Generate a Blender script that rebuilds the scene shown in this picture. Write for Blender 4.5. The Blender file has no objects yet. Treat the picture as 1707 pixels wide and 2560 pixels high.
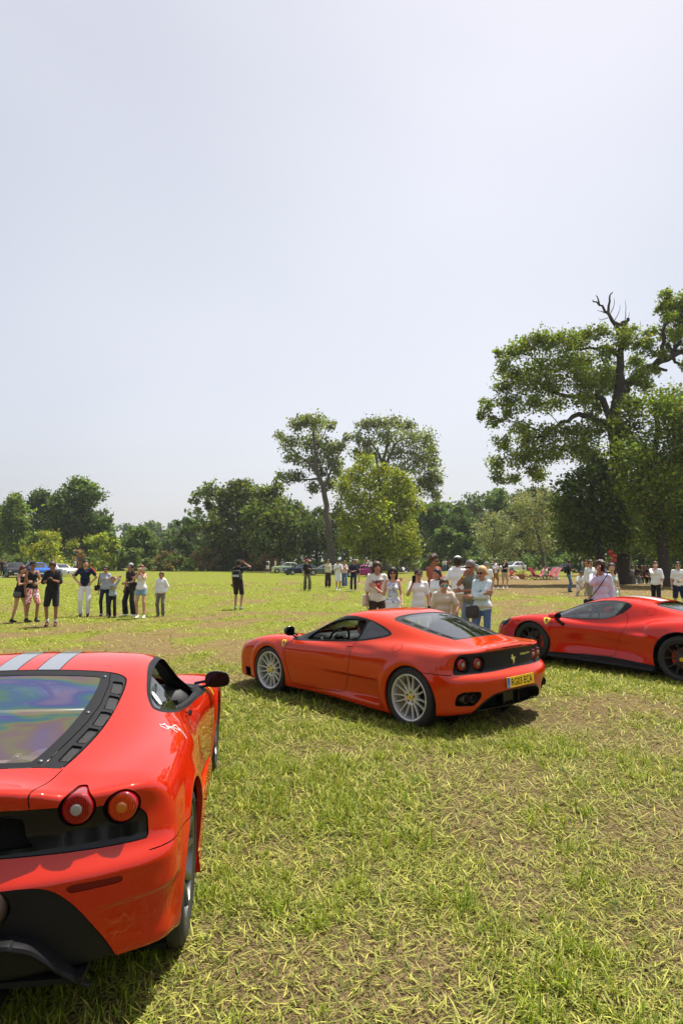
import bpy, math, random
import numpy as np
from mathutils import Vector
# ---------------------------------------------------------------- camera, sky, sun, exposure
SC = bpy.context.scene
cam = bpy.data.cameras.new('camera'); cam_o = bpy.data.objects.new('camera', cam); SC.collection.objects.link(cam_o); SC.camera = cam_o
cam.sensor_fit = 'VERTICAL'; cam.sensor_height = 36; cam.lens = 36*1650/2560; cam.clip_start = .05; cam.clip_end = 4000
cam_o.location = (0, 0, 1.845); cam_o.rotation_euler = (math.pi/2+math.atan(118/1650), 0, 0)
SUN_DIR = Vector((.27, .29, .918)).normalized()          # towards the sun: high, ahead and to the right
SUN_EL = math.asin(SUN_DIR.z); SUN_AZ = math.atan2(SUN_DIR.x, SUN_DIR.y)
W = bpy.data.worlds.new('World'); SC.world = W; W.use_nodes = True
_nt = W.node_tree; _bg = _nt.nodes['Background']
_sky = _nt.nodes.new('ShaderNodeTexSky'); _sky.sky_type = 'NISHITA'; _sky.sun_disc = False
_sky.sun_elevation = SUN_EL; _sky.sun_rotation = SUN_AZ
_sky.altitude = 0; _sky.air_density = 1.; _sky.dust_density = 3.6; _sky.ozone_density = 1.
_hz = _nt.nodes.new('ShaderNodeMix'); _hz.data_type = 'RGBA'; _hz.inputs['Factor'].default_value = .56      # thin high haze over the whole dome
_tc = _nt.nodes.new('ShaderNodeTexCoord'); _mp = _nt.nodes.new('ShaderNodeMapping'); _mp.inputs['Scale'].default_value = (1., .7, 1.6); _mp.inputs['Location'].default_value = (.35, .1, .0)
_cl = _nt.nodes.new('ShaderNodeTexNoise'); _cl.inputs['Scale'].default_value = .9; _cl.inputs['Detail'].default_value = 3.; _cl.inputs['Roughness'].default_value = .4; _cl.inputs['Distortion'].default_value = .2
_cr = _nt.nodes.new('ShaderNodeValToRGB'); _cr.color_ramp.elements[0].position = .34; _cr.color_ramp.elements[0].color = (5.3, 5.35, 5.95, 1); _cr.color_ramp.elements[1].position = .68; _cr.color_ramp.elements[1].color = (8.7, 8.65, 8.9, 1)
_nt.links.new(_tc.outputs['Generated'], _mp.inputs['Vector']); _nt.links.new(_mp.outputs[0], _cl.inputs['Vector']); _nt.links.new(_cl.outputs['Fac'], _cr.inputs[0]); _nt.links.new(_cr.outputs[0], _hz.inputs['B'])
_nt.links.new(_sky.outputs[0], _hz.inputs['A']); _nt.links.new(_hz.outputs['Result'], _bg.inputs[0]); _bg.inputs[1].default_value = .08
sun = bpy.data.lights.new('sun', 'SUN'); sun.energy = 5.; sun.angle = math.radians(.6); sun.color = (1., .955, .88)
sun_o = bpy.data.objects.new('sun', sun); SC.collection.objects.link(sun_o); sun_o.rotation_euler = SUN_DIR.to_track_quat('Z', 'Y').to_euler()
SC.view_settings.view_transform = 'Standard'; SC.view_settings.look = 'None'; SC.view_settings.gamma = 1.; SC.view_settings.exposure = .72
SC.view_settings.use_curve_mapping = False
import math, random
import numpy as np
# ---------------------------------------------------------------- numeric core (pure numpy)
def ncub(xs, ys, n=6000):
    """natural cubic spline through knots -> fast callable (dense table)"""
    xs = np.asarray(xs, float); ys = np.asarray(ys, float)
    if xs[0] > xs[-1]: xs = xs[::-1]; ys = ys[::-1]
    m = len(xs); h = np.diff(xs); A = np.zeros((m, m)); r = np.zeros(m)
    A[0, 0] = A[-1, -1] = 1
    for i in range(1, m-1):
        A[i, i-1] = h[i-1]; A[i, i] = 2*(h[i-1]+h[i]); A[i, i+1] = h[i]
        r[i] = 6*((ys[i+1]-ys[i])/h[i] - (ys[i]-ys[i-1])/h[i-1])
    M = np.linalg.solve(A, r)
    X = np.linspace(xs[0], xs[-1], n)
    i = np.clip(np.searchsorted(xs, X)-1, 0, m-2)
    a = (xs[i+1]-X)/h[i]; b = (X-xs[i])/h[i]
    Y = a*ys[i]+b*ys[i+1]+((a**3-a)*M[i]+(b**3-b)*M[i+1])*h[i]**2/6
    return lambda x: np.interp(x, X, Y)

def smax(a, b, k):
    h = np.maximum(k-np.abs(a-b), 0)/k
    return np.maximum(a, b)+h*h*h*k/6
def smin(a, b, k):
    h = np.maximum(k-np.abs(a-b), 0)/k
    return np.minimum(a, b)-h*h*h*k/6
def sstep(a, b, x):
    t = np.clip((x-a)/(b-a), 0, 1)
    return t*t*(3-2*t)
def gbump(x, c, w):
    return np.exp(-((x-c)/w)**2)

def catmull(pts, closed=True, n=8):
    P = np.asarray(pts, float); m = len(P); out = []
    rng = range(m) if closed else range(m-1)
    for i in rng:
        if closed: p0, p1, p2, p3 = P[(i-1) % m], P[i], P[(i+1) % m], P[(i+2) % m]
        else: p0, p1, p2, p3 = P[max(i-1, 0)], P[i], P[i+1], P[min(i+2, m-1)]
        for t in np.arange(n)/n:
            out.append(0.5*((2*p1)+(-p0+p2)*t+(2*p0-5*p1+4*p2-p3)*t*t+(-p0+3*p1-3*p2+p3)*t**3))
    if not closed: out.append(P[-1])
    return np.array(out)

def sd_poly(u, v, poly):
    """signed distance (negative inside) to a closed polygon, vectorised"""
    u = np.asarray(u, float); v = np.asarray(v, float)
    P = np.asarray(poly, float); n = len(P)
    lo = P.min(0)-.12; hi = P.max(0)+.12
    d = np.full(u.shape, .1)
    m = (u > lo[0]) & (u < hi[0]) & (v > lo[1]) & (v < hi[1])
    if not m.any(): return d
    uu, vv = u[m], v[m]
    best = np.full(uu.shape, 1e9); inside = np.zeros(uu.shape, bool)
    for i in range(n):
        a = P[i]; b = P[(i+1) % n]; e = b-a
        wu = uu-a[0]; wv = vv-a[1]
        t = np.clip((wu*e[0]+wv*e[1])/max(e@e, 1e-12), 0, 1)
        best = np.minimum(best, (wu-t*e[0])**2+(wv-t*e[1])**2)
        c = (a[1] > vv) != (b[1] > vv)
        if abs(e[1]) > 1e-12:
            inside ^= c & (uu < e[0]*(vv-a[1])/e[1]+a[0])
    r = np.sqrt(best); r[inside] *= -1
    d[m] = r
    return d
def sd_box2(u, v, cu, cv, hu, hv, r=0.):
    a = np.abs(u-cu)-hu+r; b = np.abs(v-cv)-hv+r
    return np.hypot(np.maximum(a, 0), np.maximum(b, 0))+np.minimum(np.maximum(a, b), 0)-r

def surface_nets(S, org, h):
    """S: sampled field [nx,ny,nz]; returns verts, quads (outward = positive field)"""
    nx, ny, nz = S.shape
    ins = S < 0
    cnt = np.zeros((nx-1, ny-1, nz-1), np.uint8)
    for dx in (0, 1):
        for dy in (0, 1):
            for dz in (0, 1):
                cnt += ins[dx:nx-1+dx, dy:ny-1+dy, dz:nz-1+dz]
    act = (cnt > 0) & (cnt < 8)
    ci = np.argwhere(act)
    idx = np.full(act.shape, -1, np.int64); idx[act] = np.arange(len(ci))
    acc = np.zeros((len(ci), 3)); n = np.zeros(len(ci))
    i, j, k = ci.T
    cor = [(a, b, c) for a in (0, 1) for b in (0, 1) for c in (0, 1)]
    val = {c: S[i+c[0], j+c[1], k+c[2]] for c in cor}
    for c in cor:
        for ax in range(3):
            if c[ax] == 0:
                d = list(c); d[ax] = 1; d = tuple(d)
                s0, s1 = val[c], val[d]
                m = (s0 < 0) != (s1 < 0)
                t = np.where(m, s0/np.where(m, s0-s1, 1), 0)
                p = np.tile(np.array(c, float), (len(ci), 1)); p[:, ax] += t
                acc[m] += p[m]; n[m] += 1
    V = (ci+acc/n[:, None])*h+np.array(org)
    Q = []
    for ax in range(3):
        a1, a2 = (ax+1) % 3, (ax+2) % 3
        sl0 = [slice(None)]*3; sl1 = [slice(None)]*3
        sl0[ax] = slice(0, S.shape[ax]-1); sl1[ax] = slice(1, S.shape[ax])
        A, B = ins[tuple(sl0)], ins[tuple(sl1)]
        e = np.argwhere(A != B)
        ok = (e[:, a1] > 0) & (e[:, a2] > 0) & (e[:, a1] < S.shape[a1]-1) & (e[:, a2] < S.shape[a2]-1)
        e = e[ok]
        def cell(d1, d2):
            q = e.copy(); q[:, a1] -= d1; q[:, a2] -= d2
            return idx[q[:, 0], q[:, 1], q[:, 2]]
        q = np.stack([cell(1, 1), cell(0, 1), cell(0, 0), cell(1, 0)], 1)
        flip = ~A[e[:, 0], e[:, 1], e[:, 2]]
        q[flip] = q[flip][:, ::-1]
        Q.append(q)
    return V, np.concatenate(Q)

def grad(f, V, e=.004):
    g = np.empty_like(V)
    for a in range(3):
        d = np.zeros(3); d[a] = e
        p, q = V+d, V-d
        g[:, a] = (f(p[:, 0], p[:, 1], p[:, 2])-f(q[:, 0], q[:, 1], q[:, 2]))/(2*e)
    return g
def project(f, V, it=2):
    V = V.copy()
    for _ in range(it):
        g = grad(f, V); s = f(V[:, 0], V[:, 1], V[:, 2])
        st = s/np.maximum((g*g).sum(1), .2)
        V -= np.clip(st, -.02, .02)[:, None]*g
    return V
def unit(v):
    v = np.asarray(v, float)
    return v/np.maximum(np.linalg.norm(v, axis=-1, keepdims=True), 1e-9)

def net_sym(f, lo, hi, h):
    """mesh the y>=0 half of a field symmetric in y; returns half verts (y=0 ones exact), tris"""
    nx = int((hi[0]-lo[0])/h)+2; ny = int(hi[1]/h)+3; nz = int((hi[2]-lo[2])/h)+2
    x = lo[0]+np.arange(nx)*h; y = -.5*h+np.arange(ny)*h; z = lo[2]+np.arange(nz)*h
    S = f(x[:, None, None], y[None, :, None], z[None, None, :])
    V, Q = surface_nets(S, (lo[0], -.5*h, lo[2]), h)
    c = V[:, 1] < .25*h
    V[c, 1] = 0
    V = project(f, V)
    V[c, 1] = 0
    T = np.concatenate([Q[:, [0, 1, 2]], Q[:, [0, 2, 3]]])
    return V, T

class Carve:
    """triangle sheet split exactly along zero sets of fields; every face keeps a bit per field"""
    def __init__(s, V, T):
        s.V, s.T = V, T
        s.lab = np.zeros(len(T), np.int64)
        s.k = 0
    def cut(s, fn, only=None):
        V, T = s.V, s.T
        d = fn(V[:, 0], V[:, 1], V[:, 2])
        d = np.where(np.abs(d) < 4e-4, 4e-4, d)
        neg = d < 0
        c = neg[T].sum(1)
        mix = (c > 0) & (c < 3)
        if only is not None: mix &= only(s)
        bit = 1 << s.k; s.k += 1
        keepT = T[~mix]; keepL = s.lab[~mix]+bit*(c[~mix] == 3)
        M = T[mix]; L = s.lab[mix]
        if len(M):
            odd = np.where((c[mix] == 1)[:, None], neg[M], ~neg[M])      # the lone vertex
            r = odd.argmax(1); ar = np.arange(len(M))
            a = M[ar, r]; b = M[ar, (r+1) % 3]; cc = M[ar, (r+2) % 3]
            E = np.concatenate([np.stack([a, b], 1), np.stack([a, cc], 1)])
            Es = np.sort(E, 1)
            U, inv = np.unique(Es, axis=0, return_inverse=True); inv = inv.ravel()
            t = d[U[:, 0]]/(d[U[:, 0]]-d[U[:, 1]])
            N = V[U[:, 0]]*(1-t)[:, None]+V[U[:, 1]]*t[:, None]
            base = len(V)
            ab = base+inv[:len(M)]; ac = base+inv[len(M):]
            an = neg[a]
            T1 = np.stack([a, ab, ac], 1); T2 = np.stack([ab, b, cc], 1); T3 = np.stack([ab, cc, ac], 1)
            s.V = np.concatenate([V, N])
            s.T = np.concatenate([keepT, T1, T2, T3])
            s.lab = np.concatenate([keepL, L+bit*an, L+bit*~an, L+bit*~an])
        else:
            s.T = keepT; s.lab = keepL
        return bit

def pick_faces(V, N, T, mask):
    """sub-mesh of the faces in mask"""
    t = T[mask]
    if not len(t): return V[:0], N[:0], t
    u, inv = np.unique(t, return_inverse=True)
    return V[u], N[u], inv.reshape(-1, 3)
def mirror_y(V, N, T):
    """add the mirrored half; verts on y=0 stay shared"""
    m = V[:, 1] > 1e-6
    idx = np.arange(len(V)); idx[m] = len(V)+np.arange(m.sum())
    s = np.array([1, -1, 1])
    return np.concatenate([V, V[m]*s]), np.concatenate([N, N[m]*s]), np.concatenate([T, idx[T][:, ::-1]])
def boundary_edges(T):
    e = np.concatenate([T[:, [0, 1]], T[:, [1, 2]], T[:, [2, 0]]])
    key = np.sort(e, 1)
    u, inv, c = np.unique(key, axis=0, return_inverse=True, return_counts=True)
    return e[c[inv.ravel()] == 1]
def rim_strip(V, T, sel, off):
    """strip hanging from boundary edges whose both verts satisfy sel, displaced by off(V)"""
    e = boundary_edges(T)
    ok = sel(V)
    e = e[ok[e[:, 0]] & ok[e[:, 1]]]
    if not len(e): return np.zeros((0, 3)), np.zeros((0, 3), int)
    u, inv = np.unique(e, return_inverse=True); inv = inv.reshape(-1, 2)
    P = V[u]; Q = P+off(P); n = len(u)
    q = np.stack([inv[:, 1], inv[:, 0], inv[:, 0]+n, inv[:, 1]+n], 1)
    return np.concatenate([P, Q]), np.concatenate([q[:, [0, 1, 2]], q[:, [0, 2, 3]]])
# ---------------------------------------------------------------- car bodies as smooth fields (x forward, y left, z up)
def make_field(p):
    zc = ncub(*p['zc']); zf = ncub(*p['zf']); yr = ncub(*p['yr']); wp = ncub(*p['wp'])
    zr = ncub(*p['zr']); wg = ncub(*p['wg']); zb = ncub(*p['zb'])
    xr = ncub(*p['xr']); xf = ncub(*p['xf']); side = ncub(*p['side'])
    kc, kg, kb = p['kc'], p['kg'], p['kb']
    tum, zbelt, crown = p['tum'], p['zbelt'], p['crown']
    ra, rb = p['rplan']; fa, fb = p['fplan']
    mods = p.get('mods')
    wsc, rsc = p['wsc'], p['rsc']
    def f(x, y, z):
        ay = np.abs(y)
        t = ay/yr(x)
        S = np.where(t < 1, t*t*(3-2*t), 1-.35*(t-1)**2)
        zt = zc(x)+(zf(x)-zc(x))*S-p.get('hcrown', .02)*ay*ay
        w = wp(x)+side(z)
        if mods: w, zt = mods(x, ay, z, w, zt)
        q = ay/.85
        lo = smax(ay-w, z-zt, kc(x))
        end = smax(xr(z)+ra*q**2+rb*q**6-x, x-(xf(z)-fa*q**2-fb*q**6), .05)
        lo = smax(lo, end, kb)
        lo = smax(lo, zb(x)-z, .05)
        xe = x+np.where(x > 0, wsc, -rsc)*ay*ay*np.minimum(np.abs(x)*2, 1)
        gz = (z-(zr(xe)-crown*ay*ay))*.9
        dz = z-zbelt+.03; gw = (ay-(wg(x)-tum*(.5*(dz+np.sqrt(dz*dz+.0016))-.03)))*.92
        gr = smax(gz, gw, p['kroof'])
        gr = np.maximum(np.maximum(gr, zbelt-.25-z), np.maximum(-1.93-x, x-1.3))
        b = smin(lo, gr, kg(x))
        if 'post' in p: b = p['post'](b, x, ay, z)
        return b
    return f

def ik(x, v):
    return (x, v)
# ---- mid-engined coupe of about 2003 (middle of the field)
def spec_b():
    p = {}
    p['zc'] = ([2.40, 2.2, 1.9, 1.6, 1.3, 1.0, .8, .4, 0, -.4, -.8, -1.2, -1.6, -1.9, -2.15],
               [.50, .585, .655, .705, .755, .805, .83, .85, .85, .85, .85, .855, .865, .875, .88])
    p['zf'] = ([2.40, 2.2, 1.9, 1.6, 1.3, 1.0, .8, .4, 0, -.4, -.8, -1.2, -1.6, -1.9, -2.15],
               [.48, .565, .675, .76, .80, .805, .80, .80, .81, .835, .87, .89, .885, .875, .865])
    p['yr'] = ([2.40, 1.9, 1.3, .8, .2, -.8, -1.3, -2.1], [.58, .66, .70, .74, .78, .78, .74, .70])
    p['wp'] = ([2.40, 2.0, 1.6, 1.3, .9, .5, .1, -.4, -.8, -1.2, -1.6, -2.15],
               [.86, .90, .925, .935, .925, .915, .912, .925, .95, .965, .955, .90])
    p['side'] = ([.05, .15, .25, .40, .55, .68, .80, .90, 1.3], [-.06, -.035, -.018, -.004, 0, -.012, -.04, -.085, -.2])
    p['zr'] = ([1.3, 1.1, .9, .5, .1, -.1, -.3, -.6, -.9, -1.2, -1.5, -1.75, -2.0],
               [.70, .80, .87, 1.015, 1.145, 1.190, 1.205, 1.185, 1.125, 1.045, .965, .90, .83])
    p['wg'] = ([1.3, .9, .5, 0, -.5, -.9, -1.3, -1.7, -2.0], [.60, .72, .785, .81, .81, .765, .68, .575, .5])
    p['zb'] = ([2.4, 2.0, 1.5, 0, -1.3, -1.65, -1.9, -2.15], [.16, .15, .135, .125, .13, .185, .215, .24])
    p['xr'] = ([.05, .15, .25, .35, .48, .56, .605, .64, .70, .80, .865, .90, 1.3],
               [-1.95, -2.01, -2.06, -2.095, -2.125, -2.125, -2.10, -2.055, -2.035, -2.03, -2.045, -2.06, -2.0])
    p['xf'] = ([.05, .15, .22, .32, .42, .52, .62, .8, 1.3], [2.26, 2.32, 2.345, 2.35, 2.355, 2.33, 2.26, 2.1, 1.6])
    p['rplan'] = (.16, .04); p['fplan'] = (.16, .13)
    kcx = ncub([2.4, 1.3, .3, -1.2, -2.1], [.16, .20, .16, .16, .12]); p['kc'] = kcx
    kgx = ncub([1.3, .5, -.3, -.9, -1.4, -2.0], [.05, .06, .10, .22, .20, .10]); p['kg'] = kgx
    p['kb'] = .085; p['kroof'] = .22
    p['tum'], p['zbelt'], p['crown'] = .46, .85, .07
    p['wsc'], p['rsc'] = .30, .10
    def mods(x, ay, z, w, zt):
        # lower scoop that opens towards the rear wheel
        sc = sstep(.45, -.80, x)*sstep(-.865, -.835, x)*sstep(.17, .24, z)*sstep(.47, .43, z)
        w = w-.085*sc
        # shoulder fold behind the door, feeding the upper intake
        up = sstep(.05, -.45, x)*sstep(-.95, -.55, x)*gbump(z, .79, .055)
        w = w-.028*up
        # wheel arch lips
        r1 = np.hypot(x-1.30, z-.33); r2 = np.hypot(x+1.30, z-.33)
        w = w+.014*gbump(r1, .365, .045)+.016*gbump(r2, .385, .05)
        zt = zt+.022*gbump(x, -2.0, .10)*np.exp(-(ay/.48)**6)
        return w, zt
    p['mods'] = mods
    return p
# ---- its lightened successor (near left)
def spec_a():
    p = spec_b()
    p['zr'] = ([1.3, 1.1, .9, .5, .1, -.1, -.3, -.6, -.9, -1.2, -1.5, -1.75, -2.0],
               [.70, .80, .87, 1.015, 1.14, 1.180, 1.192, 1.17, 1.115, 1.045, .97, .915, .85])
    p['zf'] = ([2.40, 2.2, 1.9, 1.6, 1.3, 1.0, .8, .4, 0, -.4, -.8, -1.2, -1.6, -1.9, -2.15],
               [.48, .575, .69, .775, .81, .805, .80, .80, .81, .85, .905, .925, .915, .895, .88])
    p['zc'] = ([2.40, 2.2, 1.9, 1.6, 1.3, 1.0, .8, .4, 0, -.4, -.8, -1.2, -1.6, -1.9, -2.15],
               [.50, .585, .655, .705, .755, .805, .83, .85, .85, .86, .87, .88, .89, .905, .915])
    p['wp'] = ([2.40, 2.0, 1.6, 1.3, .9, .5, .1, -.4, -.8, -1.2, -1.6, -2.15],
               [.86, .90, .925, .935, .92, .905, .905, .925, .96, .975, .965, .90])
    p['xr'] = ([.05, .15, .25, .35, .48, .57, .605, .625, .65, .70, .80, .865, .90, 1.3],
               [-1.98, -2.05, -2.10, -2.12, -2.135, -2.137, -2.133, -2.113, -2.083, -2.060, -2.05, -2.075, -2.09, -2.05])
    def post(b, x, ay, z):      # corner scoop of the rear bumper: a ledge with a hollow below it
        return b+.017*sstep(.487, .462, z)*sstep(.25, .38, z)*sstep(.66, .78, ay)*sstep(-1.70, -1.80, x)
    p['post'] = post
    p['rplan'] = (.16, .05)
    p['zb'] = ([2.4, 2.0, 1.5, 0, -1.3, -1.65, -1.85, -2.15], [.16, .15, .135, .125, .14, .22, .262, .265])
    def mods(x, ay, z, w, zt):
        sc = sstep(.45, -.80, x)*sstep(-.865, -.835, x)*sstep(.17, .24, z)*sstep(.47, .43, z)
        w = w-.07*sc
        up = sstep(-.05, -.45, x)*sstep(-.98, -.6, x)*gbump(z, .82, .06)
        w = w-.028*up
        r1 = np.hypot(x-1.30, z-.33); r2 = np.hypot(x+1.30, z-.33)
        w = w+.014*gbump(r1, .365, .045)+.016*gbump(r2, .385, .05)
        zt = zt+.03*gbump(x, -2.06, .12)*np.exp(-(ay/.48)**6)
        zt = zt-.012*sstep(-1.75, -1.95, x)*sstep(.47, .56, ay)
        return w, zt
    p['mods'] = mods
    return p
# ---- hybrid coupe with a short tail and pinched waist (right)
def spec_c():
    p = spec_b()
    p['zc'] = ([2.45, 2.2, 1.9, 1.6, 1.3, 1.05, .8, .4, 0, -.4, -.8, -1.2, -1.6, -1.9, -2.2],
               [.50, .60, .665, .715, .765, .81, .83, .85, .85, .85, .86, .88, .89, .90, .89])
    p['zf'] = ([2.45, 2.2, 1.9, 1.6, 1.3, 1.0, .8, .4, 0, -.4, -.8, -1.2, -1.6, -1.9, -2.2],
               [.47, .58, .70, .78, .815, .805, .79, .77, .77, .80, .88, .935, .94, .92, .89])
    p['wp'] = ([2.45, 2.0, 1.6, 1.3, .9, .5, .1, -.3, -.7, -1.1, -1.5, -2.2],
               [.88, .94, .965, .965, .935, .905, .895, .915, .965, .99, .985, .90])
    p['side'] = ([.05, .15, .25, .40, .52, .62, .72, .80, .90, 1.3], [-.02, -.03, -.035, -.03, -.012, 0, -.012, -.035, -.085, -.2])
    p['zr'] = ([1.5, 1.25, 1.0, .7, .4, .1, -.15, -.4, -.65, -.95, -1.2, -1.5, -1.75, -2.1],
               [.69, .80, .90, 1.03, 1.13, 1.183, 1.196, 1.184, 1.15, 1.093, 1.045, .99, .95, .88])
    p['wg'] = ([1.5, 1.0, .5, 0, -.5, -.9, -1.3, -1.7, -2.1], [.60, .72, .785, .80, .76, .70, .66, .62, .5])
    p['xf'] = ([.05, .15, .22, .32, .42, .52, .62, .8, 1.3], [2.33, 2.40, 2.42, 2.41, 2.38, 2.36, 2.29, 2.1, 1.6])
    p['fplan'] = (.20, .14)
    p['kc'] = ncub([2.4, 1.3, .3, -1.2, -2.1], [.14, .20, .16, .20, .14])
    p['kg'] = ncub([1.3, .5, -.3, -.9, -1.4, -2.0], [.05, .07, .14, .20, .16, .10])
    p['tum'] = .50
    def mods(x, ay, z, w, zt):
        # hollow door flank under the belt crease
        hol = sstep(1.0, .5, x)*sstep(-.95, -.45, x)
        w = w-.045*hol*gbump(z, .40, .16)
        # shoulder intake wedge
        up = sstep(-.30, -.62, x)*sstep(-.78, -.66, x)*sstep(.62, .70, z)
        w = w-.05*up
        r1 = np.hypot(x-1.30, z-.34); r2 = np.hypot(x+1.30, z-.345)
        w = w+.012*gbump(r1, .38, .05)+.014*gbump(r2, .40, .05)
        return w, zt
    p['mods'] = mods
    return p
POSE = {'a': (-1.823, 4.392, .07, 97.15, .9), 'b': (.536, 8.967, 0., 132.5, 0.), 'c': (4.99, 11.66, .012, 131.2, -1.2)}   # x, y, z, heading, pitch
import bpy
from mathutils import Vector, Matrix, Euler
SC = bpy.context.scene
COL = SC.collection
R = math.radians
# ---------------------------------------------------------------- materials
MATS = {}
def new_mat(name):
    m = bpy.data.materials.new(name); m.use_nodes = True
    nt = m.node_tree
    return m, nt, nt.nodes['Principled BSDF']
def mat(name, col=(.5, .5, .5), rough=.5, metal=0., coat=0., coatr=.03, spec=.5, bump=0., bscale=200., var=0., vscale=8., trans=0., ior=1.45, alpha=1., sheen=0.):
    if name in MATS: return MATS[name]
    m, nt, b = new_mat(name)
    b.inputs['Base Color'].default_value = (*col, 1)
    b.inputs['Roughness'].default_value = rough
    b.inputs['Metallic'].default_value = metal
    b.inputs['Coat Weight'].default_value = coat
    b.inputs['Coat Roughness'].default_value = coatr
    b.inputs['Specular IOR Level'].default_value = spec
    b.inputs['Transmission Weight'].default_value = trans
    b.inputs['IOR'].default_value = ior
    b.inputs['Alpha'].default_value = alpha
    b.inputs['Sheen Weight'].default_value = sheen
    L = nt.links
    if bump or var:
        tc = nt.nodes.new('ShaderNodeTexCoord')
    if bump:
        n = nt.nodes.new('ShaderNodeTexNoise'); n.inputs['Scale'].default_value = bscale; n.inputs['Detail'].default_value = 3
        L.new(tc.outputs['Object'], n.inputs['Vector'])
        bp = nt.nodes.new('ShaderNodeBump'); bp.inputs['Strength'].default_value = bump; bp.inputs['Distance'].default_value = .01
        L.new(n.outputs['Fac'], bp.inputs['Height']); L.new(bp.outputs['Normal'], b.inputs['Normal'])
    if var:
        n2 = nt.nodes.new('ShaderNodeTexNoise'); n2.inputs['Scale'].default_value = vscale; n2.inputs['Detail'].default_value = 5
        L.new(tc.outputs['Object'], n2.inputs['Vector'])
        mx = nt.nodes.new('ShaderNodeMix'); mx.data_type = 'RGBA'
        mx.inputs['A'].default_value = (*[c*(1-var) for c in col], 1); mx.inputs['B'].default_value = (*[min(1, c*(1+var)) for c in col], 1)
        L.new(n2.outputs['Fac'], mx.inputs['Factor']); L.new(mx.outputs['Result'], b.inputs['Base Color'])
    MATS[name] = m
    return m
# ---------------------------------------------------------------- objects
def mk_mesh(name, V, T, m=None, N=None, smooth=True, mi=None):
    V = np.asarray(V, np.float32); 
    me = bpy.data.meshes.new(name)
    if isinstance(T, np.ndarray) and T.ndim == 2:
        k = T.shape[1]
        me.vertices.add(len(V)); me.vertices.foreach_set('co', V.ravel())
        me.loops.add(T.size); me.loops.foreach_set('vertex_index', T.astype(np.int32).ravel())
        me.polygons.add(len(T)); me.polygons.foreach_set('loop_start', np.arange(len(T), dtype=np.int32)*k)
        me.update(calc_edges=True)
    else:
        me.from_pydata(V.tolist(), [], [list(map(int, t)) for t in T])
    if len(me.polygons):
        me.polygons.foreach_set('use_smooth', np.full(len(me.polygons), smooth))
        if mi is not None: me.polygons.foreach_set('material_index', np.asarray(mi, np.int32))
    ms = m if isinstance(m, (list, tuple)) else [m]
    for q in ms:
        if q is not None: me.materials.append(q)
    if N is not None and smooth: me.normals_split_custom_set_from_vertices(np.asarray(N).tolist())
    return me
def link(name, data, parent=None, loc=(0, 0, 0), rot=(0, 0, 0), scale=None):
    o = bpy.data.objects.new(name, data); COL.objects.link(o)
    o.location = loc; o.rotation_euler = rot
    if scale is not None: o.scale = scale
    if parent is not None: o.parent = parent
    return o
def obj(name, V, T, m=None, parent=None, N=None, smooth=True, loc=(0, 0, 0), rot=(0, 0, 0), mi=None):
    return link(name, mk_mesh(name, V, T, m, N, smooth, mi), parent, loc, rot)
def tag(o, label=None, cat=None, group=None, kind=None):
    if label: o['label'] = label
    if cat: o['category'] = cat
    if group: o['group'] = group
    if kind: o['kind'] = kind
    return o
def thing(name, label, cat, loc=(0, 0, 0), rot=(0, 0, 0), group=None):
    return tag(link(name, None, None, loc, rot), label, cat, group)
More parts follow.
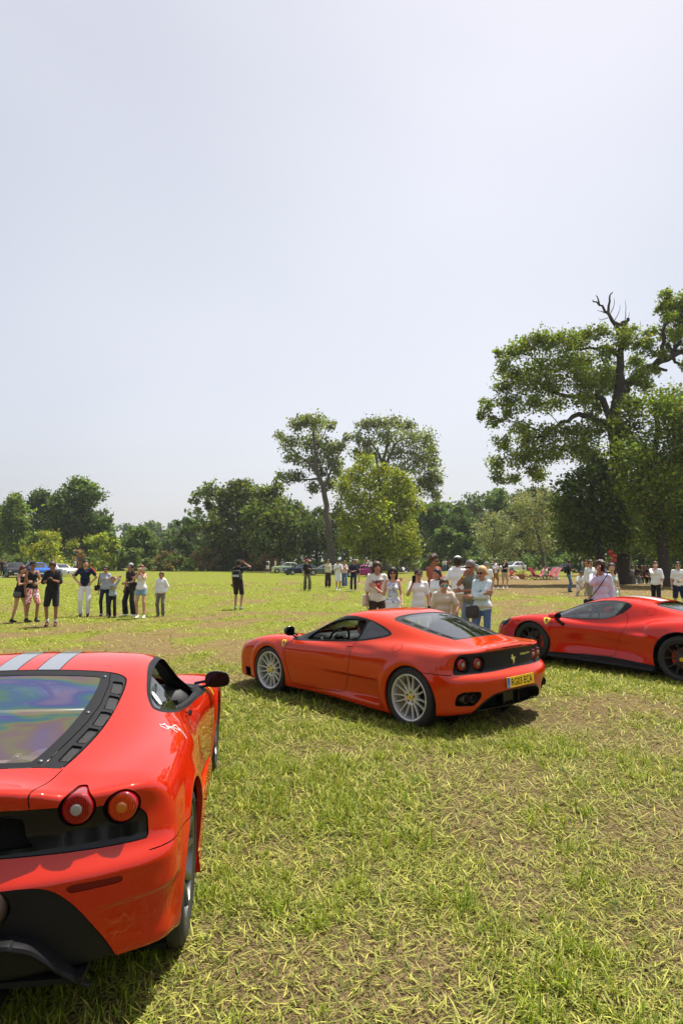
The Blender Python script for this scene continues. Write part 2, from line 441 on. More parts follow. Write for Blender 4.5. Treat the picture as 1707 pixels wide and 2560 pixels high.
# ---------------------------------------------------------------- mesh builder
class MB:
    def __init__(s): s.V = []; s.F = []; s.M = []; s.n = 0; s.cur = 0
    def add(s, V, F, mtx=None):
        V = np.asarray(V, float)
        if mtx is not None:
            A = np.array(mtx); V = V@A[:3, :3].T+A[:3, 3]
        s.V.append(V)
        for f in F: s.F.append([int(i)+s.n for i in f]); s.M.append(s.cur)
        s.n += len(V); return s
    def box(s, c, h, mtx=None, bev=0.):
        cx, cy, cz = c; hx, hy, hz = h
        if bev <= 0:
            V = [(cx+a*hx, cy+b*hy, cz+d*hz) for a in (-1, 1) for b in (-1, 1) for d in (-1, 1)]
            F = [(0, 1, 3, 2), (4, 6, 7, 5), (0, 4, 5, 1), (2, 3, 7, 6), (0, 2, 6, 4), (1, 5, 7, 3)]
            return s.add(V, F, mtx)
        bm_v = []; 
        for a in (-1, 1):
            for b in (-1, 1):
                for d in (-1, 1):
                    bm_v += [(cx+a*hx, cy+b*(hy-bev), cz+d*(hz-bev)), (cx+a*(hx-bev), cy+b*hy, cz+d*(hz-bev)), (cx+a*(hx-bev), cy+b*(hy-bev), cz+d*hz)]
        ix = lambda a, b, d, k: (((a > 0)*4)+((b > 0)*2)+(d > 0))*3+k
        F = []
        for a in (-1, 1):
            q = [ix(a, -1, -1, 0), ix(a, 1, -1, 0), ix(a, 1, 1, 0), ix(a, -1, 1, 0)]; F.append(q if a > 0 else q[::-1])
            q = [ix(-1, a, -1, 1), ix(-1, a, 1, 1), ix(1, a, 1, 1), ix(1, a, -1, 1)]; F.append(q if a > 0 else q[::-1])
            q = [ix(-1, -1, a, 2), ix(1, -1, a, 2), ix(1, 1, a, 2), ix(-1, 1, a, 2)]; F.append(q if a > 0 else q[::-1])
        for a in (-1, 1):
            for b in (-1, 1):
                q = [ix(a, b, -1, 0), ix(a, b, -1, 1), ix(a, b, 1, 1), ix(a, b, 1, 0)]; F.append(q if a*b > 0 else q[::-1])
                q = [ix(a, -1, b, 0), ix(a, 1, b, 0), ix(a, 1, b, 2), ix(a, -1, b, 2)]; F.append(q if a*b > 0 else q[::-1])
                q = [ix(-1, a, b, 1), ix(-1, a, b, 2), ix(1, a, b, 2), ix(1, a, b, 1)]; F.append(q if a*b > 0 else q[::-1])
                for d in (-1, 1):
                    q = [ix(a, b, d, 0), ix(a, b, d, 1), ix(a, b, d, 2)]; F.append(q if a*b*d > 0 else q[::-1])
        return s.add(bm_v, F, mtx)
    def lathe(s, prof, n=32, axis='y', mtx=None, close=False, a0=0., a1=2*math.pi):
        """prof: (radius, height) pairs along the axis"""
        full = abs(a1-a0-2*math.pi) < 1e-6
        k = n if full else n+1
        V = []
        for i in range(k):
            a = a0+(a1-a0)*i/n; c, q = math.cos(a), math.sin(a)
            for r, h in prof:
                V.append({'y': (r*c, h, r*q), 'z': (r*c, r*q, h), 'x': (h, r*c, r*q)}[axis])
        m = len(prof); F = []
        mm = m if close else m-1
        for i in range(n):
            i2 = (i+1) % k
            for j in range(mm):
                j2 = (j+1) % m
                f = (i*m+j, i*m+j2, i2*m+j2, i2*m+j)
                F.append(f if axis == 'y' else f[::-1])
        return s.add(V, F, mtx)
    def disc(s, r, h=0., n=24, axis='y', c=(0, 0), flip=False, mtx=None):
        V = []
        for i in range(n):
            a = 2*math.pi*i/n; u, v = c[0]+r*math.cos(a), c[1]+r*math.sin(a)
            V.append({'y': (u, h, v), 'z': (u, v, h), 'x': (h, u, v)}[axis])
        f = list(range(n))
        if axis == 'y': f = f[::-1]
        return s.add(V, [f[::-1] if flip else f], mtx)
    def tube(s, pts, rad, n=8, cap=True, flat=None):
        """tube along a polyline; rad scalar or list; flat=(a,b) scales section"""
        P = [Vector(p) for p in pts]; m = len(P)
        rs = rad if isinstance(rad, (list, tuple, np.ndarray)) else [rad]*m
        V = []; up = None
        for i in range(m):
            t = (P[min(i+1, m-1)]-P[max(i-1, 0)]).normalized()
            if up is None:
                up = Vector((0, 0, 1)) if abs(t.z) < .9 else Vector((1, 0, 0))
            u = (up-t*up.dot(t)).normalized(); up = u
            w = t.cross(u)
            fa, fb = flat or (1, 1)
            for j in range(n):
                a = 2*math.pi*j/n
                V.append(P[i]+u*(rs[i]*math.cos(a)*fa)+w*(rs[i]*math.sin(a)*fb))
        F = []
        for i in range(m-1):
            for j in range(n):
                j2 = (j+1) % n
                F.append((i*n+j, i*n+j2, (i+1)*n+j2, (i+1)*n+j))
        if cap:
            F.append(list(range(n))[::-1]); F.append([(m-1)*n+j for j in range(n)])
        return s.add([tuple(v) for v in V], F)
    def sphere(s, c, r, n=12, m=8, sc=(1, 1, 1), mtx=None):
        V = [(c[0], c[1], c[2]+r*sc[2])]
        for i in range(1, m):
            t = math.pi*i/m
            for j in range(n):
                a = 2*math.pi*j/n
                V.append((c[0]+r*sc[0]*math.sin(t)*math.cos(a), c[1]+r*sc[1]*math.sin(t)*math.sin(a), c[2]+r*sc[2]*math.cos(t)))
        V.append((c[0], c[1], c[2]-r*sc[2])); F = []
        for j in range(n): F.append((0, 1+j, 1+(j+1) % n))
        for i in range(m-2):
            for j in range(n):
                a = 1+i*n+j; b = 1+i*n+(j+1) % n
                F.append((a, a+n, b+n, b))
        e = len(V)-1; o = 1+(m-2)*n
        for j in range(n): F.append((e, o+(j+1) % n, o+j))
        return s.add(V, F, mtx)
    def prism(s, poly, axis, h0, h1):
        """extruded polygon; poly in the two other axes"""
        n = len(poly)
        def p(u, v, h): return {'x': (h, u, v), 'y': (u, h, v), 'z': (u, v, h)}[axis]
        V = [p(u, v, h0) for u, v in poly]+[p(u, v, h1) for u, v in poly]
        F = [list(range(n))[::-1], list(range(n, 2*n))]+[(i, (i+1) % n, n+(i+1) % n, n+i) for i in range(n)]
        if axis == 'y': F = [f[::-1] for f in F]
        return s.add(V, F)
    def arrays(s): return (np.concatenate(s.V) if s.V else np.zeros((0, 3))), s.F
    def build(s, name, m=None, parent=None, smooth=True, loc=(0, 0, 0), rot=(0, 0, 0), auto=None):
        V, F = s.arrays()
        me = mk_mesh(name, V, F, m, None, smooth, s.M if isinstance(m, (list, tuple)) and len(m) > 1 else None)
        if auto is not None: sharp(me, auto)
        return link(name, me, parent, loc, rot)
def sharp(me, deg):
    me.set_sharp_from_angle(angle=R(deg))
def tri_fill(poly):
    """triangulate a simple 2d polygon by ear clipping -> index triples"""
    from mathutils.geometry import tessellate_polygon
    return [tuple(t) for t in tessellate_polygon([[Vector((p[0], p[1], 0)) for p in poly]])]
def text_tris(body, size=1., extr=0., bold=0.):
    cu = bpy.data.curves.new('t', 'FONT'); cu.body = body; cu.size = size; cu.align_x = 'CENTER'; cu.align_y = 'CENTER'; cu.extrude = extr; cu.offset = bold; cu.resolution_u = 3
    o = bpy.data.objects.new('t', cu); COL.objects.link(o)
    dg = bpy.context.evaluated_depsgraph_get(); me = bpy.data.meshes.new_from_object(o.evaluated_get(dg))
    me.calc_loop_triangles()
    V = np.array([v.co[:] for v in me.vertices]); T = np.array([t.vertices[:] for t in me.loop_triangles], int)
    bpy.data.objects.remove(o); bpy.data.curves.remove(cu); bpy.data.meshes.remove(me)
    return V, T
HORSE = [(-.10, -.95), (.02, -.93), (.0, -.80), (.10, -.55), (.05, -.35), (.22, -.30), (.34, -.48), (.28, -.70), (.36, -.86), (.50, -.84), (.42, -.70), (.52, -.45), (.45, -.18), (.40, .0), (.55, .12), (.72, .05), (.78, .30), (.62, .52), (.60, .34), (.48, .28), (.30, .30), (.10, .42), (.02, .70), (-.06, .95), (-.16, .82), (-.38, .72), (-.48, .58), (-.40, .50), (-.22, .58), (-.26, .38), (-.48, .28), (-.62, .40), (-.72, .36), (-.58, .18), (-.36, .14), (-.52, -.02), (-.44, -.12), (-.24, .02), (-.06, -.10), (-.05, -.30), (-.14, -.52), (-.04, -.74)]
def decal(f, V2, T, o, U, W, off=.0015, size=1.):
    """lay flat triangles (u,v) on a field's surface near o"""
    V2 = np.asarray(V2, float)
    U, W = unit(U), unit(W)
    P = np.asarray(o, float)+V2[:, :1]*U*size+V2[:, 1:2]*W*size
    P = project(f, P, 6); n = unit(grad(f, P))
    return P+n*off, n, np.asarray(T)
def grid_refine(V, T, h):
    """split long edges of a 2-d triangle set until under h"""
    V = [tuple(v[:2]) for v in V]; T = [tuple(t) for t in T]
    for _ in range(6):
        out = []; mids = {}; ch = False
        def mid(a, b):
            k = (min(a, b), max(a, b))
            if k not in mids:
                V.append(((V[a][0]+V[b][0])/2, (V[a][1]+V[b][1])/2)); mids[k] = len(V)-1
            return mids[k]
        for a, b, c in T:
            L = [math.dist(V[a], V[b]), math.dist(V[b], V[c]), math.dist(V[c], V[a])]
            i = max(range(3), key=lambda q: L[q])
            if L[i] > h:
                ch = True
                p, q, r = [(a, b, c), (b, c, a), (c, a, b)][i]
                m = mid(p, q); out += [(p, m, r), (m, q, r)]
            else: out.append((a, b, c))
        T = out
        if not ch: break
    return np.array(V), np.array(T, int)
# ---------------------------------------------------------------- sports cars
M_black = mat('black_plastic', (.009, .009, .010), .5, spec=.18, bump=.05, bscale=900)
M_gloss = mat('gloss_black', (.004, .004, .005), .10, spec=.35)
M_rubber = mat('tyre_rubber', (.017, .017, .017), .68, bump=.15, bscale=400)
M_dark = mat('dark_cavity', (.006, .006, .006), .8, spec=.05)
M_trim = mat('leather_black', (.022, .021, .02), .55, bump=.2, bscale=300)
M_carbon = mat('matt_carbon', (.009, .009, .010), .45, spec=.22, bump=.06, bscale=700)
M_silver = mat('alloy_silver', (.58, .575, .56), .36, .6, var=.12, vscale=12)
M_grey_alloy = mat('alloy_grey', (.16, .16, .165), .30, .9)
M_dkalloy = mat('alloy_anthracite', (.045, .043, .042), .35, .7)
M_yellow = mat('badge_yellow', (.80, .52, .02), .35, coat=.5)
M_chrome = mat('chrome', (.75, .75, .76), .12, 1.)
M_steel = mat('brake_steel', (.10, .10, .10), .45, .8, bump=.05)
M_brown = mat('exhaust_brown', (.10, .075, .06), .35, .9)
M_glass = None
def sheet_fresnel(nt, ior):
    # a sheet has air on both sides: undo the flip of the index on its back
    g = nt.nodes.new('ShaderNodeNewGeometry'); q = nt.nodes.new('ShaderNodeMix'); q.data_type = 'FLOAT'
    q.inputs['A'].default_value = ior; q.inputs['B'].default_value = 1/ior
    nt.links.new(g.outputs['Backfacing'], q.inputs['Factor'])
    fr = nt.nodes.new('ShaderNodeFresnel'); nt.links.new(q.outputs['Result'], fr.inputs['IOR'])
    return fr
def glass_mat(name, tint, refl=.08, clear=.75, rough=.02):
    """thin automotive sheet: fresnel reflection over a tinted see-through layer"""
    if name in MATS: return MATS[name]
    m, nt, b = new_mat(name); nt.nodes.remove(b)
    out = nt.nodes['Material Output']; L = nt.links
    tr = nt.nodes.new('ShaderNodeBsdfTransparent'); tr.inputs[0].default_value = (*[c*clear for c in tint], 1)
    gl = nt.nodes.new('ShaderNodeBsdfGlossy'); gl.inputs['Roughness'].default_value = rough
    fr = sheet_fresnel(nt, 1.5)
    mul = nt.nodes.new('ShaderNodeMath'); mul.operation = 'MULTIPLY_ADD'; mul.inputs[1].default_value = 1.6; mul.inputs[2].default_value = refl
    mul.use_clamp = True
    mx = nt.nodes.new('ShaderNodeMixShader')
    L.new(fr.outputs[0], mul.inputs[0]); L.new(mul.outputs[0], mx.inputs[0]); L.new(tr.outputs[0], mx.inputs[1]); L.new(gl.outputs[0], mx.inputs[2]); L.new(mx.outputs[0], out.inputs[0])
    MATS[name] = m; return m
M_glass = glass_mat('car_glass', (.75, .85, .82), .06, .62)
M_dkglass = glass_mat('dark_glass', (.35, .42, .45), .05, .4)
M_lensred = mat('lamp_red', (.26, .003, .006), .10, coat=1., var=.35, vscale=60)
M_lensamb = mat('lamp_amber', (.42, .11, .004), .15, coat=1.)
M_lenswht = mat('lamp_clear', (.26, .245, .22), .15, spec=.3)
M_lensdk = mat('reflector_red', (.13, .003, .004), .25, spec=.2, coat=.25)
M_stripe = mat('stripe_grey', (.17, .185, .21), .28, coat=.8)
M_white = mat('paint_white', (.80, .80, .80), .3, coat=.8)
M_plate = mat('plate_yellow', (.80, .52, .015), .4)
M_plateblue = mat('plate_blue', (.02, .13, .50), .4)
M_caly = mat('caliper_yellow', (.75, .50, .01), .4, coat=.5)
M_calr = mat('caliper_red', (.60, .02, .01), .4, coat=.5)

def paint(name, col, flake=.0):
    m = mat(name, col, .38, 0, coat=1., coatr=.025, spec=0.)
    b = m.node_tree.nodes['Principled BSDF']; b.inputs['Coat IOR'].default_value = 1.52
    return m
M_redA = paint('paint_red_a', (.41, .014, .002))
M_redB = paint('paint_red_b', (.49, .027, .0010))
M_redC = paint('paint_red_c', (.50, .0125, .0025))

def iris_mat():
    """coated plastic engine cover: stress colours wander over a half-clear sheet"""
    m, nt, b = new_mat('iridescent_cover'); nt.nodes.remove(b); L = nt.links
    out = nt.nodes['Material Output']
    tc = nt.nodes.new('ShaderNodeTexCoord')
    mp = nt.nodes.new('ShaderNodeMapping'); mp.inputs['Scale'].default_value = (2.6, 1.1, 1.2); mp.inputs['Rotation'].default_value = (0, 0, .5)
    no = nt.nodes.new('ShaderNodeTexNoise'); no.inputs['Scale'].default_value = 1.3; no.inputs['Detail'].default_value = 2; no.inputs['Distortion'].default_value = 1.2
    L.new(tc.outputs['Object'], mp.inputs['Vector']); L.new(mp.outputs[0], no.inputs['Vector'])
    cr = nt.nodes.new('ShaderNodeValToRGB')
    e = cr.color_ramp.elements
    cols = [(.30, (.62, .42, .80)), (.39, (.26, .28, .85)), (.455, (.14, .45, .70)), (.51, (.26, .66, .34)), (.565, (.74, .66, .20)), (.63, (.75, .42, .36)), (.74, (.50, .36, .80))]
    while len(e) < len(cols): e.new(.5)
    for q, (p, c) in zip(e, cols): q.position = p; q.color = (*c, 1)
    L.new(no.outputs['Fac'], cr.inputs[0])
    gl = nt.nodes.new('ShaderNodeBsdfGlossy'); gl.inputs['Roughness'].default_value = .06
    L.new(cr.outputs[0], gl.inputs['Color'])
    g2 = nt.nodes.new('ShaderNodeBsdfGlossy'); g2.inputs['Roughness'].default_value = .03
    tr = nt.nodes.new('ShaderNodeBsdfTransparent'); tr.inputs[0].default_value = (.72, .74, .72, 1)
    m1 = nt.nodes.new('ShaderNodeMixShader'); m1.inputs[0].default_value = .40
    L.new(tr.outputs[0], m1.inputs[1]); L.new(gl.outputs[0], m1.inputs[2])
    fr = sheet_fresnel(nt, 1.45)
    m2 = nt.nodes.new('ShaderNodeMixShader'); L.new(fr.outputs[0], m2.inputs[0]); L.new(m1.outputs[0], m2.inputs[1]); L.new(g2.outputs[0], m2.inputs[2])
    L.new(m2.outputs[0], out.inputs[0])
    return m

class Shell:
    """half body, carved by named fields; faces go to the first region that matches"""
    def __init__(s, spec, h, zhi=1.32):
        s.f = make_field(spec); s.h = h
        V, T = net_sym(s.f, (-2.32, 0, .05), (2.58, 1.12, zhi), h)
        s.c = Carve(V, T); s.bits = {}
    def cut(s, name, fn): s.bits[name] = s.c.cut(fn)
    def gap(s, name, fn, w=.0035):
        s.cut(name+'_', fn); s.cut(name, lambda x, y, z: np.abs(fn(x, y, z))-w)
    def finish(s, regions):
        c = s.c
        V = c.V
        y0 = V[:, 1] < 1e-7
        s.V = V; s.N = unit(grad(s.f, V)); s.N[y0, 1] = 0
        s.reg = np.full(len(c.T), 'body', dtype='<U24'); done = np.zeros(len(c.T), bool)
        for name, conds in regions:
            m = ~done
            for q in conds:
                bit = (c.lab & s.bits[q[1:]]) > 0
                m &= bit if q[0] == '+' else ~bit
            s.reg[m] = name; done |= m
    def part(s, name, mask=None):
        m = (s.reg == name) if mask is None else mask
        return pick_faces(s.V, s.N, s.c.T, m)
    def emit(s, reg, name, m, parent, off=0., sides=False, thick=0.):
        V, N, T = s.part(reg)
        if not len(T): return []
        V = V-N*off
        out = []
        if sides:
            out.append(obj(name, V, T, m, parent, N))
            k = np.array([1, -1, 1]); out.append(obj(name, V*k, T[:, ::-1], m, parent, N*k))
        else:
            V, N, T = mirror_y(V, N, T)
            out.append(obj(name, V, T, m, parent, N))
        return out
    def strip(s, mask, sel, off, name, m, parent, flip=False):
        V, N, T = pick_faces(s.V, s.N, s.c.T, mask)
        P, Q = rim_strip(V, T, sel, off)
        if not len(Q): return None
        if flip: Q = Q[:, ::-1]
        k = np.array([1, -1, 1]); n = len(P)
        return obj(name, np.concatenate([P, P*k]), np.concatenate([Q, Q[:, ::-1]+n]), m, parent)

def poly_yz(pts, n=6): return catmull(pts, True, n)
def rounded(pts, r=.012, n=4):
    """polygon with its corners cut round"""
    P = np.asarray(pts, float); m = len(P); out = []
    for i in range(m):
        a, b, c = P[i-1], P[i], P[(i+1) % m]
        u = a-b; w = c-b; lu, lw = np.linalg.norm(u), np.linalg.norm(w)
        d = min(r, lu*.45, lw*.45); p, q = b+u/lu*d, b+w/lw*d
        for t in np.linspace(0, 1, n): out.append((1-t)**2*p+2*t*(1-t)*b+t*t*q)
    return np.array(out)

def make_wheel(parent, loc, side, Rt, width, Rr, m_rim, m_cal, style, cap=True, rot=0., steer=0.):
    """axis along y; side=+1 left. wheel > tyre, brake_disc, caliper, center_cap"""
    fl = Matrix.Diagonal((1, side, 1, 1))
    w2 = width/2
    mb = MB()
    # barrel and lip
    mb.lathe([(Rr+.006, w2-.012), (Rr+.010, w2-.002), (Rr+.002, w2+.004), (Rr-.012, w2-.002), (Rr-.018, w2-.02), (Rr-.03, w2-.06), (Rr-.034, -w2+.02), (Rr+.006, -w2+.012)], 56, 'y')
    def spoke(a, r0, r1, wa, wb, da, db, th=.03, bow=0., lean=0.):
        n = 6; V = []; F = []
        for i in range(n+1):
            t = i/n; r = r0+(r1-r0)*t; ww = (wa*(1-t)+wb*t)/2; d = da+(db-da)*(t**1.2)+bow*math.sin(math.pi*t)
            aa = a+lean*t
            ca, sa = math.cos(aa), math.sin(aa)
            for (o, h) in ((-ww, d-th), (-ww, d-.006), (-ww*.6, d), (ww*.6, d), (ww, d-.006), (ww, d-th)):
                V.append((r*ca-o*sa, h, r*sa+o*ca))
        for i in range(n):
            for j in range(6):
                F.append((i*6+j, (i+1)*6+j, (i+1)*6+(j+1) % 6, i*6+(j+1) % 6))
        mb.add(V, F)
    if style == 'mesh14':
        hubd = w2-.035
        mb.lathe([(.0, hubd-.004), (.045, hubd-.004), (.070, hubd+.004), (.084, hubd+.006), (.093, hubd-.004), (.097, hubd-.05)], 42, 'y')
        for k in range(14):
            a = 2*math.pi*k/14+rot
            spoke(a, .085, Rr-.008, .024, .0125, hubd+.006, w2-.006, .032, -.004, .05*(1 if k % 2 else -1))
            # web that rounds the root
        cpd = hubd
    elif style == 'thin10':
        hubd = w2-.030
        mb.lathe([(0, hubd), (.06, hubd), (.085, hubd-.006), (.095, hubd-.03)], 40, 'y')
        for k in range(5):
            a = 2*math.pi*k/5+rot
            for q in (-1, 1):
                spoke(a+q*.24, .072, Rr-.006, .030, .018, hubd, w2-.004, .03, .0, q*.09)
        cpd = hubd
    else:   # 'y5'
        hubd = w2-.045
        mb.lathe([(0, hubd), (.07, hubd), (.09, hubd-.01), (.10, hubd-.04)], 40, 'y')
        for k in range(5):
            a = 2*math.pi*k/5+rot
            for q in (-1, 1):
                spoke(a+q*.12, .075, Rr-.004, .050, .034, hubd, w2-.0, .045, .012, q*.17)
        cpd = hubd
    V, F = mb.arrays(); V = V*np.array([1, side, 1])
    if side < 0: F = [f[::-1] for f in F]
    wme = mk_mesh('wheel', V, F, m_rim); sharp(wme, 40)
    wh = link('wheel', wme, parent, loc, (0, 0, steer))
    t = MB(); sw = Rt-Rr
    prof = [(Rr+.004, w2-.006), (Rr+.012, w2+.004), (Rr+sw*.30, w2+.012), (Rr+sw*.62, w2+.008), (Rr+sw*.88, w2-.006), (Rt-.006, w2-.018), (Rt-.001, w2-.03)]
    for g in (.55, .15, -.15, -.55):
        prof += [(Rt, g*w2+.008), (Rt-.007, g*w2+.006), (Rt-.007, g*w2-.006), (Rt, g*w2-.008)]
    prof += [(Rt-.001, -w2+.03), (Rt-.006, -w2+.018), (Rt-sw*.12, -w2+.006), (Rr+.004, -w2+.006)]
    t.lathe(prof, 64, 'y')
    # tread sipes
    V, F = t.arrays(); V = V*np.array([1, side, 1]); F = F if side > 0 else [f[::-1] for f in F]
    tme = mk_mesh('tyre', V, F, M_rubber); sharp(tme, 35); link('tyre', tme, wh)
    d = MB(); d.lathe([(.08, -.02), (.17, -.02), (.17, -.045), (.08, -.045)], 40, 'y'); d.lathe([(.0, .0), (.08, .0), (.085, -.02)], 24, 'y')
    bk = MB(); bk.lathe([(Rr-.033, -w2+.05), (.0, -w2+.05)], 40, 'y'); V, F = bk.arrays(); V = V*np.array([1, side, 1]); link('dust_shield', mk_mesh('dust_shield', V, F if side > 0 else [f[::-1] for f in F], M_dark), wh)
    V, F = d.arrays(); V = V*np.array([1, side, 1]); dme = mk_mesh('brake_disc', V, F if side > 0 else [f[::-1] for f in F], M_steel); sharp(dme, 40); link('brake_disc', dme, wh)
    c = MB(); n = 8; V = []; F = []
    for i in range(n+1):
        a = -.62+1.24*i/n
        for r, h in ((.125, .005), (.195, .005), (.20, -.01), (.20, -.07), (.125, -.07)):
            V.append((r*math.cos(a), h, r*math.sin(a)))
    for i in range(n):
        for j in range(5): F.append((i*5+j, i*5+(j+1) % 5, (i+1)*5+(j+1) % 5, (i+1)*5+j))
    F += [list(range(5))[::-1], [n*5+j for j in range(5)]]
    V = np.array(V)
    ang = R(165) if loc[0] < 0 else R(15)      # behind the axle in front, ahead of it at the rear
    if loc[0] > 0: ang = R(180)
    else: ang = R(0)
    ca, sa = math.cos(ang), math.sin(ang)
    V = np.stack([V[:, 0]*ca-V[:, 2]*sa, V[:, 1]*side, V[:, 0]*sa+V[:, 2]*ca], 1)
    cme = mk_mesh('caliper', V, F, m_cal); sharp(cme, 40); link('caliper', cme, wh)
    b = MB()
    for k in range(5):
        a = 2*math.pi*k/5+rot+.3
        b.lathe([(.0, cpd+.010), (.009, cpd+.010), (.011, cpd-.002)], 8, 'y', Matrix.Translation((.055*math.cos(a), 0, .055*math.sin(a))))
    V, F = b.arrays(); V = V*np.array([1, side, 1])
    link('wheel_bolts', mk_mesh('wheel_bolts', V, F if side > 0 else [f[::-1] for f in F], M_steel if style == 'thin10' else M_brown), wh)
    if cap:
        p = MB(); p.lathe([(0, cpd+.012), (.024, cpd+.012), (.029, cpd+.008), (.03, cpd-.004)], 20, 'y')
        p.cur = 1
        hv = [(u*.016, w*.019) for u, w in HORSE]
        p.add([(u*(1 if side < 0 else -1), cpd+.0128, w) for u, w in hv], [t for t in tri_fill(hv)])
        V, F = p.arrays(); V = V*np.array([1, side, 1])
        link('center_cap', mk_mesh('center_cap', V, F, [M_yellow, M_gloss], None, False, p.M), wh)
    return wh

def arch_field(cx, cz, r, ymin=.45):
    return lambda x, y, z: np.maximum(np.hypot(x-cx, z-cz)-r, ymin-y)
def arches(S, car, A, paintm):
    """painted lip, then a dark liner running inwards from each arch edge"""
    mk = (S.reg != 'hole_arch')
    for cx, cz, r in A:
        sel = lambda V, cx=cx, cz=cz, r=r: (np.abs(np.hypot(V[:, 0]-cx, V[:, 2]-cz)-r) < .006) & (V[:, 1] > .46)
        S.strip(mk, sel, lambda P: np.stack([0*P[:, 0], np.full(len(P), -.028), 0*P[:, 0]], 1), 'arch_lip', paintm, car)
        mb = MB()
        for sg in (1, -1):
            mb.lathe([(r+.012, sg*.90), (r+.012, sg*.50)], 40, 'y', Matrix.Translation((cx, 0, cz)), a0=-.45, a1=math.pi+.45)
            mb.disc(r+.012, sg*.50, 40, 'y', (cx, cz))
        mb.build('wheel_liner', M_dark, car)
def lining(S, car, wins):
    """inner skin of the cabin, a little inside the outer one"""
    ctr = S.V[S.c.T].mean(1)
    m = (ctr[:, 0] < 1.2) & (ctr[:, 0] > -1.1) & (ctr[:, 2] > .5) & ~np.isin(S.reg, wins)
    m &= ~np.isin(S.reg, ['hole_arch', 'hole'])
    V, N, T = S.part(None, m)
    V = V-N*.035; V, N, T = mirror_y(V, N, T)
    o = obj('cabin_lining', V, T[:, ::-1], M_trim, car)
    md = o.modifiers.new('thin', 'DECIMATE'); md.ratio = .16
    dg = bpy.context.evaluated_depsgraph_get(); me = bpy.data.meshes.new_from_object(o.evaluated_get(dg)); old = o.data
    o.modifiers.clear(); o.data = me; bpy.data.meshes.remove(old); me.name = 'cabin_lining'
def gapf(fn, w=.004): return lambda x, y, z: np.abs(fn(x, y, z))-w
def seat_mesh(mb, x, y):
    mb.box((x, y, .30), (.26, .23, .07), bev=.04)
    mb.box((0, 0, 0), (.06, .22, .34), Matrix.Translation((x-.30, y, .60)) @ Matrix.Rotation(-.42, 4, 'Y'), bev=.045)
    mb.box((0, 0, 0), (.045, .13, .10), Matrix.Translation((x-.46, y, .93)) @ Matrix.Rotation(-.42, 4, 'Y'), bev=.035)
    for q in (-1, 1):
        mb.box((x, y+q*.22, .36), (.24, .04, .06), bev=.03)
        mb.box((0, q*.21, 0), (.07, .04, .26), Matrix.Translation((x-.27, y, .58)) @ Matrix.Rotation(-.42, 4, 'Y'), bev=.03)
def cabin(car, drv=.36):
    mb = MB(); mb.box((.1, 0, .17), (1.15, .80, .02)); mb.box((-.80, 0, .50), (.03, .66, .34)); mb.box((.05, 0, .30), (.75, .10, .14), bev=.04)
    mb.build('cabin_floor', M_trim, car, smooth=False)
    for y in (.36, -.36):
        s = MB(); seat_mesh(s, -.18, y); s.build('seat', M_trim, car, auto=40)
    d = MB(); d.box((.72, 0, .70), (.22, .74, .10), bev=.06); d.box((.62, drv, .78), (.14, .20, .05), bev=.04); d.box((.60, 0, .52), (.12, .16, .16), bev=.04)
    dash = d.build('dashboard', M_trim, car, auto=40)
    v = MB()
    for y in (-.55, -.12, .12, .60):
        v.tube([(.505, y+.06*math.cos(a), .70+.035*math.sin(a)) for a in np.linspace(0, 2*math.pi, 13)], .006, 6)
    v.build('air_vents', M_gloss, dash)
    w = MB()
    mx = Matrix.Translation((.45, drv, .765)) @ Matrix.Rotation(R(-22), 4, 'Y')
    ring = [mx @ Vector((0, .175*math.cos(a), .175*math.sin(a))) for a in np.linspace(0, 2*math.pi, 33)]
    w.tube(ring, .016, 8, cap=False)
    for a in (R(0), R(180), R(270)):
        w.tube([mx @ Vector((.03, .03*math.cos(a), .03*math.sin(a))), mx @ Vector((0, .17*math.cos(a), .17*math.sin(a)))], .014, 6)
    w.lathe([(0, -.03), (.05, -.03), (.062, -.02), (.06, .05)], 20, 'x', mx)
    st = w.build('steering_wheel', M_black, car, auto=50)
    c = MB(); c.disc(.02, -.033, 14, 'x', mtx=mx); c.build('wheel_badge', M_yellow, st, False)
def shield_mesh(S, car, o, U, W, size, name='shield_badge'):
    """yellow shield with a black rearing horse"""
    sh = catmull([(-.75, .95), (0, 1.02), (.75, .95), (.80, .3), (.55, -.45), (0, -1.05), (-.55, -.45), (-.80, .3)], True, 3)
    V, T = grid_refine(sh, tri_fill(sh), .5)
    P, n, T = decal(S.f, V, T, o, U, W, .004, size)
    hv = [(u*.62, w*.75) for u, w in HORSE]
    V2, T2 = grid_refine(hv, tri_fill(hv), .5)
    P2, n2, T2 = decal(S.f, V2, T2, o, U, W, .006, size)
    me = mk_mesh(name, np.concatenate([P, P2]), np.concatenate([T, T2+len(P)]), [M_yellow, M_gloss], None, True, [0]*len(T)+[1]*len(T2))
    return link(name, me, car)
def print_on(S, car, V, T, o, U, W, size, m, name, off=.003, h=.6):
    V, T = grid_refine(V, T, h)
    P, n, T = decal(S.f, V, T, o, U, W, off, size)
    return obj(name, P, T, m, car, smooth=False)
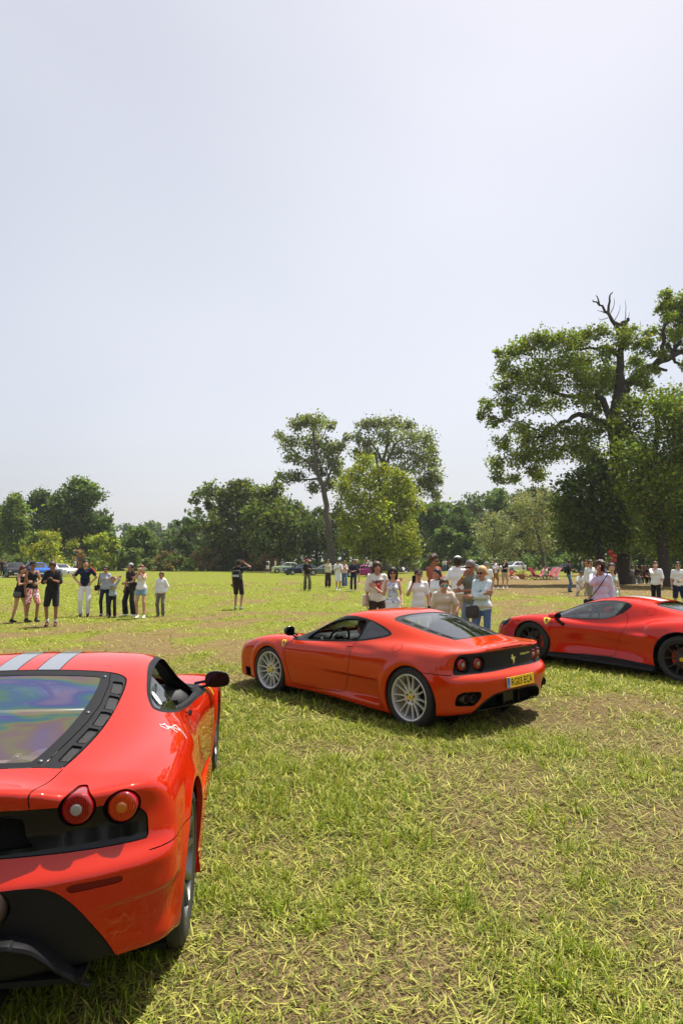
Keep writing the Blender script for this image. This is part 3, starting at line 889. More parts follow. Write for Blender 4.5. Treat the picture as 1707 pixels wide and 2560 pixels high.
def mirror_part(car, base, yl, dirs, m_body, m_arm, m_face, k_=1.):
    """door mirror on a two-rod arm; dirs: offset from base to housing centre (left side)"""
    for sg in (1, -1):
        b = Vector((base[0], base[1]*sg, base[2])); c = b+Vector((dirs[0], dirs[1]*sg, dirs[2]))
        mb = MB()
        for dz in (.018, -.018):
            mb.tube([b+Vector((0.02, -.02*sg, dz*1.2)), b.lerp(c, .5)+Vector((.01, 0, dz)), c+Vector((.02, -.03*sg, dz*.6))], .011, 8)
        o = mb.build('mirror_arm', m_arm, car)
        h = MB(); n = 20; V = []; F = []
        out = catmull([(-.085, -.055), (.02, -.062), (.10, -.045), (.115, .0), (.08, .05), (-.03, .062), (-.095, .04), (-.105, -.01)], True, 3)*np.array([k_, 1.]); k = len(out)
        rings = [(.0, .93), (.004, 1.), (.03, 1.0), (.065, .9), (.095, .68), (.112, .30)]
        for d, sc in rings:
            for u, v in out: V.append((c.x-.02+d, c.y+sg*(u*sc), c.z+v*sc+.01))
        for i in range(len(rings)-1):
            for j in range(k): F.append((i*k+j, i*k+(j+1) % k, (i+1)*k+(j+1) % k, (i+1)*k+j))
        F.append([(len(rings)-1)*k+j for j in range(k)])
        if sg > 0: F = [f[::-1] for f in F]
        h.add(V, F); ho = h.build('mirror_housing', m_body, car)
        g = MB(); g.add([(c.x-.0205, c.y+sg*u*.90, c.z+v*.90+.01) for u, v in out], [list(range(k)) if sg > 0 else list(range(k))[::-1]])
        g.build('mirror_glass', m_face, ho, False)
M_mirror = mat('mirror_glass', (.018, .026, .042), .03, 1.)

M_lensor = mat('lamp_orange_red', (.50, .045, .004), .10, coat=1., var=.5, vscale=45)
def tail_lamp(car, x, y, z, r, depth, m_c, collar=.012, name='tail_light', ax=(0, 0, 0), lens=None):
    """round lamp: red tube body, ribbed lens, clear or amber middle (axis -x)"""
    mx = Matrix.Translation((x, y, z)) @ Euler(ax).to_matrix().to_4x4()
    t = MB(); t.lathe([(r*.84, .004), (r*.97, .002), (r, -.008), (r*1.02, -.03), (r*1.03, -depth)], 36, 'x', Matrix.Diagonal((-1, 1, 1, 1)))
    V, F = t.arrays(); F = [f[::-1] for f in F]
    m = MB(); m.add(V, F, mx)
    o = m.build(name, M_lensred, car)
    l = MB(); n = 36
    # fluted lens: vertical ribs across the disc
    g = 26; V = []; F = []; ok = {}
    for i in range(g+1):
        for j in range(13):
            u = -1+2*i/g; hh = math.sqrt(max(0, 1-u*u)); v = (-1+2*j/12)*hh
            V.append((-.004-(.004 if i % 2 else 0)-.004*(1-u*u-v*v), u*r*.86, v*r*.86))
    for i in range(g):
        for j in range(12):
            F.append((i*13+j, i*13+j+1, (i+1)*13+j+1, (i+1)*13+j))
    l.add(V, F, mx); l.build('lens', lens or M_lensred, o, False)
    c = MB(); c.lathe([(0, .0165), (r*.28, .016), (r*.37, .0135), (r*.40, .004)], 24, 'x', mx @ Matrix.Diagonal((-1, 1, 1, 1)))
    V, F = c.arrays(); obj('inner_lens', V, [f[::-1] for f in F], m_c, o)
    return o
def set_pose(o, k):
    x, y, z, h, p = POSE[k]
    o.location = (x, y, z); o.rotation_euler = (0, R(p), R(h))
def build_car_b():
    car = thing('sports_car', 'orange-red sports coupe with yellow rear plate RG03 ECA and a driver at the open window', 'car')
    set_pose(car, 'b')
    S = Shell(spec_b(), .019)
    A = [(1.275, .285, .362), (-1.337, .31, .372)]
    for i, (cx, cz, r) in enumerate(A): S.cut('arch%d' % i, arch_field(cx, cz, r))
    side = lambda pts, y0, n=5: (lambda P: (lambda x, y, z: np.maximum(sd_poly(x, z, P), y0-y)))(catmull(pts, True, n))
    frame = side([(.885, .79), (.80, .862), (.60, .955), (.36, 1.045), (.13, 1.105), (-.10, 1.131), (-.31, 1.124), (-.50, 1.098), (-.65, 1.06), (-.765, 1.021), (-.85, .98), (-.86, .955), (-.74, .912), (-.387, .848), (.08, .806), (.56, .770), (.78, .762)], .56)
    opening = side([(.60, .785), (.59, .827), (.491, .897), (.345, .979), (.13, 1.056), (-.07, 1.094), (-.30, 1.098), (-.413, 1.087), (-.385, .97), (-.349, .858), (-.1, .838), (.3, .806)], .56)
    quarter = side([(-.462, 1.088), (-.608, 1.056), (-.743, 1.008), (-.815, .975), (-.80, .955), (-.651, .918), (-.45, .882), (-.40, .875), (-.43, .98)], .56)
    S.cut('frame', frame); S.cut('open', opening); S.cut('quarter', quarter)
    top = lambda pts, z0, n=5: (lambda P: (lambda x, y, z: np.maximum(sd_poly(x, y, P), z0-z)))(catmull(pts, True, n) if n else np.array(pts))
    S.cut('ws', top([(.98, -.3), (.98, 0), (.95, .3), (.86, .52), (.80, .60), (.74, .615), (.45, .575), (.14, .535), (.05, .50), (.06, .3), (.09, 0), (.09, -.3)], .80))
    S.cut('rwo', top([(-.70, -.3), (-.70, 0), (-.70, .30), (-.725, .50), (-.77, .565), (-.84, .572), (-1.04, .552), (-1.3, .512), (-1.50, .462), (-1.575, .435), (-1.595, .30), (-1.605, 0), (-1.605, -.3)], .8))
    S.cut('rwg', top([(-.73, -.3), (-.73, .0), (-.738, .25), (-.765, .385), (-.81, .43), (-1.06, .423), (-1.31, .393), (-1.51, .362), (-1.565, .30), (-1.58, 0), (-1.58, -.3)], .8))
    def slots(x, y, z):
        yc = np.interp(-x, [.72, .84, 1.04, 1.3, 1.57], [.48, .50, .487, .452, .40])
        ph = np.abs(((-x-.80)/.185) % 1-.5)*.185
        d = np.maximum(ph-.070, np.abs(y-yc)-.020)
        return np.maximum(np.maximum(d, np.maximum(-x-1.54, .80+x+0*x)), .8-z)
    S.cut('slots', slots)
    door = side([(.79, .77), (.90, .69), (.915, .555), (.872, .397), (.80, .235), (.74, .195), (.60, .189), (.2, .204), (-.10, .215), (-.19, .24), (-.235, .30), (-.25, .376), (-.325, .52), (-.345, .65), (-.35, .733), (-.357, .80), (-.37, .86), (-.2, .88), (.3, .84), (.65, .80)], .5)
    S.cut('door', door); S.cut('doorgap', gapf(door, .0038))
    c0 = np.array([-1.094, .875, .849])
    cap = lambda x, y, z: np.sqrt((x-c0[0])**2+(y-c0[1])**2+(z-c0[2])**2)-.066
    S.cut('cap', cap); S.cut('capgap', gapf(cap, .003))
    bump = lambda x, y, z: np.maximum(z-.63, x+1.45)
    S.cut('bumper', bump); S.cut('bumpgap', lambda x, y, z: np.maximum(np.abs(z-.63)-.0035, np.maximum(x+1.45, -x-1.86)))
    tail = lambda pts, n=5: (lambda P: (lambda x, y, z: np.maximum(sd_poly(y, z, P), x+1.62)))(catmull(pts, True, n) if n else np.array(pts))
    S.cut('panel', tail([(-.3, .858), (.0, .858), (.40, .847), (.70, .838), (.775, .822), (.815, .76), (.838, .66), (.842, .634), (.80, .632), (.43, .639), (0, .650), (-.3, .650)]))
    lamps = [(.73, .729), (.538, .731)]
    for i, (ly, lz) in enumerate(lamps): S.cut('lamp%d' % i, lambda x, y, z, a=ly, b=lz: np.maximum(np.hypot(y-a, z-b)-.083, x+1.62))
    exh = tail(rounded([(.862, .315), (.858, .43), (.80, .462), (.60, .457), (.582, .395), (.65, .303)], .04), 0)
    S.cut('exh', exh)
    dif = tail(rounded([(-.3, .423), (.16, .423), (.41, .40), (.535, .335), (.64, .225), (.66, .10), (-.3, .10)], .05), 0)
    S.cut('dif', dif); S.cut('diftrim', lambda x, y, z: dif(x, y, z)-.016)
    S.cut('brake3', lambda x, y, z: np.maximum(sd_box2(y, z, 0, .873, .20, .009, .006), x+1.9))
    S.cut('lid_', lambda x, y, z: np.maximum(np.maximum(y-np.interp(-x, [1.5, 1.99, 2.1], [.462, .418, .41]), x+1.565), .835-z))
    S.cut('lid', lambda x, y, z: np.maximum(np.maximum(np.abs(y-np.interp(-x, [1.5, 1.99, 2.1], [.462, .418, .41]))-.0035, x+1.565), .835-z))
    S.cut('intake', lambda x, y, z: np.maximum(sd_box2(x, z, 1.81, .235, .066, .062, .02), .7-y))
    S.cut('head', top([(2.13, .56), (1.92, .68), (1.74, .78), (1.70, .83), (1.76, .862), (1.93, .85), (2.08, .77), (2.15, .65)], .52))
    S.gap('hoodgap', (top([(1.02, -.3), (1.02, 0), (.99, .32), (.92, .56), (.96, .62), (1.4, .56), (1.8, .52), (2.12, .46), (2.2, .3), (2.22, 0), (2.22, -.3)], .5)), .003)
    S.finish([('hole_arch', ['+arch0']), ('hole_arch', ['+arch1']), ('hole', ['+open']), ('quarter', ['+quarter']), ('frame', ['+frame']), ('windscreen', ['+ws']),
              ('slot', ['+slots', '+rwo', '-rwg']), ('rear_window', ['+rwg']), ('rear_surround', ['+rwo']), ('hole', ['+lamp0']), ('hole', ['+lamp1']), ('hole', ['+exh']), ('hole', ['+dif']), ('diftrim', ['+diftrim']),
              ('hole', ['+intake']), ('gap', ['+doorgap']), ('gap', ['+capgap']), ('gap', ['+bumpgap']), ('brake3', ['+brake3']), ('gap', ['+lid']), ('headlight', ['+head']), ('gap', ['+hoodgap']), ('panel', ['+panel']),
              ('door', ['+door']), ('fuel', ['+cap']), ('bumper', ['+bumper'])])
    S.emit('body', 'body', M_redB, car); S.emit('door', 'door', M_redB, car, sides=True); S.emit('bumper', 'rear_bumper', M_redB, car)
    S.emit('frame', 'window_frame', M_black, car, .001, sides=True); S.emit('quarter', 'quarter_window', M_dkglass, car, .003, sides=True)
    S.emit('windscreen', 'windscreen', M_glass, car, .002); S.emit('rear_window', 'rear_window', M_glass, car, .003); S.emit('rear_surround', 'rear_window_surround', M_black, car, .001)
    S.emit('slot', 'vent_slots', M_dark, car, .0012); S.emit('gap', 'panel_gaps', M_dark, car, .006); S.emit('panel', 'tail_panel', M_carbon, car, .004)
    S.emit('diftrim', 'diffuser_surround', M_gloss, car, -.004); S.emit('fuel', 'fuel_flap', M_redB, car, 0., sides=False); S.emit('brake3', 'brake_light', M_lensdk, car, .004)
    S.emit('headlight', 'headlight', M_glass, car, .0, sides=True)
    arches(S, car, A, M_redB)
    notgone = ~np.isin(S.reg, ['hole', 'hole_arch'])
    fwd = lambda d: (lambda P: np.stack([np.full(len(P), d), 0*P[:, 0], 0*P[:, 0]], 1))
    dsel = lambda fn: (lambda V: np.abs(fn(V[:, 0], V[:, 1], V[:, 2])) < .005)
    S.strip(notgone, dsel(exh), fwd(.12), 'exhaust_recess', M_black, car)
    S.strip(notgone, dsel(dif), fwd(.14), 'diffuser_recess', M_black, car)
    S.strip(notgone, dsel(opening), lambda P: np.stack([0*P[:, 0], np.full(len(P), -.035), 0*P[:, 0]], 1), 'window_reveal', M_black, car)
    ik_ = lambda x, y, z: np.maximum(sd_box2(x, z, 1.81, .235, .066, .062, .02), .7-y)
    S.strip(notgone, dsel(ik_), lambda P: np.stack([0*P[:, 0], np.full(len(P), -.10), 0*P[:, 0]], 1), 'bumper_intake', M_dark, car)
    b = MB()
    for sg in (1, -1):
        b.box((-1.86, sg*.70, .38), (.01, .13, .09)); b.box((1.81, sg*.76, .235), (.085, .01, .075))
        b.box((1.90, sg*.72, .56), (.12, .08, .02))
    b.box((-1.90, 0, .33), (.01, .50, .10)); b.build('cavity_backs', M_dark, car, False)
    # lamp wells and lamps
    for sg in (1, -1):
        for (ly, lz), cv in zip(lamps, (.124, .066)):
            xs = -2.0235+.2335*ly*ly
            w = MB(); n = 28; V = []; F = []
            for r_, d in ((.083, 0.), (.080, .022), (.066, .045), (.0, .05)):
                for k in range(n):
                    a = 2*math.pi*k/n; yy = ly+r_*math.cos(a); zz = lz+r_*math.sin(a)
                    V.append((-2.026+.2335*yy*yy+d+(.0015 if d == 0 else 0) if d < .03 else xs+d, sg*yy, zz))
            for i in range(3):
                for k in range(n): F.append((i*n+k, i*n+(k+1) % n, (i+1)*n+(k+1) % n, (i+1)*n+k))
            w.add(V, F if sg < 0 else [f[::-1] for f in F]); w.build('lamp_well', M_carbon, car)
            tail_lamp(car, xs+.006, sg*(ly+.004), lz, .060, .05, M_lenswht)
    # twin tail pipes each side
    e = MB()
    for sg in (1, -1):
        for y in (.665, .765):
            p = Matrix.Translation((-1.98 if y < .7 else -1.955, sg*y, .385))
            e.lathe([(.046, .12), (.046, .0), (.044, -.006), (.038, -.006), (.036, .0), (.036, .10)], 24, 'x', p @ Matrix.Diagonal((1, 1, 1, 1)))
            e.disc(.037, .06, 20, 'x', mtx=p)
    V, F = e.arrays(); me = mk_mesh('tail_pipes', V, F, M_brown); link('tail_pipes', me, car)
    # diffuser: floor, lip and fins
    d = MB()
    d.box((-1.93, 0, .236), (.06, .50, .004))
    for y in (-.145, .145): d.box((-1.955, y, .315), (.05, .007, .09))
    d.tube([(-2.022+.22*y*y, y, .242) for y in np.linspace(-.57, .57, 15)], .009, 6)
    d.box((-1.965, 0, .325), (.006, .135, .075), Matrix.Identity(4)); d.build('diffuser', M_gloss, car, False)
    # plate
    P = MB(); P.box((0, 0, 0), (.005, .262, .056)); m4 = Matrix.Translation((-2.128, 0, .513)) @ Matrix.Rotation(R(4), 4, 'Y')
    pl = P.build('number_plate', M_plate, car, False); pl.matrix_local = m4
    q = MB(); q.box((-.0055, .236, 0), (.001, .025, .054)); q.build('plate_strip', M_plateblue, pl, False)
    V, T = text_tris('GB', .03, 0, .0004); obj('plate_country', np.stack([np.full(len(V), -.0068), .236-V[:, 0], V[:, 1]-.035], 1), T, M_yellow, pl, smooth=False)
    V, T = text_tris('RG03 ECA', .1, 0, .0016)
    sx = .415/(V[:, 0].max()-V[:, 0].min()); sy = .079/(V[:, 1].max()-V[:, 1].min())
    obj('plate_text', np.stack([np.full(len(V), -.0058), -.022-(V[:, 0]-(V[:, 0].max()+V[:, 0].min())/2)*sx, (V[:, 1]-(V[:, 1].max()+V[:, 1].min())/2)*sy], 1), T, M_gloss, pl, smooth=False)
    # emblems
    for sg in (1, -1): shield_mesh(S, car, (.968, sg*.90, .715), (-sg, 0, 0), (0, -.28*sg, 1), .052)
    hv = np.array([(-u, w) for u, w in HORSE]) if False else np.array(HORSE)
    print_on(S, car, hv, tri_fill(hv), (-2.03, 0, .735), (0, -1, 0), (0, 0, 1), .062, M_chrome, 'horse_emblem', .004)
    V, T = text_tris('Challenge Stradale', .034, 0, .0008); V = V[:, :2]
    print_on(S, car, V, T, (-2.02, -.275, .775), (0, -1, 0), (0, 0, 1), 1., M_chrome, 'tail_lettering', .006, .05)
    V, T = text_tris('Ferrari', .062, 0, .001); V = V[:, :2]
    print_on(S, car, V, T, (-1.73, -.09, .915), (0, -1, 0), (1, 0, .2), 1., M_chrome, 'lid_lettering', .003, .05)
    # mirrors, handle
    mirror_part(car, (.80, .80, .80), 0, (.02, .11, .075), M_gloss, M_gloss, M_mirror, .62)
    h = MB()
    for sg in (1, -1):
        h.box((-.285, sg*.856, .790), (.05, .012, .010), bev=.008)
    h.build('door_handle', M_redB, car)
    cabin(car, .36)
    lining(S, car, ['windscreen', 'quarter', 'rear_window', 'headlight', 'slot'])
    for x, W_, (cx, cz, r) in ((1.30, .235, A[0]), (-1.30, .285, A[1])):
        for sg in (1, -1):
            Rt = .322 if x > 0 else .340
            make_wheel(car, (x if x > 0 else -1.305, sg*((.925 if x > 0 else .945)-W_/2-.018), Rt-.012), sg, Rt, W_, .248, M_silver, M_caly, 'mesh14', rot=.2 if x > 0 else .05, steer=0.06 if x > 0 else 0.)
    return car, S
def build_car_a():
    car = thing('sports_car', 'red sports coupe with two grey roof stripes and shimmering engine window, tail towards the viewer', 'car')
    set_pose(car, 'a')
    S = Shell(spec_a(), .0155)
    A = [(1.28, .30, .362), (-1.32, .335, .378)]
    for i, (cx, cz, r) in enumerate(A): S.cut('arch%d' % i, arch_field(cx, cz, r))
    side = lambda pts, y0, n=5: (lambda P: (lambda x, y, z: np.maximum(sd_poly(x, z, P), y0-y)))(catmull(pts, True, n))
    frame = side([(.90, .79), (.80, .855), (.60, .945), (.36, 1.04), (.13, 1.105), (-.12, 1.142), (-.38, 1.142), (-.56, 1.118), (-.71, 1.078), (-.84, 1.03), (-.92, .985), (-.93, .962), (-.86, .932), (-.66, .893), (-.35, .85), (.08, .798), (.5, .764), (.80, .755)], .55)
    opening = side([(.68, .782), (.62, .86), (.49, .925), (.31, 1.01), (.10, 1.082), (-.11, 1.122), (-.34, 1.126), (-.53, 1.104), (-.68, 1.068), (-.80, 1.025), (-.885, .985), (-.89, .965), (-.82, .940), (-.63, .903), (-.33, .865), (.1, .815), (.45, .783)], .55)
    S.cut('frame', frame); S.cut('open', opening)
    pane = lambda x, y, z: x-np.interp(z, [.88, .97, 1.05, 1.12], [-.515, -.555, -.598, -.60])
    S.cut('pane', pane)
    top = lambda pts, z0, n=5: (lambda P: (lambda x, y, z: np.maximum(sd_poly(x, y, P), z0-z)))(catmull(pts, True, n) if n else np.array(pts))
    S.cut('ws', top([(.98, -.3), (.98, 0), (.95, .3), (.86, .52), (.80, .60), (.74, .615), (.45, .565), (.14, .515), (.05, .48), (.06, .3), (.09, 0), (.09, -.3)], .80))
    rwo = top([(-.712, -.4), (-.712, 0), (-.712, .25), (-.716, .40), (-.735, .485), (-.765, .53), (-.81, .55), (-.95, .562), (-1.18, .563), (-1.39, .55), (-1.595, .523), (-1.74, .497), (-1.77, .485), (-1.775, .42), (-1.788, .26), (-1.795, 0), (-1.795, -.4)], .8)
    S.cut('rwo', rwo)
    yin = lambda x: np.interp(-x, [.70, .733, .894, 1.134, 1.33, 1.584, 1.775], [.448, .45, .478, .491, .476, .437, .41])
    S.cut('strip', lambda x, y, z: yin(x)-y)
    S.cut('stripline', lambda x, y, z: np.abs(yin(x)-y)-.0025)
    S.cut('rwg', top([(-.79, -.4), (-.79, 0), (-.793, .25), (-.795, .385), (-.81, .41), (-.84, .419), (-.977, .432), (-1.187, .431), (-1.431, .409), (-1.631, .379), (-1.70, .366), (-1.728, .345), (-1.736, .24), (-1.742, 0), (-1.742, -.4)], .8))
    S.cut('edge', lambda x, y, z: np.abs(rwo(x, y, z))-.004)
    def cells(x, y, z):
        lo, hi = .83, 1.725; n = 5
        t = ((-x)-lo)/(hi-lo)
        ph = np.abs((t*n) % 1-.5)*(hi-lo)/n
        d = np.maximum(ph-.074, np.abs(y-(yin(x)+.045+.012*t))-.027+.006*t)
        return np.maximum(np.maximum(d, np.maximum(-t, t-1)), .8-z)
    S.cut('cells', cells)
    for i, (y0, y1) in enumerate(((.052, .172),)):
        S.cut('stripe', lambda x, y, z: np.maximum(np.maximum(np.abs(y-.112)-.060, .80-z), np.maximum(x-2.2, -x-.712)))
        S.cut('stripeedge', lambda x, y, z: np.maximum(np.maximum(np.abs(np.abs(y-.112)-.0605)-.0028, .80-z), np.maximum(x-2.2, -x-.712)))
    door = side([(.79, .77), (.90, .69), (.915, .555), (.872, .397), (.78, .27), (.6, .235), (.2, .225), (-.02, .25), (-.10, .33), (-.16, .45), (-.19, .58), (-.20, .70), (-.30, .80), (-.45, .85), (-.50, .90), (-.2, .90), (.3, .84), (.65, .80)], .5)
    S.cut('door', door); S.cut('doorgap', gapf(door, .0035))
    S.cut('bumper', lambda x, y, z: np.maximum(z-.628, x+1.45))
    S.cut('bumpgap', lambda x, y, z: np.maximum(np.abs(z-.628)-.0018, np.maximum(x+1.45, -x-1.895)))
    tail = lambda pts, n=5: (lambda P: (lambda x, y, z: np.maximum(sd_poly(y, z, P), x+1.70)))(catmull(pts, True, n) if n else np.array(pts))
    panel = tail(rounded([(-.4, .843), (.35, .843), (.42, .838), (.53, .832), (.66, .811), (.69, .814), (.80, .792), (.838, .745), (.846, .664), (.69, .669), (.52, .675), (.36, .680), (-.4, .685)], .012, 4), 0)
    S.cut('panel', panel); S.cut('paneledge', gapf(panel, .002))
    S.cut('grille', tail(rounded([(-.4, .818), (.38, .816), (.425, .806), (.437, .735), (.475, .705), (.30, .702), (-.4, .705)], .02), 0))
    S.cut('pillar', lambda x, y, z: np.maximum(np.maximum(sd_poly(y, z, np.array([(.846, .775), (.852, .775), (.862, .62), (.855, .62)])), x+1.7), -x-2))
    lamps = [(.602, .818, -1.966), (.752, .798, -1.904)]
    for i, (ly, lz, lx) in enumerate(lamps): S.cut('lamp%d' % i, lambda x, y, z, a=ly, b=lz, c=lx: np.maximum(np.hypot(y-a, z-b)-.0640, x-c-.085))
    lidy = lambda x: np.interp(-x, [1.74, 1.886, 2.03, 2.1], [.50, .481, .447, .426])
    S.cut('lid_', lambda x, y, z: np.maximum(np.maximum(y-lidy(x), x+1.772), .84-z))
    S.cut('lid', lambda x, y, z: np.maximum(np.maximum(np.abs(y-lidy(x))-.0022, x+1.772), .84-z))
    S.cut('refl', tail(rounded([(.59, .572), (.61, .583), (.765, .577), (.778, .567), (.77, .553), (.605, .553)], .012), 0))
    dif = tail(catmull([(-.4, .598), (0, .598), (.38, .596), (.47, .593), (.53, .581), (.58, .548), (.645, .477), (.71, .369), (.757, .268), (.765, .20), (.4, .17), (-.4, .17)], True, 4), 0)
    S.cut('dif', dif); S.cut('difedge', gapf(dif, .0016))
    S.cut('exh', tail(np.array([(.335+.088*math.cos(a), .535+.07*math.sin(a)) for a in np.linspace(0, 2*math.pi, 24, endpoint=False)]), 0))
    S.cut('head', top([(2.13, .56), (1.92, .68), (1.74, .78), (1.70, .83), (1.76, .862), (1.93, .85), (2.08, .77), (2.15, .65)], .52))
    S.finish([('hole_arch', ['+arch0']), ('hole_arch', ['+arch1']), ('pane', ['+open', '+pane']), ('hole', ['+open']), ('frame', ['+frame']), ('windscreen', ['+ws']),
              ('rear_window', ['+rwg']), ('gap', ['+stripline', '+rwo']), ('cell', ['+cells', '+rwo', '+strip']), ('gap', ['+edge']), ('vent', ['+rwo', '+strip']), ('rear_surround', ['+rwo']),
              ('hole', ['+lamp0']), ('hole', ['+lamp1']), ('gap', ['+lid']), ('gap', ['+bumpgap']), ('gap', ['+doorgap']), ('hole', ['+exh']), ('gap', ['+difedge']), ('diffuser', ['+dif']), ('reflector', ['+refl']),
              ('gap', ['+paneledge']), ('grille', ['+panel', '+grille']), ('panel', ['+panel']), ('headlight', ['+head']), ('gap', ['+stripeedge']), ('stripe', ['+stripe']), ('door', ['+door']), ('bumper', ['+bumper'])])
    S.emit('body', 'body', M_redA, car); S.emit('door', 'door', M_redA, car, sides=True); S.emit('bumper', 'rear_bumper', M_redA, car)
    S.emit('frame', 'window_frame', M_black, car, .001, sides=True); S.emit('pane', 'side_window', glass_mat('side_glass', (.75, .85, .80), .10, .5), car, .004, sides=True)
    S.emit('windscreen', 'windscreen', M_glass, car, .002); S.emit('rear_window', 'engine_window', iris_mat(), car, .003); S.emit('rear_surround', 'engine_window_surround', M_black, car, .001)
    S.emit('vent', 'vent_strip', M_black, car, .002, sides=True); S.emit('cell', 'vent_cells', mat('vent_mesh', (.012, .012, .012), .6, bump=.8, bscale=160), car, .011)
    S.emit('gap', 'panel_gaps', M_dark, car, .005); S.emit('panel', 'tail_panel', M_gloss, car, .004); S.emit('grille', 'tail_grille', M_dark, car, .025)
    S.emit('diffuser', 'rear_diffuser', M_carbon, car, .006); S.emit('reflector', 'rear_reflector', M_lensdk, car, .003, sides=True)
    S.emit('stripe', 'roof_stripe', M_stripe, car, -.0005, sides=True); S.emit('headlight', 'headlight', M_glass, car, 0., sides=True)
    arches(S, car, A, M_redA)
    notgone = ~np.isin(S.reg, ['hole', 'hole_arch'])
    dsel = lambda fn: (lambda V: np.abs(fn(V[:, 0], V[:, 1], V[:, 2])) < .005)
    S.strip(notgone, dsel(opening), lambda P: np.stack([0*P[:, 0], np.full(len(P), -.04), 0*P[:, 0]], 1), 'window_reveal', M_black, car)
    for ly, lz, lx in lamps:
        S.strip(notgone, dsel(lambda x, y, z, a=ly, b=lz, c=lx: np.maximum(np.hypot(y-a, z-b)-.0640, x-c-.085)), lambda P: np.stack([np.full(len(P), .06), 0*P[:, 0], 0*P[:, 0]], 1), 'lamp_well', M_black, car)
    # grille surround depth: strips round grille and vent cells
    cellm = np.isin(S.reg, ['vent'])
    S.strip(cellm, dsel(cells), lambda P: np.tile(np.array([[0., 0, -.011]]), (len(P), 1)), 'vent_ribs', M_black, car)
    S.strip(np.isin(S.reg, ['panel']), dsel(tail(rounded([(-.4, .818), (.38, .816), (.425, .806), (.437, .735), (.475, .705), (.30, .702), (-.4, .705)], .02), 0)), lambda P: np.stack([np.full(len(P), .03), 0*P[:, 0], 0*P[:, 0]], 1), 'grille_edge', M_gloss, car)
    for sg in (1, -1):
        for i, (ly, lz, lx) in enumerate(lamps):
            tail_lamp(car, lx-.004, sg*ly, lz, .0560, .12, M_lenswht if i == 0 else M_lensamb, lens=None if i == 0 else M_lensor)
    e = MB(); 
    for sg in (1, -1):
        p = Matrix.Translation((-2.13, sg*.335, .535))
        e.lathe([(.080, .16), (.078, .0), (.073, -.010), (.062, -.008), (.058, .02), (.056, .16)], 32, 'x', p); e.disc(.057, .10, 24, 'x', mtx=p)
    V, F = e.arrays(); link('tail_pipes', mk_mesh('tail_pipes', V, F, M_brown), car)
    # diffuser blade and strakes
    d = MB(); bl = [(-2.15, .0, .445), (-2.15, .39, .441), (-2.135, .455, .428), (-2.11, .517, .393), (-2.065, .612, .288), (-2.01, .675, .215)]
    C = catmull(bl, False, 5)
    prof = [(.01, .010), (-.012, .006), (-.016, -.006), (-.004, -.024), (.05, -.035), (.08, .0)]
    for sg in (1, -1):
        V = []; F = []; k = len(prof)
        for i, p in enumerate(C):
            fade = 1 if i < len(C)*.6 else 1-.75*(i-len(C)*.6)/(len(C)*.4)
            for u, w in prof: V.append((p[0]+u*fade, sg*p[1], p[2]+w*fade))
        for i in range(len(C)-1):
            for j in range(k): F.append((i*k+j, (i+1)*k+j, (i+1)*k+(j+1) % k, i*k+(j+1) % k))
        F.append([(len(C)-1)*k+j for j in range(k)])
        d.add(V, F if sg > 0 else [f[::-1] for f in F])
    o = d.build('diffuser_blade', M_carbon, car, auto=40)
    s = MB()
    for y in (-.32, -.1, .1, .32): s.box((-1.93, y, .19), (.15, .006, .11))
    s.box((-1.75, 0, .26), (.30, .66, .01)); s.build('diffuser_strakes', M_black, car, False)
    # screws on the surround
    q = MB()
    for x, y, z in ((-.796, .434, 1.118), (-1.238, .456, 1.019), (-1.722, .392, .929)):
        for sg in (1, -1):
            Pn = project(S.f, np.array([[x, sg*y, z]]), 4); n = unit(grad(S.f, Pn))[0]; P0 = Pn[0]+n*.001
            mx = Matrix.Translation(Vector(P0)) @ Vector(n).to_track_quat('Z', 'Y').to_matrix().to_4x4()
            q.lathe([(.0, .006), (.006, .0055), (.010, .003), (.012, 0)], 14, 'z', mx)
    V, F = q.arrays(); link('surround_screws', mk_mesh('surround_screws', V, [f for f in F], M_steel), car)
    # engine bay
    b = MB(); b.box((-1.22, 0, .52), (.58, .62, .01)); b.box((-1.80, 0, .66), (.01, .60, .14)); 
    for sg in (1, -1): b.box((-1.22, sg*.585, .68), (.58, .01, .16))
    b.build('engine_bay', M_trim, car, False)
    M_alu = mat('engine_alloy', (.42, .40, .38), .4, .8, bump=.3, bscale=60)
    g = MB(); g.box((-1.30, 0, .64), (.34, .26, .10), bev=.05)
    for sg in (1, -1):
        for t in np.linspace(-.28, .22, 5): g.lathe([(.10, -.05), (.115, -.04), (.115, .0), (.10, .01)], 20, 'x', Matrix.Translation((-1.36+t, sg*.24, .72)))
    g.build('engine', M_alu, car, auto=35)
    r = MB()
    for sg in (1, -1):
        mx = Matrix.Translation((-1.56, sg*.27, .78))
        r.lathe([(.10, -.03), (.125, -.03), (.125, .03), (.10, .03)], 28, 'x', mx)
        for a in np.linspace(0, 2*math.pi, 10)[:-1]: r.box((0, .125*math.cos(a), .125*math.sin(a)), (.028, .014, .014), mx, bev=.004)
        r.sphere((-1.58, sg*.27, .76), .10, 16, 8)
    r.build('intake_plenum', mat('plenum_violet_grey', (.30, .25, .30), .35, .6), car, auto=40)
    t = MB(); t.box((-1.02, 0, .985), (.022, .52, .012), bev=.008); t.box((-1.50, 0, .865), (.022, .48, .012), bev=.008)
    t.build('strut_bar', mat('bar_pale', (.55, .42, .40), .35, .3), car)
    c = MB(); c.sphere((-1.12, .12, .86), .035, 14, 8, (1, 1, .5)); c.build('oil_cap', M_yellow, car)
    # grille wordless mesh, shield on right front wing, autograph on the haunch
    for sg in (1, -1): shield_mesh(S, car, (.968, sg*.90, .735), (-sg, 0, 0), (0, -.28*sg, 1), .05)
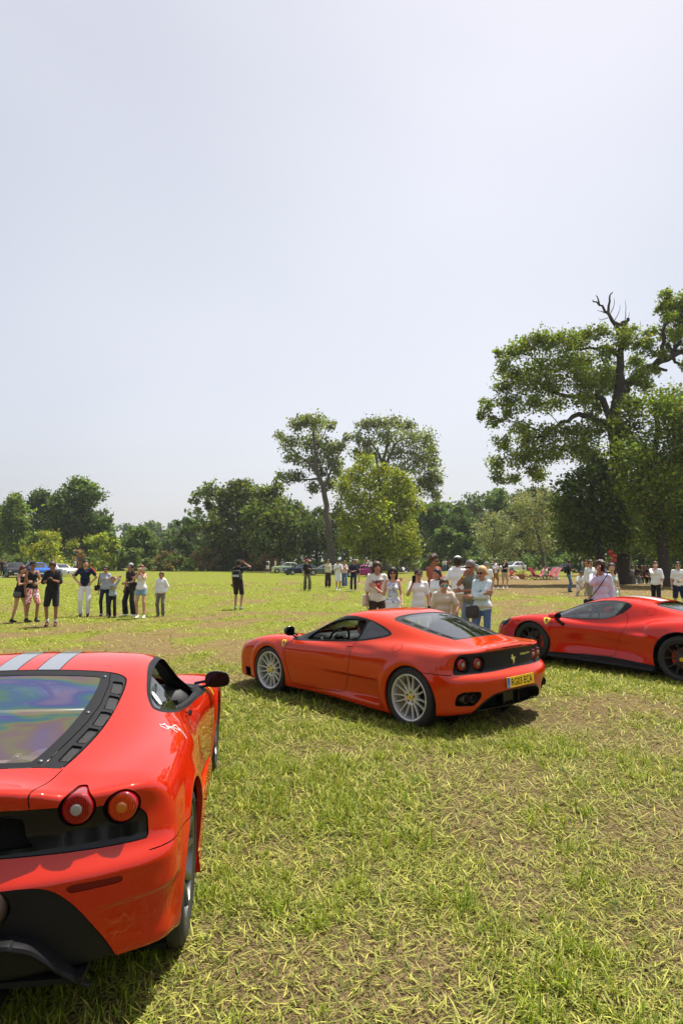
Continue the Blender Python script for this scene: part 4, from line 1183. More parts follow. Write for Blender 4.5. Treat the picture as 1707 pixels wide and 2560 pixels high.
    def stroke(paths, o, U, W, size, m, name, wid):
        VV, TT = [], []; nv = 0
        for pth in paths:
            c = catmull(pth, False, 5); n = len(c)
            tan = np.gradient(c, axis=0); tan /= np.linalg.norm(tan, axis=1)[:, None]+1e-9
            nn = np.stack([-tan[:, 1], tan[:, 0]], 1)*wid
            VV.append(np.concatenate([c+nn, c-nn])); TT += [(nv+i, nv+n+i, nv+i+1) for i in range(n-1)]+[(nv+i+1, nv+n+i, nv+n+i+1) for i in range(n-1)]; nv += 2*n
        P, nrm, T = decal(S.f, np.concatenate(VV), np.array(TT), o, U, W, .002, size)
        return obj(name, P, T, m, car, nrm)
    sig = [[(-1.0, .55), (-.95, .15), (-.85, -.1), (-.62, .05), (-.55, .35)], [(-.9, .75), (-.55, .68), (-.25, .8)], [(-.7, .1), (-.35, .18)], [(-.45, .75), (-.4, .2), (-.25, -.55)], [(-.3, .35), (-.2, .1), (-.05, .3), (-.1, .0), (.02, -.05)],
           [(.15, .35), (.2, -.1), (.42, -.25), (.65, .1), (.6, .42), (.3, .38), (.12, .22)], [(.6, .3), (.75, -.1), (.85, -.6), (.8, -1.0), (.68, -.85), (.55, -.4), (.3, .0)], [(.45, .5), (.8, .48)]]
    stroke(sig, (-1.09, -.845, .897), (.80, -.45, -.12), (.45, .45, .30), .075, M_white, 'autograph', .034)
    st = MB(); Vp, Tp = [], []
    ov = np.array([(math.cos(a)*.5, math.sin(a)) for a in np.linspace(0, 2*math.pi, 20, endpoint=False)])
    Vo, To = grid_refine(ov, tri_fill(ov), .5)
    P, nrm, To = decal(S.f, Vo, To, (-.79, -.70, .985), (.9, -.1, -.3), (.3, .3, .9), .004, .05)
    sk = obj('window_sticker', P, To, M_white, car, nrm)
    V, T = text_tris('Trofeo', .5, 0, .01); V = V[:, :2]@np.array([[0, 1], [-1, 0]]); V, T = grid_refine(V, T, .4)
    P, nrm, T = decal(S.f, V*.8, T, (-.79, -.70, .985), (.9, -.1, -.3), (.3, .3, .9), .006, .05)
    obj('sticker_text', P, T, M_lensred, sk, nrm)
    mirror_part(car, (.80, .79, .785), 0, (.0, .155, .045), M_gloss, M_gloss, M_mirror, .86)
    h = MB()
    for sg in (1, -1): h.box((-.305, sg*.845, .812), (.05, .014, .008), bev=.006)
    h.build('door_handle', M_dark, car)
    cabin(car, .36)
    lining(S, car, ['windscreen', 'pane', 'rear_window', 'headlight', 'cell'])
    for x, W_, (cx, cz, r) in ((1.30, .235, A[0]), (-1.30, .285, A[1])):
        for sg in (1, -1):
            Rt = .325 if x > 0 else .342
            make_wheel(car, (x, sg*((.93 if x > 0 else .965)-W_/2-.018), Rt-.012), sg, Rt, W_, .250, M_grey_alloy, M_caly, 'y5', rot=.3)
    # sill skirts stand a little proud on this one
    k = MB()
    for sg in (1, -1):
        k.add([(x, sg*(w+o), z) for x, w in ((.92, .90), (.4, .905), (-.2, .925), (-.7, .95), (-.945, .965)) for o, z in ((-.06, .27), (.0, .235), (.012, .13), (-.05, .115))],
              [[(i*4+j), (i*4+j+4), (i*4+j+5), (i*4+j+1)][::sg] for i in range(4) for j in range(3)]+[[16, 17, 18, 19][::sg], [3, 2, 1, 0][::sg]])
    k.build('side_skirt', M_redA, car, False)
    return car, S
def build_car_c():
    car = thing('sports_car', 'red sports coupe with a white roof stripe and dark spoked wheels behind the orange-red one', 'car')
    set_pose(car, 'c')
    S = Shell(spec_c(), .023)
    A = [(1.325, .335, .366), (-1.255, .345, .415)]
    for i, (cx, cz, r) in enumerate(A): S.cut('arch%d' % i, arch_field(cx, cz, r))
    side = lambda pts, y0, n=5: (lambda P: (lambda x, y, z: np.maximum(sd_poly(x, z, P), y0-y)))(catmull(pts, True, n) if n else np.array(pts))
    top = lambda pts, z0, n=5: (lambda P: (lambda x, y, z: np.maximum(sd_poly(x, y, P), z0-z)))(catmull(pts, True, n) if n else np.array(pts))
    win = side(rounded([(1.0, .815), (.70, .955), (.42, 1.058), (.15, 1.118), (-.10, 1.135), (-.30, 1.116), (-.385, 1.078), (-.30, .99), (-.15, .90), (.014, .843), (.30, .815), (.644, .802), (.9, .80)], .05), .52, 0)
    S.cut('win', win); S.cut('winframe', lambda x, y, z: win(x, y, z)-.012)
    S.cut('rearpane', lambda x, y, z: x-np.interp(z, [.8, 1.0, 1.15], [-.10, -.225, -.28]))
    S.cut('rpline', lambda x, y, z: np.abs(x-np.interp(z, [.8, 1.0, 1.15], [-.10, -.225, -.28]))-.008)
    S.cut('ws', top(rounded([(1.17, -.4), (1.17, .30), (1.08, .56), (1.0, .66), (.9, .675), (.36, .535), (.26, .50), (.30, .30), (.33, 0), (.33, -.4)], .05), .78, 0))
    S.cut('cowl', top(rounded([(1.29, -.4), (1.29, .28), (1.17, .58), (1.08, .68), (.95, .70), (1.0, .5), (1.1, 0), (1.1, -.4)], .05), .74, 0))
    door = side([(.86, .775), (.93, .70), (.955, .608), (.955, .426), (.915, .255), (.85, .19), (.6, .20), (.2, .235), (-.137, .25), (-.20, .33), (-.225, .43), (-.28, .54), (-.33, .649), (-.375, .74), (-.365, .86), (-.31, .95), (-.1, .92), (.3, .85), (.65, .83)], .5)
    S.cut('door', door); S.cut('doorgap', gapf(door, .0038))
    c0 = np.array([-.685, .64, 1.007]); cap = lambda x, y, z: np.sqrt((x-c0[0])**2+(y-c0[1])**2+(z-c0[2])**2)-.072
    S.gap('capgap', cap, .003)
    S.cut('rw', top(rounded([(-.645, -.4), (-.645, .2), (-.655, .45), (-.72, .54), (-.95, .58), (-1.18, .62), (-1.35, .60), (-1.45, .5), (-1.5, .2), (-1.5, -.4)], .05), .8, 0))
    S.cut('rwg', top(rounded([(-.67, -.4), (-.67, .2), (-.68, .42), (-.74, .50), (-.95, .47), (-1.25, .44), (-1.40, .36), (-1.42, -.4)], .05), .8, 0))
    S.cut('stripe', lambda x, y, z: np.maximum(np.maximum(y-.165, .86-z), np.maximum(x-.34, -x-.66)))
    S.cut('stripe2', lambda x, y, z: np.maximum(np.abs(y-.10)-.009, .8-z))
    S.cut('sill', lambda x, y, z: np.maximum(z-np.interp(x, [-.9, -.1, .98], [.205, .235, .192]), np.maximum(np.abs(x-.03)-.99, .5-y)))
    S.cut('head', top(rounded([(2.20, .60), (2.02, .70), (1.84, .83), (1.78, .90), (1.84, .925), (2.0, .88), (2.16, .76)], .02), .56, 0))
    S.cut('int', side(rounded([(-.40, .76), (-.54, .915), (-.60, .90), (-.56, .80), (-.48, .745)], .02), .5, 0))
    S.cut('nose', lambda x, y, z: np.maximum(np.maximum(z-.40, .2-z), np.maximum(2.12-x, sd_box2(y, z, 0, .3, .85, .09, .04))))
    S.cut('roofgap', gapf(lambda x, y, z: np.maximum(x+.385+0*y, .95-z), .003))
    S.finish([('hole_arch', ['+arch0']), ('hole_arch', ['+arch1']), ('frame', ['+win', '+rpline']), ('rpane', ['+win', '+rearpane']), ('side_window', ['+win']), ('frame', ['+winframe']), ('windscreen', ['+ws']), ('cowl', ['+cowl']),
              ('rear_window', ['+rwg']), ('rw_red', ['+rw']), ('gap', ['+doorgap']), ('gap', ['+capgap']), ('headlight', ['+head']), ('nose', ['+nose']), ('sill', ['+sill']),
              ('stripe', ['+stripe']), ('door', ['+door'])])
    S.emit('body', 'body', M_redC, car); S.emit('door', 'door', M_redC, car, sides=True)
    S.emit('side_window', 'side_window', glass_mat('side_glass_c', (.70, .80, .80), .09, .62), car, .004, sides=True); S.emit('rpane', 'quarter_window', M_gloss, car, .003, sides=True); S.emit('frame', 'window_frame', M_black, car, .001, sides=True)
    S.emit('windscreen', 'windscreen', M_glass, car, .002); S.emit('cowl', 'cowl', M_black, car, .004); S.emit('gap', 'panel_gaps', M_dark, car, .005)
    S.emit('rear_window', 'rear_window', M_dkglass, car, .02); S.emit('rw_red', 'rear_window_surround', M_redC, car, .010); S.emit('headlight', 'headlight', M_gloss, car, .003, sides=True)
    S.emit('nose', 'nose_grille', M_dark, car, .01); S.emit('sill', 'sill_panel', M_black, car, .002); S.emit('stripe', 'roof_stripe', M_white, car, -.0006)
    arches(S, car, A, M_black)
    # skirt blade along the sill
    k = MB()
    for sg in (1, -1):
        st = [(1.0, .915), (.5, .895), (0, .885), (-.5, .92), (-.86, .95)]
        k.add([(x, sg*(w+o), z) for x, w in st for o, z in ((-.03, .19), (.035, .165), (.055, .125), (.04, .105), (-.10, .10))], [[(i*5+j), (i*5+j+5), (i*5+j+6), (i*5+j+1)][::sg] for i in range(4) for j in range(4)])
    k.build('side_skirt', M_black, car)
    # headlight strip
    hl = MB()
    for sg in (1, -1):
        hl.tube([(2.13, sg*.70, .600), (2.0, sg*.78, .640), (1.90, sg*.84, .655)], .012, 6)
    o = hl.build('headlight_strip', mat('lamp_strip', (.7, .72, .75), .2, .3), car)
    for sg in (1, -1): shield_mesh(S, car, (1.028, sg*.915, .731), (-sg, 0, 0), (0, -.28*sg, 1), .075)
    # mirrors: red cap on a black stalk
    for sg in (1, -1):
        m = MB(); m.tube([(.70, sg*.90, .675), (.76, sg*.93, .73), (.82, sg*.96, .80)], [.022, .018, .03], 8, flat=(1.4, .8)); a = m.build('mirror_stalk', M_gloss, car)
        V = []; F = []; out = catmull([(-.10, -.045), (.0, -.055), (.11, -.035), (.125, .015), (.06, .05), (-.05, .052), (-.115, .02)], True, 3); n = len(out)
        rg = [(-.06, .92), (-.05, 1.), (.0, 1.), (.06, .85), (.095, .4)]
        for d, sc in rg:
            for u, v in out: V.append((.83+d, sg*(.98+u*sc), .835+v*sc))
        for i in range(len(rg)-1):
            for j in range(n): F.append((i*n+j, i*n+(j+1) % n, (i+1)*n+(j+1) % n, (i+1)*n+j))
        F.append([(len(rg)-1)*n+j for j in range(n)]); F = F if sg < 0 else [f[::-1] for f in F]
        h = MB(); h.add(V, F); ho = h.build('mirror_housing', M_redC, car)
        g = MB(); g.add([(.771, sg*(.98+u*.9), .835+v*.9) for u, v in out], [list(range(n))[::-sg]]); g.build('mirror_glass', M_mirror, ho, False)
    h = MB()
    for sg in (1, -1): h.box((-.05, sg*.902, .64), (.06, .006, .012), bev=.004)
    h.build('door_handle', M_redC, car)
    wp = MB()
    wp.tube([(1.14, .10, .835), (1.05, .42, .85), (.98, .62, .845)], .012, 6); wp.tube([(1.14, -.55, .82), (1.10, -.2, .85), (1.06, .12, .86)], .012, 6)
    wp.build('wiper', M_black, car)
    cabin(car, .36)
    lining(S, car, ['windscreen', 'side_window', 'rear_window', 'headlight'])
    for x, W_, (cx, cz, r) in ((1.335, .245, A[0]), (-1.262, .305, A[1])):
        for sg in (1, -1):
            Rt = .343 if x > 0 else .353
            make_wheel(car, (x, sg*((.95 if x > 0 else .98)-W_/2-.018), Rt-.005), sg, Rt, W_, .262, M_dkalloy, M_calr, 'thin10', rot=.32 if x < 0 else .15)
    return car, S
# ---------------------------------------------------------------- ground, grass, trees
RNG = np.random.default_rng(7)
CAMH, FPX, PITCH = 1.845, 1650., math.atan(118/1650)
def at(px, py, d):
    """point seen at full-resolution pixel (px,py) at forward distance d (used only to lay out the planting plan)"""
    b = -(py-1280)/FPX
    fy = math.cos(PITCH)-b*math.sin(PITCH); fz = math.sin(PITCH)+b*math.cos(PITCH)
    return np.array([(px-853.5)/FPX/fy*d, d, CAMH+fz/fy*d])
class VNoise:
    def __init__(s, seed, n=256): s.g = np.random.default_rng(seed).random((n, n)); s.n = n
    def __call__(s, x, y):
        xi = np.floor(x).astype(int); yi = np.floor(y).astype(int); fx = x-xi; fy = y-yi
        fx = fx*fx*(3-2*fx); fy = fy*fy*(3-2*fy); n = s.n
        a = s.g[xi % n, yi % n]; b = s.g[(xi+1) % n, yi % n]; c = s.g[xi % n, (yi+1) % n]; d = s.g[(xi+1) % n, (yi+1) % n]
        return (a*(1-fx)+b*fx)*(1-fy)+(c*(1-fx)+d*fx)*fy
def fbm(ns, x, y, f, o=3):
    v = 0; a = 1; t = 0
    for i in range(o):
        v = v+a*ns(x*f+i*17.3, y*f+i*9.1); t += a; a *= .5; f *= 2.1
    return v/t
NZ = VNoise(3); NZ2 = VNoise(11)
def gz(x, y):
    x = np.asarray(x, float); y = np.asarray(y, float)
    h = .10*sstep(8., 2.5, y)*sstep(60, 30, np.abs(x))
    h = h+.10*sstep(22, 42, y)
    h = h+.035*(fbm(NZ2, x, y, .11, 2)-.5)*sstep(6, 14, np.hypot(x, y))
    return h
def dryness(x, y):
    """0 lush .. 1 bare straw"""
    a = fbm(NZ, x, y, .8, 3); b = fbm(NZ2, x, y, .16, 3)
    v = .40*a+.22*b+.38*fbm(NZ2, x+31, y, 1.7, 3)
    # worn, straw-covered strips where people and cars have been
    v = v+.03*gbump(y, 20+.12*x, 4.)*sstep(8, -4, x)+.16*gbump(np.hypot(x-5.4, (y-7.2)*.8), 0, 2.4)+.14*gbump(np.hypot(x-2.6, y-3.9), 0, .8)+.05*gbump(np.hypot(x-4.3, y-5.0), 0, 2.0)
    v = v+.10*gbump(np.hypot(x-.2, y-2.6), 0, 1.3)+.28*gbump(np.hypot((x-14)*.7, (y-44)*.8), 0, 8)
    v = v-.09*sstep(22, 34, y)*sstep(10, 2, x)
    return np.clip((v-.42)/.22, 0, 1)

def build_ground():
    def axis(lo, hi, fine, n):
        t = np.linspace(-1, 1, n); s = np.sinh(t*5.2)/np.sinh(5.2)
        return s
    xs = np.sinh(np.linspace(-1, 1, 131)*6.2)/np.sinh(6.2)*700
    ys = np.concatenate([-np.geomspace(300, .6, 22), np.geomspace(.5, 700, 130)]); ys = np.sort(ys)
    X, Y = np.meshgrid(xs, ys, indexing='ij'); Z = gz(X, Y)
    V = np.stack([X, Y, Z], -1).reshape(-1, 3); n, m = X.shape
    I = np.arange(n*m).reshape(n, m)
    T = np.stack([I[:-1, :-1], I[1:, :-1], I[1:, 1:], I[:-1, 1:]], -1).reshape(-1, 4)
    mt, nt, b = new_mat('meadow_ground'); L = nt.links
    b.inputs['Roughness'].default_value = .95; b.inputs['Specular IOR Level'].default_value = .1
    geo = nt.nodes.new('ShaderNodeNewGeometry')
    def noise(sc, det=4, dist=0.):
        q = nt.nodes.new('ShaderNodeTexNoise'); q.inputs['Scale'].default_value = sc; q.inputs['Detail'].default_value = det; q.inputs['Distortion'].default_value = dist
        L.new(geo.outputs['Position'], q.inputs['Vector']); return q
    def ramp(src, stops):
        r = nt.nodes.new('ShaderNodeValToRGB'); e = r.color_ramp.elements
        while len(e) < len(stops): e.new(.5)
        for q, (p, c) in zip(e, stops): q.position = p; q.color = (*c, 1)
        L.new(src, r.inputs[0]); return r
    def mix(f, a, c, mode='MIX'):
        q = nt.nodes.new('ShaderNodeMix'); q.data_type = 'RGBA'; q.blend_type = mode
        if isinstance(f, float): q.inputs['Factor'].default_value = f
        else: L.new(f, q.inputs['Factor'])
        L.new(a, q.inputs['A']); L.new(c, q.inputs['B']); return q.outputs['Result']
    at_ = nt.nodes.new('ShaderNodeAttribute'); at_.attribute_name = 'dry'
    fine = noise(55, 5, .5); fine2 = noise(11, 5, .3); med = noise(2.2, 4)
    green = ramp(fine.outputs['Fac'], [(.30, (.055, .070, .008)), (.48, (.155, .185, .016)), (.62, (.245, .27, .030)), (.75, (.33, .33, .06))])
    straw = ramp(fine.outputs['Fac'], [(.28, (.065, .044, .018)), (.48, (.18, .125, .052)), (.66, (.30, .215, .095)), (.8, (.40, .31, .15))])
    add = nt.nodes.new('ShaderNodeMath'); add.operation = 'MULTIPLY_ADD'; add.inputs[1].default_value = .9; L.new(fine2.outputs['Fac'], add.inputs[0]); 
    a2 = nt.nodes.new('ShaderNodeMath'); a2.operation = 'ADD'; L.new(at_.outputs['Fac'], a2.inputs[0]); a2.inputs[1].default_value = -.45; L.new(a2.outputs[0], add.inputs[2])
    a3 = nt.nodes.new('ShaderNodeMath'); a3.operation = 'MULTIPLY_ADD'; a3.inputs[1].default_value = .5; a3.inputs[2].default_value = -.25; L.new(med.outputs['Fac'], a3.inputs[0])
    a4 = nt.nodes.new('ShaderNodeMath'); a4.operation = 'ADD'; L.new(add.outputs[0], a4.inputs[0]); L.new(a3.outputs[0], a4.inputs[1]); a4.use_clamp = True
    f = ramp(a4.outputs[0], [(.18, (0, 0, 0)), (.72, (1, 1, 1))])
    c = mix(f.outputs[0], green.outputs[0], straw.outputs[0])
    dk = ramp(noise(170, 3, .4).outputs['Fac'], [(.34, (.45, .42, .38)), (.56, (1, 1, 1))])
    c = mix(.8, c, dk.outputs[0], 'MULTIPLY')
    th = nt.nodes.new('ShaderNodeAttribute'); th.attribute_name = 'soil_shade'        # bare thatch and soil, with the shadow between modelled blades painted in darker
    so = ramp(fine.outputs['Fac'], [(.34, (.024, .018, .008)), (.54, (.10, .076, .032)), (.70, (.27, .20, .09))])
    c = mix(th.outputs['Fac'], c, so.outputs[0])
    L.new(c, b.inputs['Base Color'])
    bp = nt.nodes.new('ShaderNodeBump'); bp.inputs['Strength'].default_value = .7; bp.inputs['Distance'].default_value = .03
    bs = nt.nodes.new('ShaderNodeMath'); bs.operation = 'ADD'; L.new(fine.outputs['Fac'], bs.inputs[0]); L.new(fine2.outputs['Fac'], bs.inputs[1])
    L.new(bs.outputs[0], bp.inputs['Height']); L.new(bp.outputs[0], b.inputs['Normal'])
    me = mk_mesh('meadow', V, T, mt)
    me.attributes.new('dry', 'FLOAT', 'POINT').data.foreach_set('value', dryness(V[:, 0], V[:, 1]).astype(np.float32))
    me.attributes.new('soil_shade', 'FLOAT', 'POINT').data.foreach_set('value', (.85*sstep(15, 5, np.hypot(V[:, 0]*.8, V[:, 1]))).astype(np.float32))
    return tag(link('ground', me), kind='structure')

def leaf_mat(name, spec=.25, trans=.42, rough=.55):
    if name in MATS: return MATS[name]
    m, nt, b = new_mat(name); L = nt.links
    a = nt.nodes.new('ShaderNodeAttribute'); a.attribute_name = 'col'
    L.new(a.outputs['Color'], b.inputs['Base Color']); b.inputs['Roughness'].default_value = rough; b.inputs['Specular IOR Level'].default_value = spec
    t = nt.nodes.new('ShaderNodeBsdfTranslucent')
    hs = nt.nodes.new('ShaderNodeMix'); hs.data_type = 'RGBA'; hs.blend_type = 'MULTIPLY'; hs.inputs['Factor'].default_value = 1; hs.inputs['B'].default_value = (1.25, 1.2, .55, 1)
    L.new(a.outputs['Color'], hs.inputs['A']); L.new(hs.outputs['Result'], t.inputs['Color'])
    mx = nt.nodes.new('ShaderNodeMixShader'); mx.inputs[0].default_value = trans
    L.new(b.outputs[0], mx.inputs[1]); L.new(t.outputs[0], mx.inputs[2]); L.new(mx.outputs[0], nt.nodes['Material Output'].inputs[0])
    MATS[name] = m; return m
def col_attr(me, C):
    n = len(me.vertices)
    A = np.ones((n, 4), np.float32); A[:, :3] = C
    me.attributes.new('col', 'FLOAT_COLOR', 'POINT').data.foreach_set('color', A.ravel())

def blades(P, L, W, az, tilt, curl, col, name, slim=False):
    """ribbon blades: base P, length L, width W, heading az, tilt from vertical, droop curl -> one mesh; 5 verts, 3 tris"""
    n = len(P); d = np.stack([np.cos(az), np.sin(az), 0*az], 1); s = np.stack([-np.sin(az), np.cos(az), 0*az], 1)
    up = np.array([0, 0, 1.])
    c1, s1 = np.cos(tilt)[:, None], np.sin(tilt)[:, None]
    t2 = np.minimum(tilt+curl, 1.75); c2, s2 = np.cos(t2)[:, None], np.sin(t2)[:, None]
    m = P+(d*s1+up*c1)*(L*.55)[:, None]; t = m+(d*s2+up*c2)*(L*.45)[:, None]
    t[:, 2] = np.maximum(t[:, 2], P[:, 2]+.004); w = (s*W[:, None]*.5)
    V = np.stack([P-w*.8, P+w*.8, m+w, m-w, t], 1).reshape(-1, 3)
    b = np.arange(n)*5
    T = np.concatenate([np.stack([b, b+1, b+2], 1), np.stack([b, b+2, b+3], 1), np.stack([b+3, b+2, b+4], 1)]) if not slim else np.concatenate([np.stack([b, b+1, b+4], 1)])
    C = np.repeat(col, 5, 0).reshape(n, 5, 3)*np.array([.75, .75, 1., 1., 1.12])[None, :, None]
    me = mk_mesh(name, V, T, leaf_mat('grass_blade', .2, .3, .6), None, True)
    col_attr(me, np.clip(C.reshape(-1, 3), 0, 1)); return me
def build_grass():
    r = RNG
    def field(d0, d1, dens, mar=1.0):
        """random points over the visible wedge, with a margin for a side step"""
        A = []
        ys = np.linspace(d0, d1, 40)
        for a, b in zip(ys[:-1], ys[1:]):
            hw = .55*b+mar
            n = int((b-a)*2*hw*dens); A.append(np.stack([r.uniform(-hw, hw, n), r.uniform(a, b, n)], 1))
        return np.concatenate(A)
    def mk(P2, kind, ws, name):
        sc = min(ws, 1.05)*(1 if ws < 1.5 else .8 if ws < 2 else .5)
        x, y = P2.T; n = len(x); P = np.stack([x, y, gz(x, y)-.004], 1); dr = dryness(x, y)
        u = r.random(n)
        if kind == 'litter':     # dry stems lying about
            L = r.uniform(.03, .11, n)*(sc+ws)/2; W = r.uniform(.0018, .004, n)*ws; ti = r.uniform(1.25, 1.6, n); cu = r.uniform(-.25, .2, n)
            a = r.random((n, 1)); col = (1-a)*np.array([.20, .13, .05])+a*np.array([.50, .39, .195])
            P[:, 2] += r.uniform(.003, .02, n)*sc
        elif kind == 'clip':     # broad cut leaves lying flat
            L = r.uniform(.04, .12, n)*(sc+ws)/2; W = r.uniform(.0045, .0095, n)*ws; ti = r.uniform(1.0, 1.55, n); cu = r.uniform(-.3, .35, n)
            a = r.random((n, 1)); col = (1-a)*np.array([.060, .100, .005])+a*np.array([.52, .50, .105]); P[:, 2] += r.uniform(.004, .022, n)*sc
        else:                    # standing tufts
            L = r.uniform(.05, .13, n)*sc*(1.1-.4*dr); W = r.uniform(.003, .0062, n)*ws; ti = r.uniform(.1, .95, n); cu = r.uniform(.1, .9, n)
            a = r.random((n, 1)); col = (1-a)*np.array([.060, .120, .004])+a*np.array([.29, .355, .018])
            yel = (u < .10)[:, None]; col = np.where(yel, np.array([.40, .34, .10]), col)
        az = r.uniform(0, 2*math.pi, n)
        return blades(P, L, W, az, ti, cu, col, name, kind == 'litter')
    def keep(P2, fn): return P2[r.random(len(P2)) < fn(dryness(*P2.T))]
    def tufts(P2, k, rad):
        m = len(P2); return (P2[:, None, :]+r.normal(0, rad, (m, k, 2))).reshape(-1, 2)
    parts = []
    for d0, d1, s, q in ((2.0, 4.2, .80, 3.0), (4.2, 7.5, 1.05, 1.2), (7.5, 13, 1.6, .34), (13, 24, 2.4, .07), (24, 48, 4., .014)):
        parts.append(('litter', keep(field(d0, d1, 1500*q), lambda d: .18+.82*d), s))
        parts.append(('clip', keep(field(d0, d1, 1300*q), lambda d: .95-.60*d), s))
        t = keep(field(d0, d1, 75*q), lambda d: (1.05-d)**1.5)
        parts.append(('tuft', tufts(t, 12, .028*s), s))
        t = keep(field(d0, d1, 9*q), lambda d: .8*(1.0-d)+.08)
        parts.append(('tuft', tufts(t, 30, .045*s), s*1.3))
    o = None
    ms = [mk(p, k, s, 'grass') for k, p, s in parts if len(p)]
    # join into one object of ground cover
    V, T, C, nv = [], [], [], 0
    for me in ms:
        n = len(me.vertices); a = np.empty(n*3, np.float32); me.vertices.foreach_get('co', a); V.append(a.reshape(-1, 3))
        t = np.empty(len(me.polygons)*3, np.int32); me.loops.foreach_get('vertex_index', t); T.append(t.reshape(-1, 3)+nv); nv += n
        c = np.empty(n*4, np.float32); me.attributes['col'].data.foreach_get('color', c); C.append(c.reshape(-1, 4)[:, :3])
    for me in ms: bpy.data.meshes.remove(me)
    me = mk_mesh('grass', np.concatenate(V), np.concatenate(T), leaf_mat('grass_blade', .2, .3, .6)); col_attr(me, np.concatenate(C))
    o = link('grass', me); tag(o, 'short mown grass with dry clippings over the meadow', 'grass', kind='stuff')
    return len(me.polygons)

# ---- trees
M_bark = mat('bark_dark', (.045, .036, .028), .9, bump=.8, bscale=6, var=.35, vscale=3)
M_bark2 = mat('bark_grey', (.095, .080, .062), .9, bump=.8, bscale=6, var=.35, vscale=3)
DENS = 4.6
def leaves(blobs, per, size, col, jit=.35, seed=0, shell=.55, flat=.0, alt=None, altp=0., clump=.30, aspect=.62):
    """blobs: array [x,y,z,rx,ry,rz]; per = leaves per m^2 of blob section -> V,T,C"""
    r = np.random.default_rng(seed); P = []; G = []; per = per*DENS; size = size*.80
    for b in blobs:
        area = math.pi*b[3]*b[5]; n = max(12, int(area*per)); k = max(5, int(n/26))
        q = unit(r.normal(size=(k, 3)))*(r.random((k, 1))**shell)
        c = b[:3]+q*b[3:6]*.92
        s = np.repeat(c, math.ceil(n/k), 0)[:n]; G.append(np.repeat(np.exp(r.normal(0, .24, k)), math.ceil(n/k))[:n]*math.exp(r.normal(0, .12)))
        P.append(s+r.normal(size=(n, 3))*clump*np.minimum(b[3:6].mean(), 2.2)*.95)
    P = np.concatenate(P); G = np.concatenate(G); n = len(P)
    nr = unit(r.normal(size=(n, 3))+np.array([0, 0, .55+flat])); a = unit(np.cross(nr, r.normal(size=(n, 3)))); w = np.cross(nr, a)
    s = size*r.uniform(.5, 1.6, n)[:, None]
    V = np.stack([P-a*s, P+w*s*aspect, P+a*s, P-w*s*aspect+nr*s*.25], 1).reshape(-1, 3)
    T = np.arange(n*4).reshape(-1, 4)
    cc = 2.15*np.array(col)[None]*(1+jit*r.normal(size=(n, 1))*.6)
    cc = cc*(1+.10*r.normal(size=(n, 3)))*G[:, None]
    if alt is not None:
        m = r.random(n) < altp; cc[m] = 1.7*np.array(alt)*(1+jit*r.normal(size=(m.sum(), 1))*.5)
    C = np.repeat(np.clip(cc, .003, .7), 4, 0)
    return V, T, C
def limb_mesh(limbs, sides=5):
    mb = MB()
    for pts, r0, r1 in limbs:
        c = catmull(pts, False, 3); n = len(c)
        jr = np.random.default_rng(int(abs(c[-1, 0]*977+c[-1, 2]*131)) % 99991); c[1:-1] += jr.normal(size=(n-2, 3))*min(r0*.25, .07)
        rad = r0+(r1-r0)*np.linspace(0, 1, n)**.8
        mb.tube([tuple(p) for p in c], list(rad), sides, cap=False)
    return mb.arrays()
def auto_limbs(trunk, blobs, r0, r, frac=.7, ex=None):
    """one curved limb from the trunk line to each blob, leaving lower than its blob"""
    T = np.array(trunk); out = []
    for b in blobs:
        if r.random() > frac: continue
        e = b[:3]; h = e[2]-T[0, 2]
        dist = np.hypot(*(e[:2]-T[-1, :2])); zt = e[2]-.55*dist-.2*h*.3
        zt = np.clip(zt, T[0, 2]+.25*(T[-1, 2]-T[0, 2]), T[-1, 2])
        s = np.array([np.interp(zt, T[:, 2], T[:, k]) for k in range(3)]); s[2] = zt
        if ex is not None:      # fork from the nearest big limb, a little back towards the trunk
            q = ex[:, :3]; dd = np.linalg.norm(q-e, axis=1)+.5*np.maximum(q[:, 2]-e[2], 0); i = int(np.argmin(dd)); i0 = max(0, i-2) if ex[max(0, i-2), 3] == ex[i, 3] else i
            s = q[i0].copy(); dist = np.hypot(*(e[:2]-s[:2]))*.5
        m1 = s+(e-s)*.4+np.array([0, 0, .10*dist]); m2 = s+(e-s)*.75+np.array([0, 0, .08*dist])
        L = np.linalg.norm(e-s); out.append(([s, m1, m2, e], min(r0*.32, .009*L+.015), .008+.0008*L))
        # twigs through the clump
        for _ in range(2):
            q = unit(r.normal(size=3)+np.array([0, 0, .3]))*b[3:6]*.9; out.append(([m2, e*.6+m2*.4+q*.3, e+q], .005*L+.008, .006))
    return out
def tree(name, label, cat, base, trunk, blobs, per, size, col, bark, r0, seed, group=None, extra=None, frac=.7, **kw):
    r = np.random.default_rng(seed)
    base = np.array(base, float); o = thing(name, label, cat, tuple(base), group=group)
    B = np.array(blobs, float).copy(); B[:, :3] -= base; T = [np.array(t)-base for t in trunk]
    V, F, C = leaves(B, per, size, col, seed=seed, **kw)
    me = mk_mesh('crown', V, F, leaf_mat('leaf'), None, False); col_attr(me, C); link('crown', me, o)
    if len(T):
        EX = None
        if extra:
            EX = np.concatenate([np.c_[catmull([np.array(q)-base for q in pts], False, 4), np.full(4*(len(pts)-1)+1, i)] for i, (pts, a, b_) in enumerate(extra)])
        limbs = [(T, r0, r0*.28)]+auto_limbs(T, B, r0, r, frac, EX)
        flare = T[0]; limbs.append(([flare+np.array([0, 0, -.3]), flare+np.array([0, 0, .25]), flare+np.array([0, 0, .9])], r0*1.35, r0*.97))
        if extra: limbs += [([np.array(p)-base for p in pts], a, b) for pts, a, b in extra]
        V, F = limb_mesh(limbs); link('trunk', mk_mesh('trunk', V, F, bark), o)
    return o
